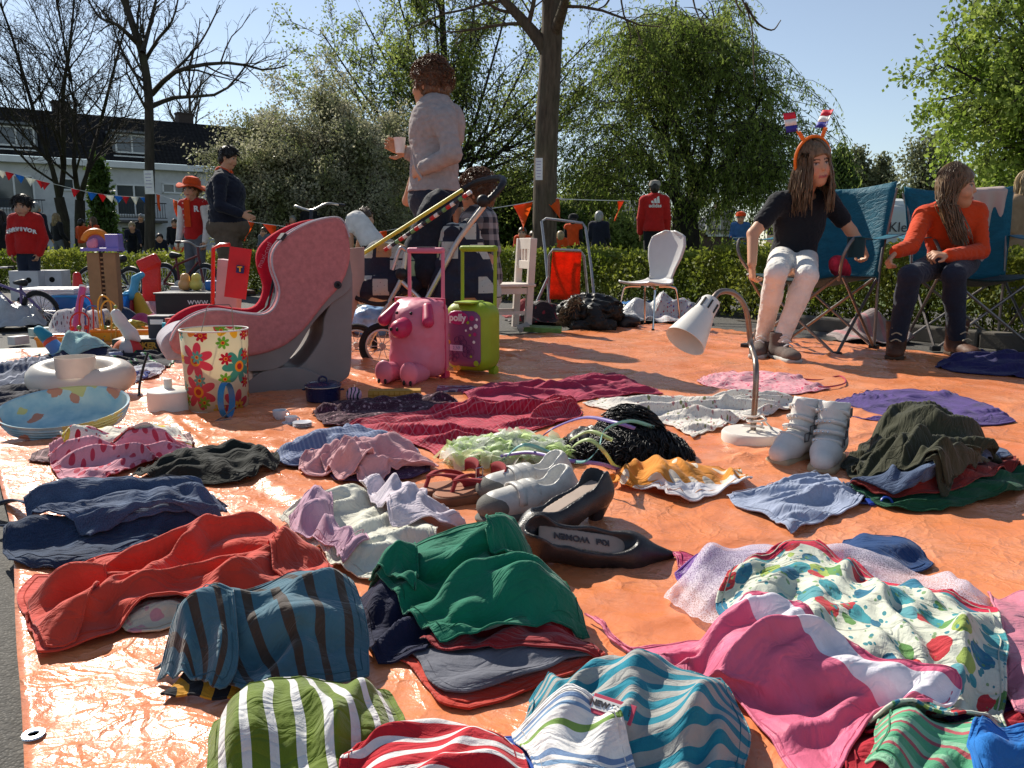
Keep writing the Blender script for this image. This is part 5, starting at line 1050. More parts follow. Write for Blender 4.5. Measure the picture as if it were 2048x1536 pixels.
    if top is not None:
        S = Sdf(); torso(S,loose+.006,True); S.cut(J['pel']-tor*(.05*k+hem),-tor)
        for n in 'LR': arm(S,n,loose,sleeve*.98 if sleeve<1.01 else 1.0+(sleeve-1)*.98)
        nd = neckline if neckline is not None else .03
        S.ell(J['neck']+tor*.045*k+bf*-nd*.0+Vector((fd.x,fd.y,0)).normalized()*.03*k,((.066+nd*.4)*k,.085*k,(.055+nd)*k),TR,.008,True)
        S.build('top',top,t,vox,rr(.004))
    if shoes is not None:
        for n in 'LR': shoe(t,J['an'+n],J['td'+n],k,shoes,sole or mplain('sole_dark',(.05,.045,.04),.8),boot,vox if vox>.01 else .007)
    if hair and style != 'bald': hairdo(t,hd,HR,hk,hair,style,vox,hair_len,seed,tor)
    return t, J, base, HR
def shoe(t,an,td,k,m,sm,boot=0,vox=.008,laces=None,gz=0.0):
    td = Vector((td.x,td.y,0)).normalized(); sd_ = td.cross(V3(0,0,1)); g = V3(an.x,an.y,gz); R = Matrix((sd_,td,V3(0,0,1))).transposed()
    S = Sdf(); up_ = V3(0,0,1); S.cap(g-td*.03*k+up_*.045*k,g+td*.12*k+up_*.035*k,.042*k,.036*k,.02); S.ell(g+td*.15*k+up_*.034*k,(.043*k,.055*k,.032*k),R,.02)
    S.cap(g-td*.015*k+up_*.05*k,g-td*.005*k+up_*(.10+boot)*k,.046*k,(.05+.1*boot)*k,.02); S.cut(g+up_*.012*k,(0,0,-1)); S.cut(g+up_*(.11+boot)*k,(0,0,1))
    o = S.build('shoe',m,t,vox); S = Sdf(); S.box(g+td*.065*k+up_*.010*k,(.040*k,.125*k,.013*k),.012*k,R,.01); S.ell(g+td*.14*k+up_*.012*k,(.046*k,.062*k,.013*k),R,.015); S.build('sole',sm,o,max(vox,.006))
    if laces:
        for i in range(5):
            f = i / 4; c = g + td * (.125-.10*f) * k + up_ * (.064+.05*f+boot*f) * k; w = .024 * k; m_ = MB(); m_.tube(curve([c-sd_*w-up_*.008,c+up_*.004+td*.004,c+sd_*w-up_*.008],7),.0035,5); m_.build('lace',laces,o,True)
    return o
def hairdo(t,hd,HR,hk,hair,style,vox,ln,seed,tor):
    m = HAIR[hair]; rt, fd, up = (Vector(HR.col[i]) for i in range(3)); h_ = lambda x, y, z: hd + rt * x * hk + fd * y * hk + up * z * hk; r = random.Random(seed); vx = min(vox,.012)
    S = Sdf(); e = {'curly': .014,'short': .009}.get(style,.012)
    S.ell(h_(0,-.012,.032),((.076+e)*hk,(.094+e)*hk,(.092+e)*hk),HR,.02); 
    if style in ('short','long','pony','side'): S.ell(h_(0,-.05,-.03),(.066*hk,.06*hk,.07*hk),HR,.03)
    if style == 'curly': S.ell(h_(0,-.045,-.02),(.085*hk,.08*hk,.08*hk),HR,.03)
    S.ell(h_(0,.085,-.035),(.074*hk,.075*hk,.088*hk),HR,.012,True); S.ell(h_(0,.02,-.13),(.09*hk,.09*hk,.075*hk),HR,.012,True)
    o = S.build('hair',m,t,vx,[(.012,75,seed,0),(.008,150,seed+2,0)] if style == 'curly' else [(.004,60,seed,0)])
    if vox > .015 and style != 'long': return o
    br = []
    if style in ('long','side','pony'):
        n = 420 if vox < .012 else 90
        for i in range(n):
            a = r.uniform(.55,2*math.pi-.55) if style != 'side' else r.uniform(.95,2*math.pi-.95); s_ = math.sin(a); c_ = math.cos(a)          # angle from the face
            if style == 'side': pass
            pts = []; ez, ex = .098 + e, .080 + e * .8; b = r.uniform(.0,.35)
            for j in range(6):
                th = b + (1.75-b) * j / 5; rad = 1.02 + r.uniform(0,.05); pts.append(h_(s_*ex*math.sin(th)*rad,(c_*.098*math.sin(th)-.012)*rad,.03+ez*math.cos(th)*rad))
            L = ln * r.uniform(.8,1.08); d0 = Vector((0,0,-1)); q = pts[-1]; w_ = r.uniform(-.02,.02)
            if style == 'side':      # gathered over one shoulder
                tg = h_(.086+r.gauss(0,.016),-.035+r.gauss(0,.018),-.105); q = tg
                pts = (pts[:5]+[pts[4].lerp(tg,.5)]) if s_ > -.2 else pts[:4] + [h_(-.03+r.gauss(0,.01),-.108,-.02+r.gauss(0,.02)),h_(.05,-.10,-.07)]
                for j in range(6): pts.append(q+V3(0,0,-1)*L*j/5+rt*(.004*j*.6+.01*math.sin(j*1.3+i))+fd*(.016*j+.008*math.cos(j+i))+rt*r.gauss(0,.004))
            else:
                out = (rt*s_*.75+fd*c_*.6)
                for j in range(1,7): pts.append(q+V3(0,0,-1)*L*j/6+out*(.014*math.sin(j*.6)+.004*j)*hk+rt*(w_*j/6)+V3(r.gauss(0,.002),r.gauss(0,.002),0))
            k = 12; pts = curve(pts,k); br.append((np.array([tuple(p) for p in pts]),np.concatenate([np.full(k-2,.0034 if vox<.012 else .007),[.0024,.001]]),3))
    elif style == 'curly':
        for i in range(650):
            a, th = r.uniform(0,6.283), r.uniform(0,2.0); c = h_(math.sin(a)*.098*math.sin(th),-.02+math.cos(a)*.11*math.sin(th),.03+.115*math.cos(th))
            if (c-hd).dot(fd) > .055 * hk and (c-hd).dot(up) < .05 * hk: continue
            n_ = (c-hd).normalized(); u_ = n_.orthogonal().normalized(); w = n_.cross(u_); rad = r.uniform(.006,.012); ph = r.uniform(0,6.28); pts = [c+n_*(.001+.0036*j)+(u_*math.cos(ph+j*1.1)+w*math.sin(ph+j*1.1))*rad for j in range(9)]
            br.append((np.array([tuple(p) for p in pts]),np.full(9,.002),3))
    elif style == 'short' and vox <= .013:
        for i in range(420):
            a, th = r.uniform(0,6.283), r.uniform(0,1.9); c = h_(math.sin(a)*.088*math.sin(th),-.012+math.cos(a)*.104*math.sin(th),.03+.102*math.cos(th))
            if (c-hd).dot(fd) > .05 * hk and (c-hd).dot(up) < .05 * hk: continue
            n_ = (c-hd).normalized(); d = (n_*.5+fd*r.uniform(-.2,.6)+V3(0,0,-.5)+rt*r.gauss(0,.3)).normalized(); br.append((np.array([tuple(c+d*(.014*j)+V3(0,0,-.0012*j*j)) for j in range(4)]),np.array([.004,.0035,.0025,.001]),3))
    if br: V, Q = tubes_mesh(br,lambda l: 3); tag(npmesh('strands',V,Q,m,o),kind='stuff')
    return o
WHITE_C, NAVY_C, ORANGE_C, RED_C, BLACK_C, GREY_C, JEAN_C = [M('cloth_'+n,c,.85,0,.1,14,.5,.2,.04,sheen=.12) for n,c in (('white',(.72,.69,.64)),('navy',(.012,.014,.026)),('orange',(.66,.075,.012)),('red',(.46,.016,.014)),('black',(.012,.012,.014)),('grey',(.33,.29,.29)),('jean',(.018,.024,.042)))]
KHAKI_C, BLUE_C, GREYB_C, TAN_C = [M('cloth_'+n,c,.9,0,.14,14,.5,.2) for n,c in (('khaki',(.12,.09,.065)),('blue',(.05,.13,.3)),('greyblue',(.12,.13,.15)),('tan',(.3,.2,.12)))]
# ---- girl in black with the flag headband
Y0 = 4.5
J = dict(pel=P(1585,515,4.62),chest=P(1598,448,4.6),neck=P(1604,396,4.58),head=P(1628,331,4.5),fd=V3(.20,-.97,-.05),up=V3(-.16,0,1),
    shL=P(1656,402,4.62),elL=P(1702,462,4.6),wrL=P(1722,488,4.55),shR=P(1556,405,4.52),elR=P(1506,468,4.45),wrR=P(1504,528,4.36),
    hipL=P(1608,520,4.6),hipR=P(1564,520,4.55),knL=P(1614,552,4.2),knR=P(1552,546,4.16),anL=P(1562,655,4.26),anR=P(1528,642,4.42),tdL=V3(.10,-1,0),tdR=V3(-.45,-.9,0))
J['anL'].z, J['anR'].z = .105, .105
t, Jl, bs, HRm = person('girl in a black T-shirt and white trousers wearing a headband with two small flags',J,.78,.96,.0055,fab('black_tee',(.010,.012,.017)),.62,WHITE_C,'light','long',hair_len=.25,wr=.0028,seed=3,curl=.9,handdir={'R': (V3(.05,-.1,-1),V3(-1,-.1,0)),'L': (V3(.3,-.2,-1),V3(.9,.2,0))},neckline=.035,legloose=.010,wrf=85)
GREYSHOE = M('sneaker_suede',(.11,.085,.075),.9,0,.2,20,.5); WSOLE = M('sneaker_sole',(.40,.38,.35),.7); LACE = M('lace_white',(.7,.69,.68),.8)
for n in 'LR': shoe(t,Jl['an'+n],Jl['td'+n],1.0,GREYSHOE,WSOLE,.03,.006,LACE,.016)
hb = thing('flag_headband','orange headband with two small red, white and blue flags on springs','headband',J['head']); rt, fdv, upv = (Vector(HRm.col[i]) for i in range(3)); ORP = M('orange_plastic',(.85,.18,.015),.4)
m_ = MB(); m_.tube([rt*(.101*math.cos(a))+upv*(.032+.117*math.sin(a))+fdv*(-.012+.018*math.sin(a)) for a in np.linspace(-.35,math.pi+.35,24)],.0085,8); m_.build('band',ORP,hb,True)
for s_, tw in ((-1,1.2),(1,.1)):
    b_ = rt * (.052*s_) + upv * .136; d_ = (upv+rt*s_*.55).normalized(); m_ = MB(); m_.tube([b_+d_*(.055*i/30)+(rt*math.cos(i*1.25)+fdv*math.sin(i*1.25))*.008 for i in range(31)],.0048,6); m_.build('spring',ORP,hb,True)
    m_ = MB(); m_.tube([b_+d_*.04,b_+d_*.075],.002,5); fl = m_.build('flag_stick',M('stick_white',(.7,.7,.68),.5),hb); a_ = b_ + d_ * .058; w = (rt*math.cos(tw)-fdv*math.sin(tw)); hup = (upv*.98+rt*.12*s_).normalized() if s_ > 0 else (upv*.85-rt*.5).normalized()
    for i, fm in enumerate((mplain('flag_cobalt',(.03,.03,.28),.6),mplain('flag_paper',(.75,.74,.72),.6),mplain('flag_crimson',(.62,.02,.05),.6))):
        q = MB(); vs = []
        for j in range(7):
            for hh in (0,1): vs.append(a_+w*(.066*j/6)+hup*(.033*(i+hh))+w.cross(hup)*(.006*math.sin(j*.9)))
        q.add(vs,[(2*j,2*j+2,2*j+3,2*j+1) for j in range(6)]); q.build('stripe',fm,fl,True,solid=.001)
# ---- girl in orange
J = dict(pel=P(1905,520,4.72),chest=P(1902,462,4.68),neck=P(1900,414,4.68),head=P(1914,375,4.62),fd=V3(.86,-.5,-.02),
    shL=P(1953,424,4.66),elL=P(1962,502,4.55),wrL=P(1893,512,4.36),shR=P(1848,432,4.68),elR=P(1822,492,4.5),wrR=P(1792,504,4.42),
    hipL=P(1930,525,4.7),hipR=P(1885,525,4.66),knL=P(1908,550,4.3),knR=P(1820,552,4.26),anL=P(1915,660,4.4),anR=P(1795,655,4.36),tdL=V3(.0,-1,0),tdR=V3(-.45,-.9,0))
J['anL'].z = J['anR'].z = .105
t, Jl, bs, HRm = person('girl in an orange cardigan and jeans with a side braid, looking away',J,.78,.94,.0055,fab('orange_knit',(.62,.058,.010),weave=.5),1.98,JEAN_C,'light','side',hair_len=.2,wr=.003,seed=6,curl=1.0,handdir={'L': (V3(-.9,-.2,.15),V3(.1,-.4,.9)),'R': (V3(-.6,-.3,-.6),V3(-.7,.2,.5))},neckline=.055,wrf=85)
BROWNB = M('boot_leather',(.085,.032,.016),.6,0,.25,12,.4)
for n in 'LR': shoe(t,Jl['an'+n],Jl['td'+n],1.02,BROWNB,M('boot_sole',(.06,.035,.02),.8),.075,.006,M('lace_sand',(.45,.36,.24),.8),.016)
m_ = MB(); c = Jl['neck']; m_.add([c+V3(-.03,-.10,-.075),c+V3(.03,-.105,-.075),c+V3(.0,-.115,-.125)],[(0,1,2)]); m_.build('undershirt',WHITE_C,t,solid=.004)
for i in range(4):
    m_ = MB(); p = c + V3(.045-.01*i,-.128-.003*i,-.13-i*.055); m_.ball(p,.006,8,6); m_.build('button',M('button_pearl',(.6,.5,.45),.4),t,True)
HOOD = M('grey_hoodie',(.36,.315,.305),.9,0,.12,30,.6,.2)
# ---- woman with the cup
J = dict(pel=P(868,395,4.95),chest=P(868,268,4.95),neck=P(868,214,4.95),head=P(858,172,4.95),fd=V3(-.93,.36,-.02),
    shL=P(888,240,4.80),elL=P(905,308,4.72),wrL=P(846,337,4.78),shR=P(852,238,5.12),elR=P(838,318,5.18),wrR=P(818,306,5.06),
    hipL=P(872,402,4.87),hipR=P(862,402,5.04),knL=P(864,530,4.87),knR=P(850,530,5.04),anL=P(868,650,4.87),anR=P(856,650,5.04),tdL=V3(-.95,-.1,0),tdR=V3(-.95,.1,0))
J['anL'].z = J['anR'].z = .08
t, Jl, bs, HRm = person('woman in a grey hooded cardigan and jeans holding a white cup',J,1.02,1.0,.0085,HOOD,1.95,JEAN_C,'auburn','curly',wr=.0045,fat=1.18,shoes=BLACK_C,seed=9,hem=-.08,wrf=60,handdir={'R': (V3(-.75,-.1,.35),V3(-.3,.9,.2)),'L': (V3(-.6,.75,-.1),V3(.1,-.9,.1))})
S = Sdf(); nk, ch = Jl['neck'], Jl['chest']; S.cap(nk+V3(.06,-.09,-.01),nk+V3(.085,.09,-.01),.045,.045,.03); S.ell(nk+V3(.125,.0,-.11),(.055,.10,.12),None,.04); S.build('hood',HOOD,t,.009,[(.005,24,2)])
q = MB(); q.tube(curve([Jl['wrL']+V3(-.05,-.02,.07),Jl['wrL']+V3(-.035,-.045,.0),Jl['wrL']+V3(.0,-.05,-.06)],10),.007,6); q.build('pocket_edge',HOOD,t,True)
cp = thing('paper_cup','white cup held by the woman in the grey cardigan','cup',P(800,306,5.02),0,None); m_ = MB(); m_.shell([(.001,0),(.026,0),(.036,.085),(.0375,.087),(.0355,.087),(.025,.004),(.001,.004)],20); m_.build('cup_wall',M('cup_white',(.78,.77,.75),.4),cp,True)
# ---- kneeling woman in plaid
def plaidmat():
    t = NT('plaid_flannel'); v = t.coord(); s = t.n('SeparateXYZ',{0: v}); w = lambda o: t.math('LESS_THAN',t.math('FRACT',t.math('DIVIDE',o,.07)),.5)
    f = t.math('MULTIPLY',t.math('ADD',w(t.math('ADD',s.outputs[0],s.outputs[1])),w(s.outputs[2])),.5); return t.surf(t.mix(f,(.03,.033,.045),(.30,.29,.30)),.9)
J = dict(pel=P(962,555,5.35),chest=P(958,470,5.35),neck=P(952,425,5.35),head=P(952,390,5.32),fd=V3(-.95,.2,-.1),shL=P(972,440,5.22),elL=P(985,500,5.2),wrL=P(970,540,5.1),shR=P(940,440,5.5),elR=P(925,500,5.5),wrR=P(915,545,5.4),
    hipL=P(965,560,5.28),hipR=P(958,560,5.45),knL=P(925,600,5.2),knR=P(915,600,5.45),anL=P(960,640,5.25),anR=P(955,640,5.45),tdL=V3(-.9,-.2,0),tdR=V3(-.9,.2,0))
J['anL'].z = J['anR'].z = .08
t, Jl, bs, HRm = person('woman in a black and white plaid shirt kneeling behind the stroller',J,1.0,1.0,.012,plaidmat(),1.25,JEAN_C,'auburn','curly',seed=12,shoes=BLACK_C,wr=.004,handdir={'L': (V3(-.2,-.2,-1),V3(.5,-.8,0))})
m_ = MB(); m_.box((0,0,0),(.13,.09,.004),Euler((.5,.5,.2))); m_.box((.02,.01,-.02),(.12,.08,.003),Euler((.2,.7,.2))); o = m_.build('paper_sheet',M('paper',(.75,.75,.74),.8)); o.location = P(968,562,5.05); tag(o,'white sheets of paper in the hand of the plaid shirted woman','paper')
# ---- person behind, only an elbow shows
J = stand(P(872,500,5.62),1.22,(.3,1)); J['shL'] = P(843,380,5.6); J['elL'] = P(815,402,5.5); J['wrL'] = P(826,356,5.42)
person('person with a bare elbow standing behind the woman with the cup',J,.85,.95,.012,NAVY_C,.5,JEAN_C,'brown','short',shoes=BLACK_C,seed=14)
# ---- man in the dark sweater
J = dict(pel=P(456,455,9.8),chest=P(452,390,9.8),neck=P(446,346,9.8),head=P(457,316,9.8),fd=V3(.93,-.12,-.28),up=V3(.28,0,.95),shR=P(440,360,9.58),elR=P(440,412,9.5),wrR=P(482,428,9.5),shL=P(450,360,10.0),elL=P(470,410,10.08),wrL=P(486,428,9.95),
    hipR=P(452,460,9.7),hipL=P(458,460,9.9),knR=P(455,525,9.66),knL=P(472,525,9.95),anR=P(448,580,9.66),anL=P(476,580,9.95),tdR=V3(.95,-.2,0),tdL=V3(.95,-.05,0))
J['anR'].z = J['anL'].z = .08
t, Jl, bs, HRm = person('man in a dark sweater and khaki trousers looking down',J,1.06,1.05,.0125,NAVY_C,1.95,KHAKI_C,'dark','short',seed=16,fat=1.75,shoes=BROWNB,legloose=.03,wr=.007,wrf=45,loose=.02)
S = Sdf(); S.cap(Jl['neck']+V3(-.02,-.05,.02),Jl['neck']+V3(.05,-.05,.0),.052,.045,.02); S.cap(Jl['neck']+V3(-.02,.05,.02),Jl['neck']+V3(.06,.04,.0),.05,.045,.02); S.build('collar',ORANGE_C,t,.012)
# ---- boy with the lettered jumper
b_ = P(66,599,9.06); J = stand((b_.x,b_.y),1.08,(.12,-1)); J['head'] += V3(.0,-.02,.012); J['fd'] = V3(.1,-1,-.25); J['wrL'] += V3(-.02,0,0)
for q in ('elL','elR'): J[q] += (J[q]-J['chest']) * .12
t, Jl, bs, HRm = person('small boy in a red jumper lettered across the chest',J,.70,.95,.0125,RED_C,1.98,JEAN_C,'dark','short',seed=18,shoes=BLACK_C,loose=.026,hem=.02,wr=.004,skin=(.50,.27,.17))
for i, ch_ in enumerate('SURVIVOR'):
    a = (i-3.5) * .040; lettering(ch_,.056,M('print_white',(.75,.74,.72),.7),t,Matrix.Translation((a+.01,-.140+1.5*a*a,.765-1.4*a*a)) @ Matrix.Rotation(a*2.2,4,'Z') @ Matrix.Rotation(math.radians(82),4,'X'),bold=.002,depth=.012)
# ---- girl with the orange hat
b_ = P(397,586,10.3); J = stand((b_.x,b_.y),1.36,(-.25,-1)); t, Jl, bs, HRm = person('girl in an orange hat and a red jacket with white sleeves',J,.80,.98,.0125,RED_C,.06,GREYB_C,'auburn','short',seed=20,shoes=BLACK_C,wr=.003)
S = Sdf()
for n in 'LR': S.cap(Jl['sh'+n],Jl['el'+n],.058,.046,.02); S.cap(Jl['el'+n],Jl['wr'+n],.046,.036,.02)
S.build('sleeves',WHITE_C,t,.0125); m_ = MB(); c = Jl['chest']; m_.box(c+V3(-.035,-.098,.0),(.07,.03,.32)); m_.build('shirt_front',ORANGE_C,t)
for i in range(5): m_ = MB(); m_.ball(c+V3(-.085,-.10,.12-i*.07),.009,8,6); m_.build('snap_button',WHITE_C,t)
lettering('R',.095,M('print_white',(.75,.74,.72),.7),t,Matrix.Translation(c+V3(.075,-.105,.05)) @ Matrix.Rotation(math.pi/2,4,'X'),bold=.004,depth=.006)
m_ = MB(); hdp = Jl['head']; m_.shell([(.17,.0),(.155,.018),(.105,.035),(.102,.085),(.075,.125),(.002,.14)],26); o = m_.build('sun_hat',ORANGE_C,None,True,solid=.004); o.location = bs + hdp + V3(0,.005,.03); o.rotation_euler = (.08,.12,.4); tag(o,'orange brimmed hat on the girl in the red jacket','hat')
for v in o.data.vertices:
    if v.co.z < .03: v.co.z += .022 * math.sin(3*math.atan2(v.co.y,v.co.x)); v.co.x *= 1.04
# ---- child bending over
J = dict(pel=P(746,486,9.2),chest=P(724,455,9.25),neck=P(716,436,9.3),head=P(732,436,9.38),fd=V3(.2,.6,-.75),up=V3(-.5,.5,.6),shL=P(704,440,9.25),elL=P(701,468,9.2),wrL=P(703,492,9.2),shR=P(730,440,9.45),elR=P(722,470,9.5),wrR=P(715,495,9.45),
    hipL=P(738,490,9.15),hipR=P(752,490,9.3),knL=P(738,540,9.1),knR=P(752,540,9.3),anL=P(738,580,9.15),anR=P(752,580,9.35),tdL=V3(-.6,.6,0),tdR=V3(-.5,.7,0)); J['anL'].z = J['anR'].z = .08
person('child in a white T-shirt and black trousers bending over a bicycle',J,.85,.95,.0125,WHITE_C,.7,BLACK_C,'brown','short',seed=22,shoes=BLACK_C,loose=.02)
# ---- man in the red sports jacket
b_ = P(1305,540,15.0); J = stand((b_.x,b_.y),1.72,(.15,1),step=.08); t, Jl, bs, HRm = person('man in a red sports jacket with white logo and a beige cap, seen from behind',J,1.02,1.0,.014,RED_C,1.96,BLACK_C,'dark','short',seed=24,shoes=BLACK_C,loose=.03,fat=1.1)
PW = M('print_white',(.75,.74,.72),.7); bk = Jl['chest'] + V3(-.0,-.155,.09)
for i in range(3):
    m_ = MB(); h = .045 + .04 * i; x = -.075 + .05 * i; m_.add([(x,0,0),(x+.045,0,0),(x+.045-.05*.35,0,h),(x-.01,0,h*.8)],[(0,1,2,3)]); o = m_.build('logo_bar',PW,t,solid=.004); o.location = bk
lettering('adidas',.09,PW,t,Matrix.Translation(bk+V3(-.01,.0,-.045)) @ Matrix.Rotation(math.pi/2,4,'X'),bold=.002,depth=.004)
def capobj(label,pos,m,f,s=1.0):
    c = thing('cap',label,'cap',pos,math.atan2(f[1],f[0])); m_ = MB(); m_.lathe([(.105*s,0),(.103*s,.04*s),(.08*s,.085*s),(.002,.105*s)],20); m_.build('crown',m,c,True); m_ = MB(); m_.lathe([(.002,0),(.085*s,.0),(.085*s,.008),(.002,.01)],16,Matrix.Translation((.09*s,0,.004))); m_.build('peak',m,c,True); return c
capobj('beige cap on the man in the red jacket',bs+Jl['head']+V3(0,0,.045),M('cap_beige',(.3,.27,.24),.9),(.15,1))
# ---- people further off beyond the hedge
FAR = [  # px, head-top px, Y, height, facing, top, trousers, hair, style, label
    (1146,432,17.0,1.62,(.2,1),ORANGE_C,BLACK_C,'dark','short','person in an orange vest and a dark cap beyond the hedge',.1),
    (1197,425,15.0,1.72,(.3,1),NAVY_C,BLACK_C,'grey','short','grey haired man in a dark coat seen from behind',1.97),
    (1121,463,15.5,1.12,(.1,1),ORANGE_C,JEAN_C,'blonde','short','small blonde child in orange beyond the hedge',1.0),
    (1045,456,14.0,1.05,(-.2,-1),ORANGE_C,JEAN_C,'brown','short','small child in an orange shirt left of the tree trunk',1.0),
    (1066,463,15.0,1.05,(.4,-1),BLUE_C,JEAN_C,'brown','short','small child in a blue shirt half behind the tree trunk',1.0),
    (1479,428,17.0,1.55,(-.3,-1),BLUE_C,JEAN_C,'grey','short','man in a blue shirt and orange cap near the willow',1.9),
    (2044,352,6.6,1.2,(-.4,1),TAN_C,JEAN_C,'blonde','long','fair haired person at the right edge behind the camp chair',1.9),
    (622,404,20.0,1.68,(.3,1),BLACK_C,BLACK_C,'brown','short','person in a black coat seen from behind under the blossoming tree',1.9),
    (588,433,20.0,1.35,(-.2,-1),RED_C,GREYB_C,'grey','short','elderly person with white hair above the car seat',1.9),
    (530,456,18.0,1.05,(-.4,-1),GREYB_C,GREYB_C,'brown','short','seated person in grey beside the khaki trousers',1.9),
    (117,430,23.0,1.5,(.5,1),BLACK_C,GREYB_C,'blonde','long','woman with long blonde hair in a black coat',1.95),
    (166,440,23.5,1.4,(.4,1),ORANGE_C,TAN_C,'dark','short','dark haired person in orange beside the blonde woman',1.9),
    (190,437,24.0,1.42,(-.5,-1),ORANGE_C,TAN_C,'light','long','long haired girl in orange beyond the hedge',1.9),
    (286,430,25.0,1.55,(.1,-1),BLACK_C,BLACK_C,'grey','short','elderly man in black half behind the slender tree',1.9),
    (264,446,20.0,1.2,(.6,-1),NAVY_C,BLACK_C,'blonde','short','blond boy in a dark jacket leaning forward',1.9),
    (352,440,21.0,1.3,(.2,-1),BLACK_C,GREYB_C,'brown','short','man in black with an orange scarf left of the orange hat',1.9),
    (320,468,17.0,.95,(.4,-1),NAVY_C,GREYB_C,'dark','short','small child in a dark jacket beside the slender tree',1.9),
    (359,483,15.0,.72,(.1,-1),ORANGE_C,GREYB_C,'blonde','short','toddler in an orange jumper and a white bonnet',1.9),
    (78,408,17.0,1.5,(.2,1),NAVY_C,BLACK_C,'grey','short','grey haired person behind the boy in the red jumper',1.9),
    (4,425,12.0,1.15,(.3,1),BLACK_C,BLACK_C,'dark','long','dark haired person cut off by the left edge',1.9)]
for i, (px,yt,Y,H,f,tp,tr,hr,st,lb,sl) in enumerate(FAR):
    b = P(px,490,Y); s_ = FPX / Y; topz = CAMH + (490-yt) / s_ * 1.0; H = topz if topz > .6 else H; kid = H < 1.3
    r_ = random.Random(i); J = stand((b.x,b.y),H,f,lean=(.25 if 'leaning' in lb else 0.0),arms={'wrL': (0,r_.uniform(0,.08),r_.uniform(0,.12)),'wrR': (0,r_.uniform(0,.1),r_.uniform(0,.15))},step=.05)
    k = H / 1.7 * (1.08 if kid else 1.0); hk = max(.82,min(1.0,.72+.17*H)); J['head'].z = H - .117 * hk; J['neck'].z = min(J['neck'].z,J['head'].z-.13*hk)
    t, Jl, bs, HRm = person(lb,J,k,hk,0.017,tp,sl,tr,hr,st,shoes=BLACK_C,seed=30+i,hair_len=.28,loose=.02,group='people in the park beyond the hedge')
    if 'cap' in lb: capobj('orange cap on the man in the blue shirt' if 'orange cap' in lb else 'dark cap on the person in the orange vest',bs+Jl['head']+V3(0,0,.04),ORANGE_C if 'orange cap' in lb else BLACK_C,f)
    if 'vest' in lb:
        S = Sdf(); [S.cap(Jl['sh'+n],Jl['el'+n],.055,.045,.02) and S.cap(Jl['el'+n],Jl['wr'+n],.045,.035,.02) for n in 'LR']; S.build('sleeves',BLACK_C,t,.02)
    if 'scarf' in lb: S = Sdf(); S.ell(Jl['neck'],(.09,.09,.05),None,.02); S.build('scarf',ORANGE_C,t,.02)
    if 'bonnet' in lb: S = Sdf(); S.ell(Jl['head']+V3(0,.01,.04),(.085,.1,.085),None,.02); S.build('bonnet',WHITE_C,t,.015)
# ---------------------------------------------------------------- chairs
def rotz_to(f): return math.atan2(f[1],f[0]) + math.pi / 2          # local -y looks along f
STEEL = M('grey_tube',(.20,.18,.17),.38,.7,.12,20); CHROME = mplain('chrome',(.72,.70,.68),.16,1.0); TEAL = fab('teal_canvas',(.008,.13,.20),rough=.6,transl=.2,weave=.3); TEALD = fab('dark_teal_mesh',(.006,.035,.045),rough=.7)
def sheet4(fn,nu,nv,name,m,par,solid=.003):
    q = MB(); q.add([fn(i/nu,j/nv) for j in range(nv+1) for i in range(nu+1)],[(j*(nu+1)+i,j*(nu+1)+i+1,(j+1)*(nu+1)+i+1,(j+1)*(nu+1)+i) for j in range(nv) for i in range(nu)])
    o = q.build(name,m,par,True,solid=solid,flat_ang=180); uv = o.data.uv_layers.new(name='UVMap')
    for l in o.data.loops: c = o.data.vertices[l.vertex_index].co; uv.data[l.index].uv = (c.x,c.z+c.y)
    return o
def camp_chair(label,c,f,backw=.29):
    t = thing('camp_chair',label,'chair',(c[0],c[1],.016),rotz_to(f),'folding camp chairs'); w, d = .27, .24
    for pth in ([(-w,-d,0),(w-.02,-d+.01,.42)],[(w,-d,0),(-w+.02,-d-.01,.42)],[(-w,d,0),(w-.02,d-.01,.40)],[(w,d,0),(-w+.02,d+.01,.40)],[(-w,-d,0),(-w+.01,d,.40)],[(-w,d,0),(-w-.01,-d,.42)],[(w,-d,0),(w-.01,d,.40)],[(w,d,0),(w+.01,-d,.42)]):
        m_ = MB(); m_.tube(pth,.0085,8); m_.build('leg_tube',STEEL,t,True)
    for s in (-1,1):
        m_ = MB(); m_.tube(curve([(s*w,d,0),(s*w,d,.45),(s*(w+.01),d+.06,.72),(s*backw,d+.10,.90)],10),.009,8); m_.build('back_post',STEEL,t,True)
        m_ = MB(); m_.tube(curve([(s*(w-.02),-d+.02,.40),(s*(w+.03),-d-.06,.52),(s*(w+.06),-d-.03,.61),(s*(w+.06),-d+.06,.625)],12),.009,8); m_.build('arm_post',STEEL,t,True)
        sheet4(lambda u,v,s=s: (s*(w+.06+.045*(v-.5)*2),-d-.02+(2*d+.08)*u,.625-.02*math.sin(math.pi*u)+.02*u),8,3,'armrest',TEAL,t)
        for y in (-d,d): m_ = MB(); m_.box((s*w,y,.006),(.05,.045,.03)); m_.build('foot',mplain('black_plastic',(.012,.012,.014),.5),t,bevel=.006)
    sheet4(lambda u,v: ((u-.5)*2*(w-.01),-d-.02+2*d*v,.425-.07*math.sin(math.pi*u)*(.5+.5*math.sin(math.pi*v))-.02*v),12,10,'seat',TEALD,t)
    sheet4(lambda u,v: ((u-.5)*2*(w+(backw-w)*v),d-.02+.12*v+.05*math.sin(math.pi*u)*math.sin(math.pi*v*.8)+.012*math.sin(9*u+4*v),.38+.53*v+.03*(abs(u-.5)*2)**2*v),14,14,'backrest',TEAL,t)
    m_ = MB(); m_.shell([(.042,0),(.046,.10),(.044,.10),(.04,.003)],16,Matrix.Translation((w+.06,-d+.02,.52))); m_.build('cup_holder',TEALD,t,True)
    return t
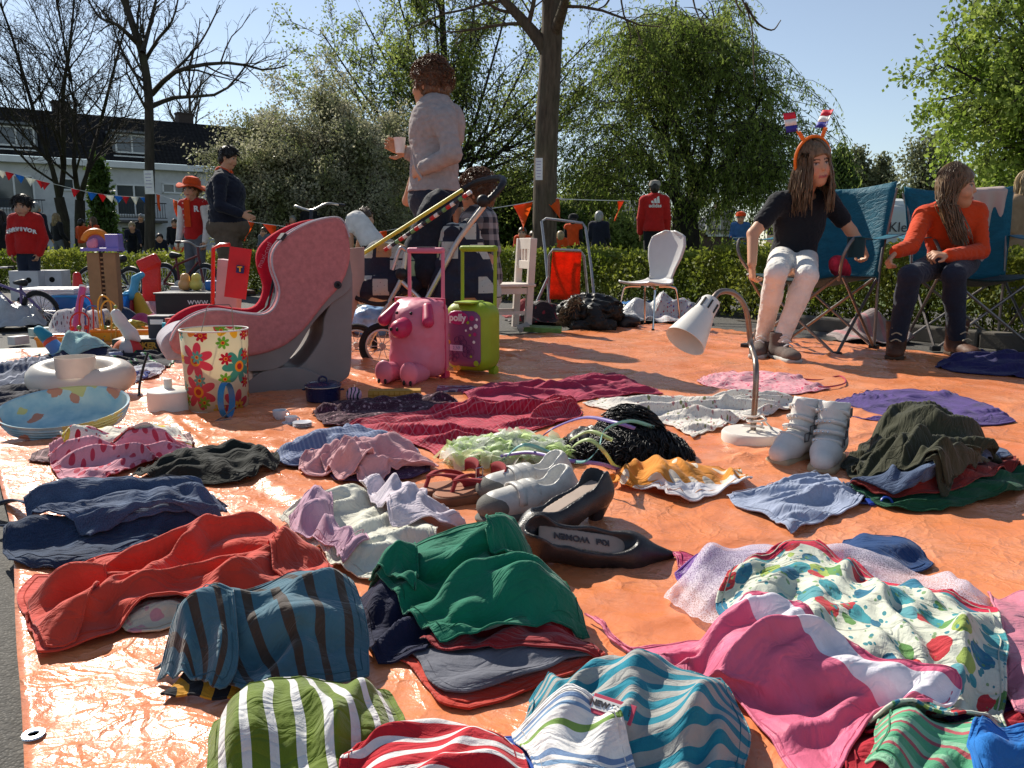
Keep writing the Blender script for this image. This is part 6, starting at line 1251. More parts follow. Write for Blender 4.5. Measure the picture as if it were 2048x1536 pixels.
camp_chair('teal camp chair of the girl in black, its back sloping up at her side',(1.72,4.74),(-.72,-.69)); camp_chair('teal camp chair of the girl in orange, with a towel over its back',(2.70,4.86),(-.12,-1),.32)
S = Sdf(); c = P(1680,535,4.55); S.ell((0,0,0),(.10,.03,.06),Euler((0,.4,.6)).to_matrix(),.02); o = S.build('red_cushion',M('red_paisley',(.42,.02,.05),.8,0,.5,30),None,.01,[(.004,40,2)]); o.location = c; tag(o,'small red patterned cushion wedged in the first camp chair','cushion')
q = MB(); b0 = Vector((2.70,4.86,0)); vs = []; nu, nv = 16, 22
for j in range(nv+1):
    for i in range(nu+1):
        u, v = i / nu, j / nv; s_ = v * .75 - .18; z = .955 - abs(s_) * .98; y = (.36+.05 if s_<0 else .36-.055) - .02 * v; vs.append((b0.x+.03+.30*u,b0.y+y+.022*math.sin(19*u+1.5*v)*min(1,abs(s_)*6)-.04*(1-u),z+.02*u))
q.add(vs,[(j*(nu+1)+i,j*(nu+1)+i+1,(j+1)*(nu+1)+i+1,(j+1)*(nu+1)+i) for j in range(nv) for i in range(nu)]); o = q.build('towel',fab('beige_towel',(.52,.40,.35),transl=.1),None,True,solid=.005,sub=1,flat_ang=180); tag(o,'beige towel hanging over the back of the second camp chair','towel')
# white shell chair
t = thing('shell_chair','white moulded shell chair on thin chrome legs','chair',(.985,5.93,.012),rotz_to((-.74,-.67))); prof = [(-.17,.325),(-.12,.315),(-.04,.308),(.05,.310),(.11,.325),(.145,.36),(.165,.42),(.185,.50),(.205,.58),(.222,.65),(.232,.69)]; wd = [.14,.165,.175,.165,.125,.10,.115,.15,.165,.145,.04]
pc = curve([(0,a,b) for a,b in prof],40); wc = [float(np.interp(i/39*10,range(11),wd)) for i in range(40)]
q = MB(); q.add([(w_*(j/8-1),p.y-.025*(j/8-1)**2*(1 if i>18 else .3),p.z+.012*(j/8-1)**2*(i<18)) for i,(p,w_) in enumerate(zip(pc,wc)) for j in range(17)],[(i*17+j,i*17+j+1,(i+1)*17+j+1,(i+1)*17+j) for i in range(39) for j in range(16)]); q.build('shell',M('white_shell',(.62,.60,.58),.35,0,.05),t,True,solid=.013,flat_ang=180)
for sx, sy in ((-1,-1),(1,-1),(-1,1),(1,1)):
    m_ = MB(); m_.tube(curve([(sx*.05,sy*.04,.295),(sx*.12,sy*.10,.292),(sx*.145,sy*.125,.25),(sx*.165,sy*.16,.0)],14),.0075,8); m_.build('leg',CHROME,t,True); m_ = MB(); m_.lathe([(.011,0),(.011,.02)],10,Matrix.Translation((sx*.165,sy*.16,-.004))); m_.build('foot_cap',mplain('black_plastic',(.012,.012,.014),.5),t)
# white wooden child's chair
WOODW = M('painted_white_wood',(.68,.60,.53),.5,0,.06,7,.1,grime=.15); t = thing('wooden_chair','white painted wooden child\'s chair with a slatted back','chair',(-.06,5.82,.012),rotz_to((-.95,-.32))); t.scale = (1.12,1.32,1.04)
for sx in (-1,1):
    m_ = MB(); m_.box((sx*.12,-.115,.145),(.032,.032,.29)); m_.build('leg',WOODW,t,bevel=.003); m_ = MB(); m_.box((sx*.12,.115,.305),(.034,.036,.61),Euler((-.05,0,0))); m_.build('back_leg',WOODW,t,bevel=.003)
    m_ = MB(); m_.box((sx*.12,0,.265),(.018,.21,.04)); m_.build('apron',WOODW,t); m_ = MB(); m_.box((sx*.12,0,.12),(.016,.21,.022)); m_.build('stretcher',WOODW,t)
m_ = MB(); m_.box((0,-.115,.265),(.21,.018,.04)); m_.build('apron',WOODW,t); m_ = MB(); m_.box((0,0,.302),(.29,.28,.02)); m_.build('seat',WOODW,t,bevel=.005)
for z, h in ((.575,.075),(.435,.055)): m_ = MB(); m_.box((0,.115+(z-.3)*.05,z),(.21,.02,h)); m_.build('back_rail',WOODW,t,bevel=.003)
for i in range(3): m_ = MB(); m_.box((-.055+.055*i,.126,.50),(.022,.014,.10)); m_.build('slat',WOODW,t,bevel=.002)
# folding chair with orange mesh
t = thing('folding_chair','folding tube chair with a stretched orange fabric','chair',G(1130,610)); b0 = G(1130,610)
for pl, r in ((((1100,612,6.5),(1090,500,6.75),(1083,443,6.85),(1092,437,6.88),(1165,446,6.88),(1171,455,6.85),(1182,530,6.7),(1190,610,6.5)),.011),(((1096,612,6.7),(1098,510,6.55),(1106,499,6.5),(1160,501,6.5),(1168,512,6.55),(1178,612,6.7)),.011),(((1070,612,6.5),(1096,555,6.6)),.011)):
    m_ = MB(); m_.tube([P(*p)-b0 for p in pl],r,8); m_.build('frame_tube',M('galvanised',(.36,.36,.36),.4,.6),t,True)
cs = [P(1105,503,6.49),P(1163,504,6.49),P(1160,600,6.4),P(1099,598,6.4)]; sheet4(lambda u,v: tuple((cs[0]*(1-u)+cs[1]*u)*(1-v)+(cs[3]*(1-u)+cs[2]*u)*v-b0+V3(0,.04*math.sin(math.pi*v),0)),8,8,'fabric',fab('orange_mesh',(.85,.07,.012),transl=.55),t)
# ---------------------------------------------------------------- lamp
t = thing('desk_lamp','white desk lamp with a bent metal neck and a cone shade','lamp',G(1505,884,.018)); LW = M('lamp_white',(.70,.66,.60),.4,0,.05,8,grime=.1); b0 = G(1505,884,.018)
m_ = MB(); m_.lathe([(.001,0),(.088,0),(.092,.004),(.092,.028),(.086,.036),(.001,.037)],40); m_.build('base',LW,t,True)
m_ = MB(); nk = curve([V3(0,0,.036),V3(0,0,.22),P(1502,690,2.54)-b0,P(1492,620,2.52)-b0,P(1470,588,2.50)-b0,P(1440,584,2.47)-b0,P(1420,606,2.44)-b0],50); m_.tube(nk,[.0085+.0006*(i % 2) for i in range(50)],10); m_.build('gooseneck',M('neck_metal',(.24,.19,.16),.35,.8,.1,30),t,True)
a, b = P(1424,600,2.45) - b0, P(1370,683,2.38) - b0; d = (b-a).normalized(); R = d.to_track_quat('Z','Y').to_matrix().to_4x4(); L = (b-a).length
m_ = MB(); m_.shell([(.001,0),(.026,.002),(.030,.01),(.033,L*.34),(.037,L*.38),(.062,L),(.060,L),(.035,L*.40),(.028,.012),(.001,.008)],36,Matrix.Translation(a) @ R); sh = m_.build('lamp_shade',LW,t,True)
for i in range(9):
    m_ = MB(); an = i * 2 * math.pi / 9; m_.box((.0325*math.cos(an),.0325*math.sin(an),L*.2),(.004,.005,L*.19),Matrix.Rotation(an,4,'Z')); o = m_.build('vent_slot',mplain('slot_dark',(.03,.03,.03),.8),sh); o.data.transform(Matrix.Translation(a) @ R)
m_ = MB(); r_ = random.Random(3); m_.tube(curve([V3(.03*math.cos(i*1.7)*(1+.3*math.sin(i)),.03*math.sin(i*1.7)-.01,.045+.004*i) for i in range(12)]+[V3(.05,.03,.05),V3(.10,.03,.01),V3(.14,.0,.006)],90),.0032,6); m_.build('cable',LW,t,True)
# ---------------------------------------------------------------- lampshade with flowers
def flowermat():
    t = NT('flower_print'); uv = t.coord('UV'); cc = (.78,.70,.52)
    for sc, R, cols, seed in ((7.0,.46,[(.62,.12,.10),(.30,.48,.06),(.80,.50,.05),(.66,.09,.13),(.12,.36,.28),(.75,.30,.05)],0.0),(13.0,.30,[(.80,.55,.08),(.15,.38,.33),(.25,.45,.06),(.55,.02,.05)],3.3)):
        v = t.n('VectorMath',{0: uv,1: (seed,seed*1.7,0)},operation='ADD').outputs[0]; vn = t.n('TexVoronoi',{'Vector': v,'Scale': sc,'Randomness': .55},voronoi_dimensions='2D')
        df = t.n('VectorMath',{0: v,1: vn.outputs['Position']},operation='SUBTRACT').outputs[0]; s = t.n('SeparateXYZ',{0: df}); th = t.math('ARCTAN2',s.outputs[1],s.outputs[0]); ds = vn.outputs['Distance']
        pet = t.math('MULTIPLY',t.math('ADD',t.math('MULTIPLY',t.math('ABSOLUTE',t.math('SINE',t.math('MULTIPLY',th,3.5))),.55),.45),R); sel = t.n('SeparateColor',{0: vn.outputs['Color']}).outputs[0]
        cc = t.mix(t.math('LESS_THAN',ds,pet),cc,t.ramp(sel,[(i/len(cols),c) for i,c in enumerate(cols)],True)); cc = t.mix(t.math('LESS_THAN',ds,R*.30),cc,(.75,.35,.04)); cc = t.mix(t.math('LESS_THAN',ds,R*.17),cc,(.5,.05,.04))
    return t.surf(cc,.6,transl=.45,spec=.3)
t = thing('flower_lampshade','cylindrical lampshade printed with big coloured flowers','lampshade',G(437,815,.02)); n = 48; q = MB(); H_ = .285
for k, z in enumerate((0,H_/2,H_)): q.v += [((.104+.006*k)*math.cos(2*math.pi*j/n),(.104+.006*k)*math.sin(2*math.pi*j/n),z) for j in range(n)]
q.f = [(k*n+j,k*n+(j+1) % n,(k+1)*n+(j+1) % n,(k+1)*n+j) for k in (0,1) for j in range(n)]; o = q.build('shade',flowermat(),t,True,solid=.0012); uv = o.data.uv_layers.new(name='UVMap')
for p in o.data.polygons:
    for li, vi in zip(p.loop_indices,p.vertices):
        j = vi % n; j = n if (j == 0 and max(x % n for x in p.vertices)>1) else j; uv.data[li].uv = (j/n*.68,o.data.vertices[vi].co.z)
for z, r in ((0,.1045),(H_,.1165)): m_ = MB(); m_.tube([(r*math.cos(a),r*math.sin(a),z) for a in np.linspace(0,2*math.pi,48,endpoint=False)],.0028,6,True); m_.build('rim',M('rim_white',(.75,.72,.66),.5),t,True)
m_ = MB(); m_.tube([(-.10,-.03,.05),(-.02,0,.36),(-.01,.0,.37),(.06,0,.372),(.065,.01,.36),(.05,.06,.2)],.0016,5); m_.build('wire',STEEL,t)
# small blue hoop clip beside it
t = thing('blue_hoop','small blue plastic hoop with a bent wire leaning on the flower lampshade','hoop',G(455,838,.022)); m_ = MB(); m_.shell([(.048,-.012),(.05,-.012),(.05,.012),(.048,.012),(.048,-.012)],30,Matrix.Translation((0,0,.065)) @ Matrix.Rotation(math.radians(72),4,'Z') @ Matrix.Rotation(math.pi/2,4,'X') @ Matrix.Diagonal((.62,1.2,1,1))); m_.build('band',M('blue_plastic',(.01,.14,.32),.35),t,True)
m_ = MB(); m_.tube([(.04,-.02,.05),(.0,-.03,.015),(-.03,-.04,.0),(.02,-.05,.01),(.06,-.04,.0)],.0022,6); m_.build('wire',STEEL,t)
# ---------------------------------------------------------------- lamp parts and bowl on the left
LWH = M('opal_white',(.72,.68,.62),.35,0,.05,transl=.25)
t = thing('ring_lamp','opal white ring shaped lamp with a drum shade','lamp',G(165,790,.02)); m_ = MB(); m_.tube([(.155*math.cos(a),.07*math.sin(a),.072+.02*math.sin(a)) for a in np.linspace(0,2*math.pi,40,endpoint=False)],.055,14,True); m_.build('ring',LWH,t,True)
m_ = MB(); m_.shell([(.07,0),(.072,.075),(.070,.075),(.068,.002)],32,Matrix.Translation((.015,-.06,.085))); m_.build('drum_shade',M('shade_paper',(.70,.64,.58),.7,transl=.3),t,True); m_ = MB(); m_.tube([(.015,-.06,.04),(.015,-.06,.10)],.01,8); m_.build('stem',LWH,t)
t = thing('cake_lamp_base','low white cylinder with a short stem beside the flower lampshade','lamp',G(345,818,.02)); m_ = MB(); m_.lathe([(.001,0),(.082,0),(.082,.068),(.075,.074),(.001,.076)],36); m_.build('drum',LW,t,True); m_ = MB(); m_.lathe([(.014,0),(.014,.035),(.001,.036)],16,Matrix.Translation((-.01,0,.075))); m_.build('stem',LW,t,True)
t = thing('printed_basin','shallow blue basin printed with fish, tilted on its side','basin',G(138,868,.02),math.radians(24),tilt=(math.radians(22),math.radians(-3),math.radians(18))); t.location.z += .03; t.scale = (.88,.88,.88)
def basinmat():
    q = NT('basin_print'); v = q.coord(); c = q.ramp(q.noise(v,9,4),[(.3,(.12,.30,.42)),(.5,(.30,.48,.56)),(.7,(.50,.60,.60))]); d = q.vor(q.n('VectorMath',{0: v,1: q.n('VectorMath',{0: q.noise(v,20,3,out=1),3: .05},operation='SCALE').outputs[0]},operation='ADD').outputs[0],9); c = q.mix(q.math('LESS_THAN',d,.26),c,(.50,.20,.13)); c = q.mix(q.math('GREATER_THAN',q.noise(v,5,3),.6),c,(.55,.5,.2)); return q.surf(c,.35,spec=.5)
m_ = MB(); m_.shell([(.001,.012),(.15,.012),(.185,.03),(.205,.075),(.213,.078),(.209,.07),(.19,.02),(.155,0),(.001,0)],48,None,1.0,.62); bw_ = m_.build('bowl',basinmat(),t,True)
for k in range(4): m_ = MB(); z = .02 + .013 * k; r = .188 + .006 * k; m_.tube([(r*math.cos(a),r*.62*math.sin(a),z) for a in np.linspace(0,2*math.pi,60,endpoint=False)],.0035,6,True); m_.build('ridge',basinmat.m if hasattr(basinmat,'m') else bw_.data.materials[0],t,True)
# ---------------------------------------------------------------- kitchen bits
t = thing('cooking_pot','small dark blue enamel pot with its lid on','pot',G(647,802,.018)); EN = M('blue_enamel',(.01,.015,.06),.25,0,.1); m_ = MB(); m_.lathe([(.001,0),(.055,0),(.063,.006),(.066,.055),(.068,.058),(.001,.059)],32); m_.build('pot_body',EN,t,True); m_ = MB(); m_.lathe([(.070,.060),(.069,.064),(.05,.074),(.001,.078)],32); m_.build('lid',EN,t,True); m_ = MB(); m_.tube(arc((0,0,.078),.016,0,math.pi,9),.004,6); m_.build('handle',EN,t,True); m_ = MB(); m_.tube([(.0675*math.cos(a),.0675*math.sin(a),.059) for a in np.linspace(0,6.2832,32,endpoint=False)],.0018,5,True); m_.build('rim',M('rim_white',(.75,.72,.66),.5),t)
for s in (-1,1): m_ = MB(); m_.tube(arc((s*.066,0,.045),.012,-1.57,1.57,7,Vector((s,0,0)),Vector((0,1,0))),.003,6); m_.build('side_handle',EN,t)
POR = M('toy_porcelain',(.55,.56,.60),.25,0,.04)
def cup(px,py,label,r=.022,saucer=False):
    t = thing('toy_cup',label,'cup',G(px,py,.02),0,'toy tea set'); m_ = MB(); m_.shell([(.001,0),(r*.6,0),(r*.95,r*.6),(r,r*1.3),(r*.93,r*1.3),(r*.85,r*.6),(r*.5,.003),(.001,.003)],24); m_.build('bowl',POR,t,True); m_ = MB(); m_.tube(arc((r*.95,0,r*.75),r*.4,-1.5,1.5,8),.0022,6); m_.build('handle',POR,t,True)
    if saucer: m_ = MB(); m_.shell([(.001,0),(r*1.5,.004),(r*1.55,.006),(.001,.003)],24); m_.build('saucer',POR,t,True)
cup(560,838,'white toy cup standing apart behind the saucers',.024); cup(583,848,'white toy cup on its saucer beside the stacked saucers',.020,True)
for k in range(3):
    m_ = MB(); m_.shell([(.001,0),(.018,0),(.030,.005),(.031,.006),(.018,.002),(.001,.002)],28); o = m_.build('toy_saucer',POR,None,True); o.location = G(605,855,.02) + V3(0,0,.006*k+.001); tag(o,'white toy saucer in the little stack, the '+('lowest','middle','topmost')[k]+' one','saucer','toy tea set')
t = thing('biscuit_box','flat yellow brown box with a woven pattern','box',G(790,797,.018),.08); m_ = MB(); m_.box((0,0,.018),(.20,.06,.034)); m_.build('box_body',fab('waffle_print',(.45,.22,.03)),t,bevel=.004)
for i in range(10):
    for j in range(2): m_ = MB(); m_.box((-.09+i*.02,-.031,.010+j*.015),(.016,.003,.012)); m_.build('waffle_tile',M('waffle',(.55,.29,.06),.7),t)
t = thing('zebra_ball','small pink and zebra striped soft ball','toy',G(708,798,.03)); m_ = MB(); m_.ball((0,0,.016),.03,18,12); zt = NT('zebra'); vv = zt.coord(); m_.build('ball',zt.surf(zt.ramp(zt.n('TexWave',{'Vector': vv,'Scale': 22.0,'Distortion': 6.0}).outputs[1],[(0,(.6,.3,.42)),(.45,(.7,.66,.68)),(.6,(.02,.02,.03))],True),.7),t,True)
t = thing('magazine_stack','two glossy magazines lying behind the raspberry trousers','magazine',G(915,782,.016),.05)
for k in range(2): m_ = MB(); m_.box((.003*k,.002*k,.004+.006*k),(.17,.12,.0055)); mt = NT('cover%d' % k); v = mt.coord(); m_.build('magazine',mt.surf(mt.ramp(mt.noise(v,14,3),[(.35,(.05,.06,.12)),(.5,(.35,.36,.42)),(.6,(.2,.03,.1)),(.72,(.5,.4,.35))],True),.25),t)
# ---------------------------------------------------------------- shoes
BLK = M('black_leather',(.020,.019,.021),.38,0,.2,30,.25,.5,grime=.3); INS = M('insole_beige',(.33,.25,.20),.7); GRS = M('grey_suede',(.14,.135,.12),.9,0,.15,40,.4); WHL = M('white_leather',(.56,.54,.50),.45,0,.12,20,.15,grime=.4)
def pump(label,loc,tilt,scale=1.0):
    t = thing('court_shoe',label,'shoe',loc,0,'pair of black court shoes',tilt); S = Sdf()          # local x: heel to toe
    S.cap((-.085,0,.062),(.00,0,.040),.036,.034,.02); S.cap((.0,0,.038),(.075,0,.020),.034,.036,.02); S.cap((.075,0,.020),(.152,0,.008),.034,.007,.02); S.cap((-.09,0,.075),(-.085,0,.095),.034,.031,.02)
    S.ell((-.05,0,.118),(.062,.027,.058),Matrix.Rotation(.32,4,'Y'),.006,True); S.ell((.02,0,.082),(.075,.029,.045),Matrix.Rotation(.25,4,'Y'),.006,True); S.cut((.0,0,.0),(0,0,-1)); S.cut((-.04,0,.018),(-.32,0,-1))
    S.build('upper',BLK,t,.0035); S = Sdf(); S.box((-.012,0,.062),(.082,.021,.0025),.0025,Matrix.Rotation(.30,4,'Y'),.004); ins = S.build('insole',INS,t,.0035)
    S = Sdf(); S.cap((-.098,0,.05),(-.088,0,.004),.027,.014,.01); S.cut((0,0,.0),(0,0,-1)); S.build('heel',BLK,t,.004); return t
Rm = (math.radians(36),math.radians(-3),math.radians(-4)); t = pump('black pointed court shoe lying with its insole lettering in view',G(1178,1118,.022),Rm)
for tx, sz, x in (('WOMEN',.017,-.030),('Kiul',.016,.026)): lettering(tx,sz,mplain('ink',(.05,.045,.05),.8),t,Matrix.Translation((x,0,.0665-.31*(x+.012))) @ Matrix.Rotation(.30,4,'Y') @ Matrix.Rotation(math.pi,4,'Z'),bold=.0005)
pump('black court shoe standing with its heel up behind the other one',G(1130,1058,.02),(0,math.radians(-2),math.radians(-140)))
def velcro(label,loc,rz):
    t = thing('velcro_shoe',label,'shoe',loc,rz,'pair of white velcro shoes'); S = Sdf(); S.cap((-.085,0,.045),(.0,0,.042),.034,.036,.02); S.cap((0,0,.04),(.075,0,.030),.036,.036,.02); S.cap((-.09,0,.05),(-.082,0,.075),.034,.032,.02); S.ell((-.045,0,.098),(.05,.027,.045),None,.006,True); S.cut((0,0,.012),(0,0,-1)); S.build('upper',WHL,t,.004)
    S = Sdf(); S.ell((.078,0,.032),(.042,.0385,.030),None,.01); S.cut((0,0,.012),(0,0,-1)); S.build('toe_cap',GRS,t,.004); S = Sdf(); S.box((-.005,0,.009),(.108,.036,.010),.01,None,.01); S.ell((.075,0,.009),(.05,.040,.010),None,.01); S.build('sole',GRS,t,.004)
    for x in (-.005,.03):
        m_ = MB(); m_.ribbon(curve([(x,-.038,.035),(x,-.03,.068),(x,0,.0775-.1*max(0,x)),(x,.03,.068),(x,.038,.035)],14),.018,Vector((1,0,0)).cross(Vector((0,1,0)))); o = MB(); pts = curve([(x,-.0385,.035),(x,-.031,.066),(x,0,.0785-.12*max(0,x)),(x,.031,.066),(x,.0385,.035)],14); o.add([(p.x+s*.009,p.y,p.z+.001) for p in pts for s in (-1,1)],[(2*i,2*i+1,2*i+3,2*i+2) for i in range(13)]); o.build('strap',WHL,t,True,solid=.0035)
    return t
velcro('white shoe with grey toe and velcro straps, the front one of the pair',G(1055,1030,.02),math.radians(208)); velcro('white shoe with grey toe and velcro straps, the back one of the pair',G(1048,994,.02),math.radians(206))
SOLB = M('cork_brown',(.13,.055,.03),.7,0,.2,20); FOOTB = M('footbed',(.32,.13,.07),.7)
STRAP = fab('paisley_strap',(.30,.03,.035),('flower',60,.35,[(.1,.22,.2),(.45,.3,.15),(.3,.03,.035)]))
for k, (px,py) in enumerate(((895,990),(948,1000))):
    t = thing('thong_sandal',('red paisley thong sandal on the left of the pair','red paisley thong sandal tucked beside the velcro shoes')[k],'sandal',G(px,py,.02),math.radians(206),'pair of thong sandals'); S = Sdf(); S.cap((-.07,0,.012),(.06,0,.012),.032,.040,.02); S.cut((0,0,.024),(0,0,1)); S.cut((0,0,.001),(0,0,-1)); S.build('sole',SOLB,t,.004); S = Sdf(); S.cap((-.07,0,.02),(.06,0,.02),.027,.035,.02); S.cut((0,0,.0265),(0,0,1)); S.cut((0,0,.02),(0,0,-1)); S.build('footbed',FOOTB,t,.003)
    m_ = MB(); m_.tube([(.055,0,.024),(.045,0,.05)],.005,6); m_.build('toe_post',STRAP,t); 
    for s in (-1,1): pts = curve([(.045,0,.052),(.01,s*.022,.056),(-.035,s*.036,.04),(-.05,s*.036,.02)],10); m_ = MB(); m_.add([(p.x+q*.014*(.6+i/9),p.y,p.z) for i,p in enumerate(pts) for q in (-1,1)],[(2*i,2*i+1,2*i+3,2*i+2) for i in range(9)]); m_.build('strap',STRAP,t,True,solid=.004)
    pts = [(-.06-.012*math.cos(a),.038*math.sin(a),.055+.012*math.cos(a)) for a in np.linspace(-1.57,1.57,11)]; m_ = MB(); m_.add([(p[0],p[1],p[2]+q*.014) for p in pts for q in (-1,1)],[(2*i,2*i+1,2*i+3,2*i+2) for i in range(10)]); m_.build('heel_strap',STRAP,t,True,solid=.004); m_ = MB(); m_.tube([(-.055,.041+.001,.045),(-.055,.042,.068),(-.075,.036,.068),(-.075,.036,.045)],.0018,5,True); m_.build('buckle',EY,t)
WB = M('boot_white',(.64,.61,.57),.45,0,.08,18,.15,grime=.2); BSO = M('boot_yellow_sole',(.45,.33,.20),.7)
def wboot(label,loc,rz):
    t = thing('ankle_boot',label,'boot',loc,rz,'pair of white ankle boots'); S = Sdf(); S.cap((-.05,0,.05),(.04,0,.045),.036,.036,.02); S.cap((.04,0,.04),(.085,0,.030),.036,.030,.02); S.cap((-.055,0,.06),(-.06,0,.165),.038,.040,.02); S.cap((-.02,0,.07),(-.035,0,.14),.034,.034,.025); S.cut((-.05,0,.165),(-.2,0,1)); S.cut((0,0,.012),(0,0,-1)); S.ell((-.052,0,.175),(.034,.030,.06),None,.005,True); S.build('upper',WB,t,.004); S = Sdf(); S.box((.005,0,.008),(.10,.035,.011),.009,None,.01); S.ell((.06,0,.008),(.055,.039,.010),None,.01); S.build('sole',BSO,t,.004)
    for i, (x,z,w) in enumerate(((.045,.072,.034),(.022,.090,.036),(.002,.114,.036),(-.012,.142,.040))):
        pts = [(x-.018+.022*math.cos(a),(w+.003)*math.sin(a),z+.012*math.cos(a)-.006) for a in np.linspace(-1.75,1.75,15)]; m_ = MB(); m_.add([(p[0]+q*.003,p[1],p[2]+q*.0065) for p in pts for q in (-1,1)],[(2*i_,2*i_+1,2*i_+3,2*i_+2) for i_ in range(14)]); st = m_.build('strap',WB,t,True,solid=.004)
        for a in (-.9,-.6,-.3,0): m_ = MB(); m_.ball((x-.018+.026*math.cos(a),(w+.006)*math.sin(a),z+.012*math.cos(a)-.006),.0028,6,4); m_.build('stud',CHROME,st)
        m_ = MB(); y0 = w + .006; m_.tube([(x-.012,y0,z-.012),(x-.012,y0,z+.010),(x-.034,y0,z+.010),(x-.034,y0,z-.012)],.002,5,True); m_.build('buckle',M('buckle_dark',(.12,.12,.13),.3,.8),st)
    return t
wboot('white ankle boot with studded straps, the left one of the pair',G(1592,918,.02),math.radians(222)); wboot('white ankle boot with studded straps, the right one of the pair',G(1655,930,.02),math.radians(240))
# ---------------------------------------------------------------- wig, tutu and ribbons
HBK = hairmat('wig_black',(.004,.004,.005),(.010,.009,.009)); t = thing('curly_wig','black curly wig in an untidy mound','wig',G(1245,920,.015)); r_ = random.Random(9); S = Sdf(); S.ell((0,0,.03),(.15,.08,.052),None,.03); S.ell((.02,.03,.07),(.07,.06,.05),None,.03); S.ell((-.09,0,.05),(.06,.06,.04),None,.03); S.cap((.02,.04,.09),(.02,.04,.135),.03,.012,.02); S.build('wig_mass',HBK,t,.008,[(.012,75,4)]); br = []
for i in range(1500):
    a, b = r_.uniform(0,6.283), math.acos(r_.uniform(-.1,1)); k = r_.random(); c = V3(.165*math.cos(a)*math.sin(b),.095*math.sin(a)*math.sin(b),.025+.065*math.cos(b)) if k < .7 else V3(.02+.075*math.cos(a)*math.sin(b),.03+.06*math.sin(a)*math.sin(b),.065+.075*math.cos(b)); n_ = V3(c.x,c.y,c.z-.02).normalized(); u_ = n_.orthogonal().normalized(); w = n_.cross(u_); ph = r_.uniform(0,6.28); rd = r_.uniform(.006,.014); br.append((np.array([tuple(c+n_*(.0034*j-.004)+u_*(rd*math.cos(ph+1.0*j))+w*(rd*math.sin(ph+1.0*j))+V3(0,0,-.0002*j*j)) for j in range(13)]),np.full(13,.0014),3))
V, Q = tubes_mesh(br,lambda l: 4); tag(npmesh('curls',V,Q,HBK,t),kind='stuff')
def net(name,c):
    q = NT(name); return q.surf(c,.5,transl=.5,alpha=.45,spec=.5)
NETS = [net('net_lime',(.62,.76,.38)),net('net_white',(.85,.86,.82)),net('net_mint',(.74,.82,.64))]; t = thing('pastel_tutu','pastel lime and white tulle tutu in ruffled heaps','tutu',G(1020,925,.015))
for k in range(3):
    m_ = MB()
    for i in range(95):
        a = r_.uniform(0,6.283); rr_ = math.sqrt(r_.random()); c = V3(.17*rr_*math.cos(a),.105*rr_*math.sin(a),.008+.030*(1-rr_)+r_.uniform(0,.022)); d = V3(r_.gauss(0,1),r_.gauss(0,1),r_.uniform(-.1,.7)).normalized(); u_ = d.cross(V3(0,0,1)).normalized(); w = r_.uniform(.03,.055); n = 8; L = r_.uniform(.06,.11); vs = []
        for j in range(n):
            f = j / (n-1)
            for e in (-1,0,1): vs.append(c+d*(L*(f-.5))+V3(0,0,.022*math.sin(math.pi*f)+.005*math.sin(7*f+e*2+i))+u_*(e*w/2*(.6+.4*math.sin(math.pi*f)))+V3(0,0,.006*(e != 0)*math.sin(5*f+i)))
        for v in vs: v.z = max(v.z,.004)
        m_.add(vs,[(3*j+e,3*j+e+1,3*j+e+4,3*j+e+3) for j in range(n-1) for e in (0,1)])
    tag(m_.build(('lime_ruffle','white_ruffle','mint_ruffle')[k],NETS[k],t,True,flat_ang=180),kind='stuff')
for nm, c, pl, lb in (('teal',(.22,.48,.46),((1000,925,.04),(1045,890,.10),(1100,905,.08),(1160,925,.09),(1195,900,.13),(1210,860,.15),(1260,842,.15),(1310,855,.11)),'pale teal satin ribbon winding over the black wig'),('lilac',(.26,.20,.50),((1075,880,.02),(1110,855,.06),(1170,835,.12),(1230,845,.14),(1270,857,.13)),'lilac satin ribbon along the top of the wig'),('lilac',(.26,.20,.50),((1000,912,.06),(1060,905,.08),(1130,920,.09),(1200,928,.07),(1240,940,.02)),'lilac satin ribbon lying over the tutu towards the wig'),('lime',(.50,.60,.28),((1130,915,.10),(1150,890,.13),(1180,880,.15),(1210,905,.12),(1235,935,.03),(1290,935,.02),(1340,928,.03),(1400,945,.04),(1445,960,.03)),'long lime ribbon trailing from the wig to the orange top'),('lime',(.50,.60,.28),((1140,880,.12),(1180,863,.15),(1225,880,.14)),'short lime ribbon curled on the wig')):
    m_ = MB(); pts = curve([G(*p) for p in pl],40); m_.add([p+V3(q*.0025,q*.0015*math.sin(i*.3),q*.0045) for i,p in enumerate(pts) for q in (-1,1)],[(2*i,2*i+1,2*i+3,2*i+2) for i in range(39)]); tag(m_.build('satin_ribbon',M('ribbon_'+nm,c,.35,0,.05,transl=.3),None,True,solid=.0006,flat_ang=180),lb,'ribbon','satin ribbons')
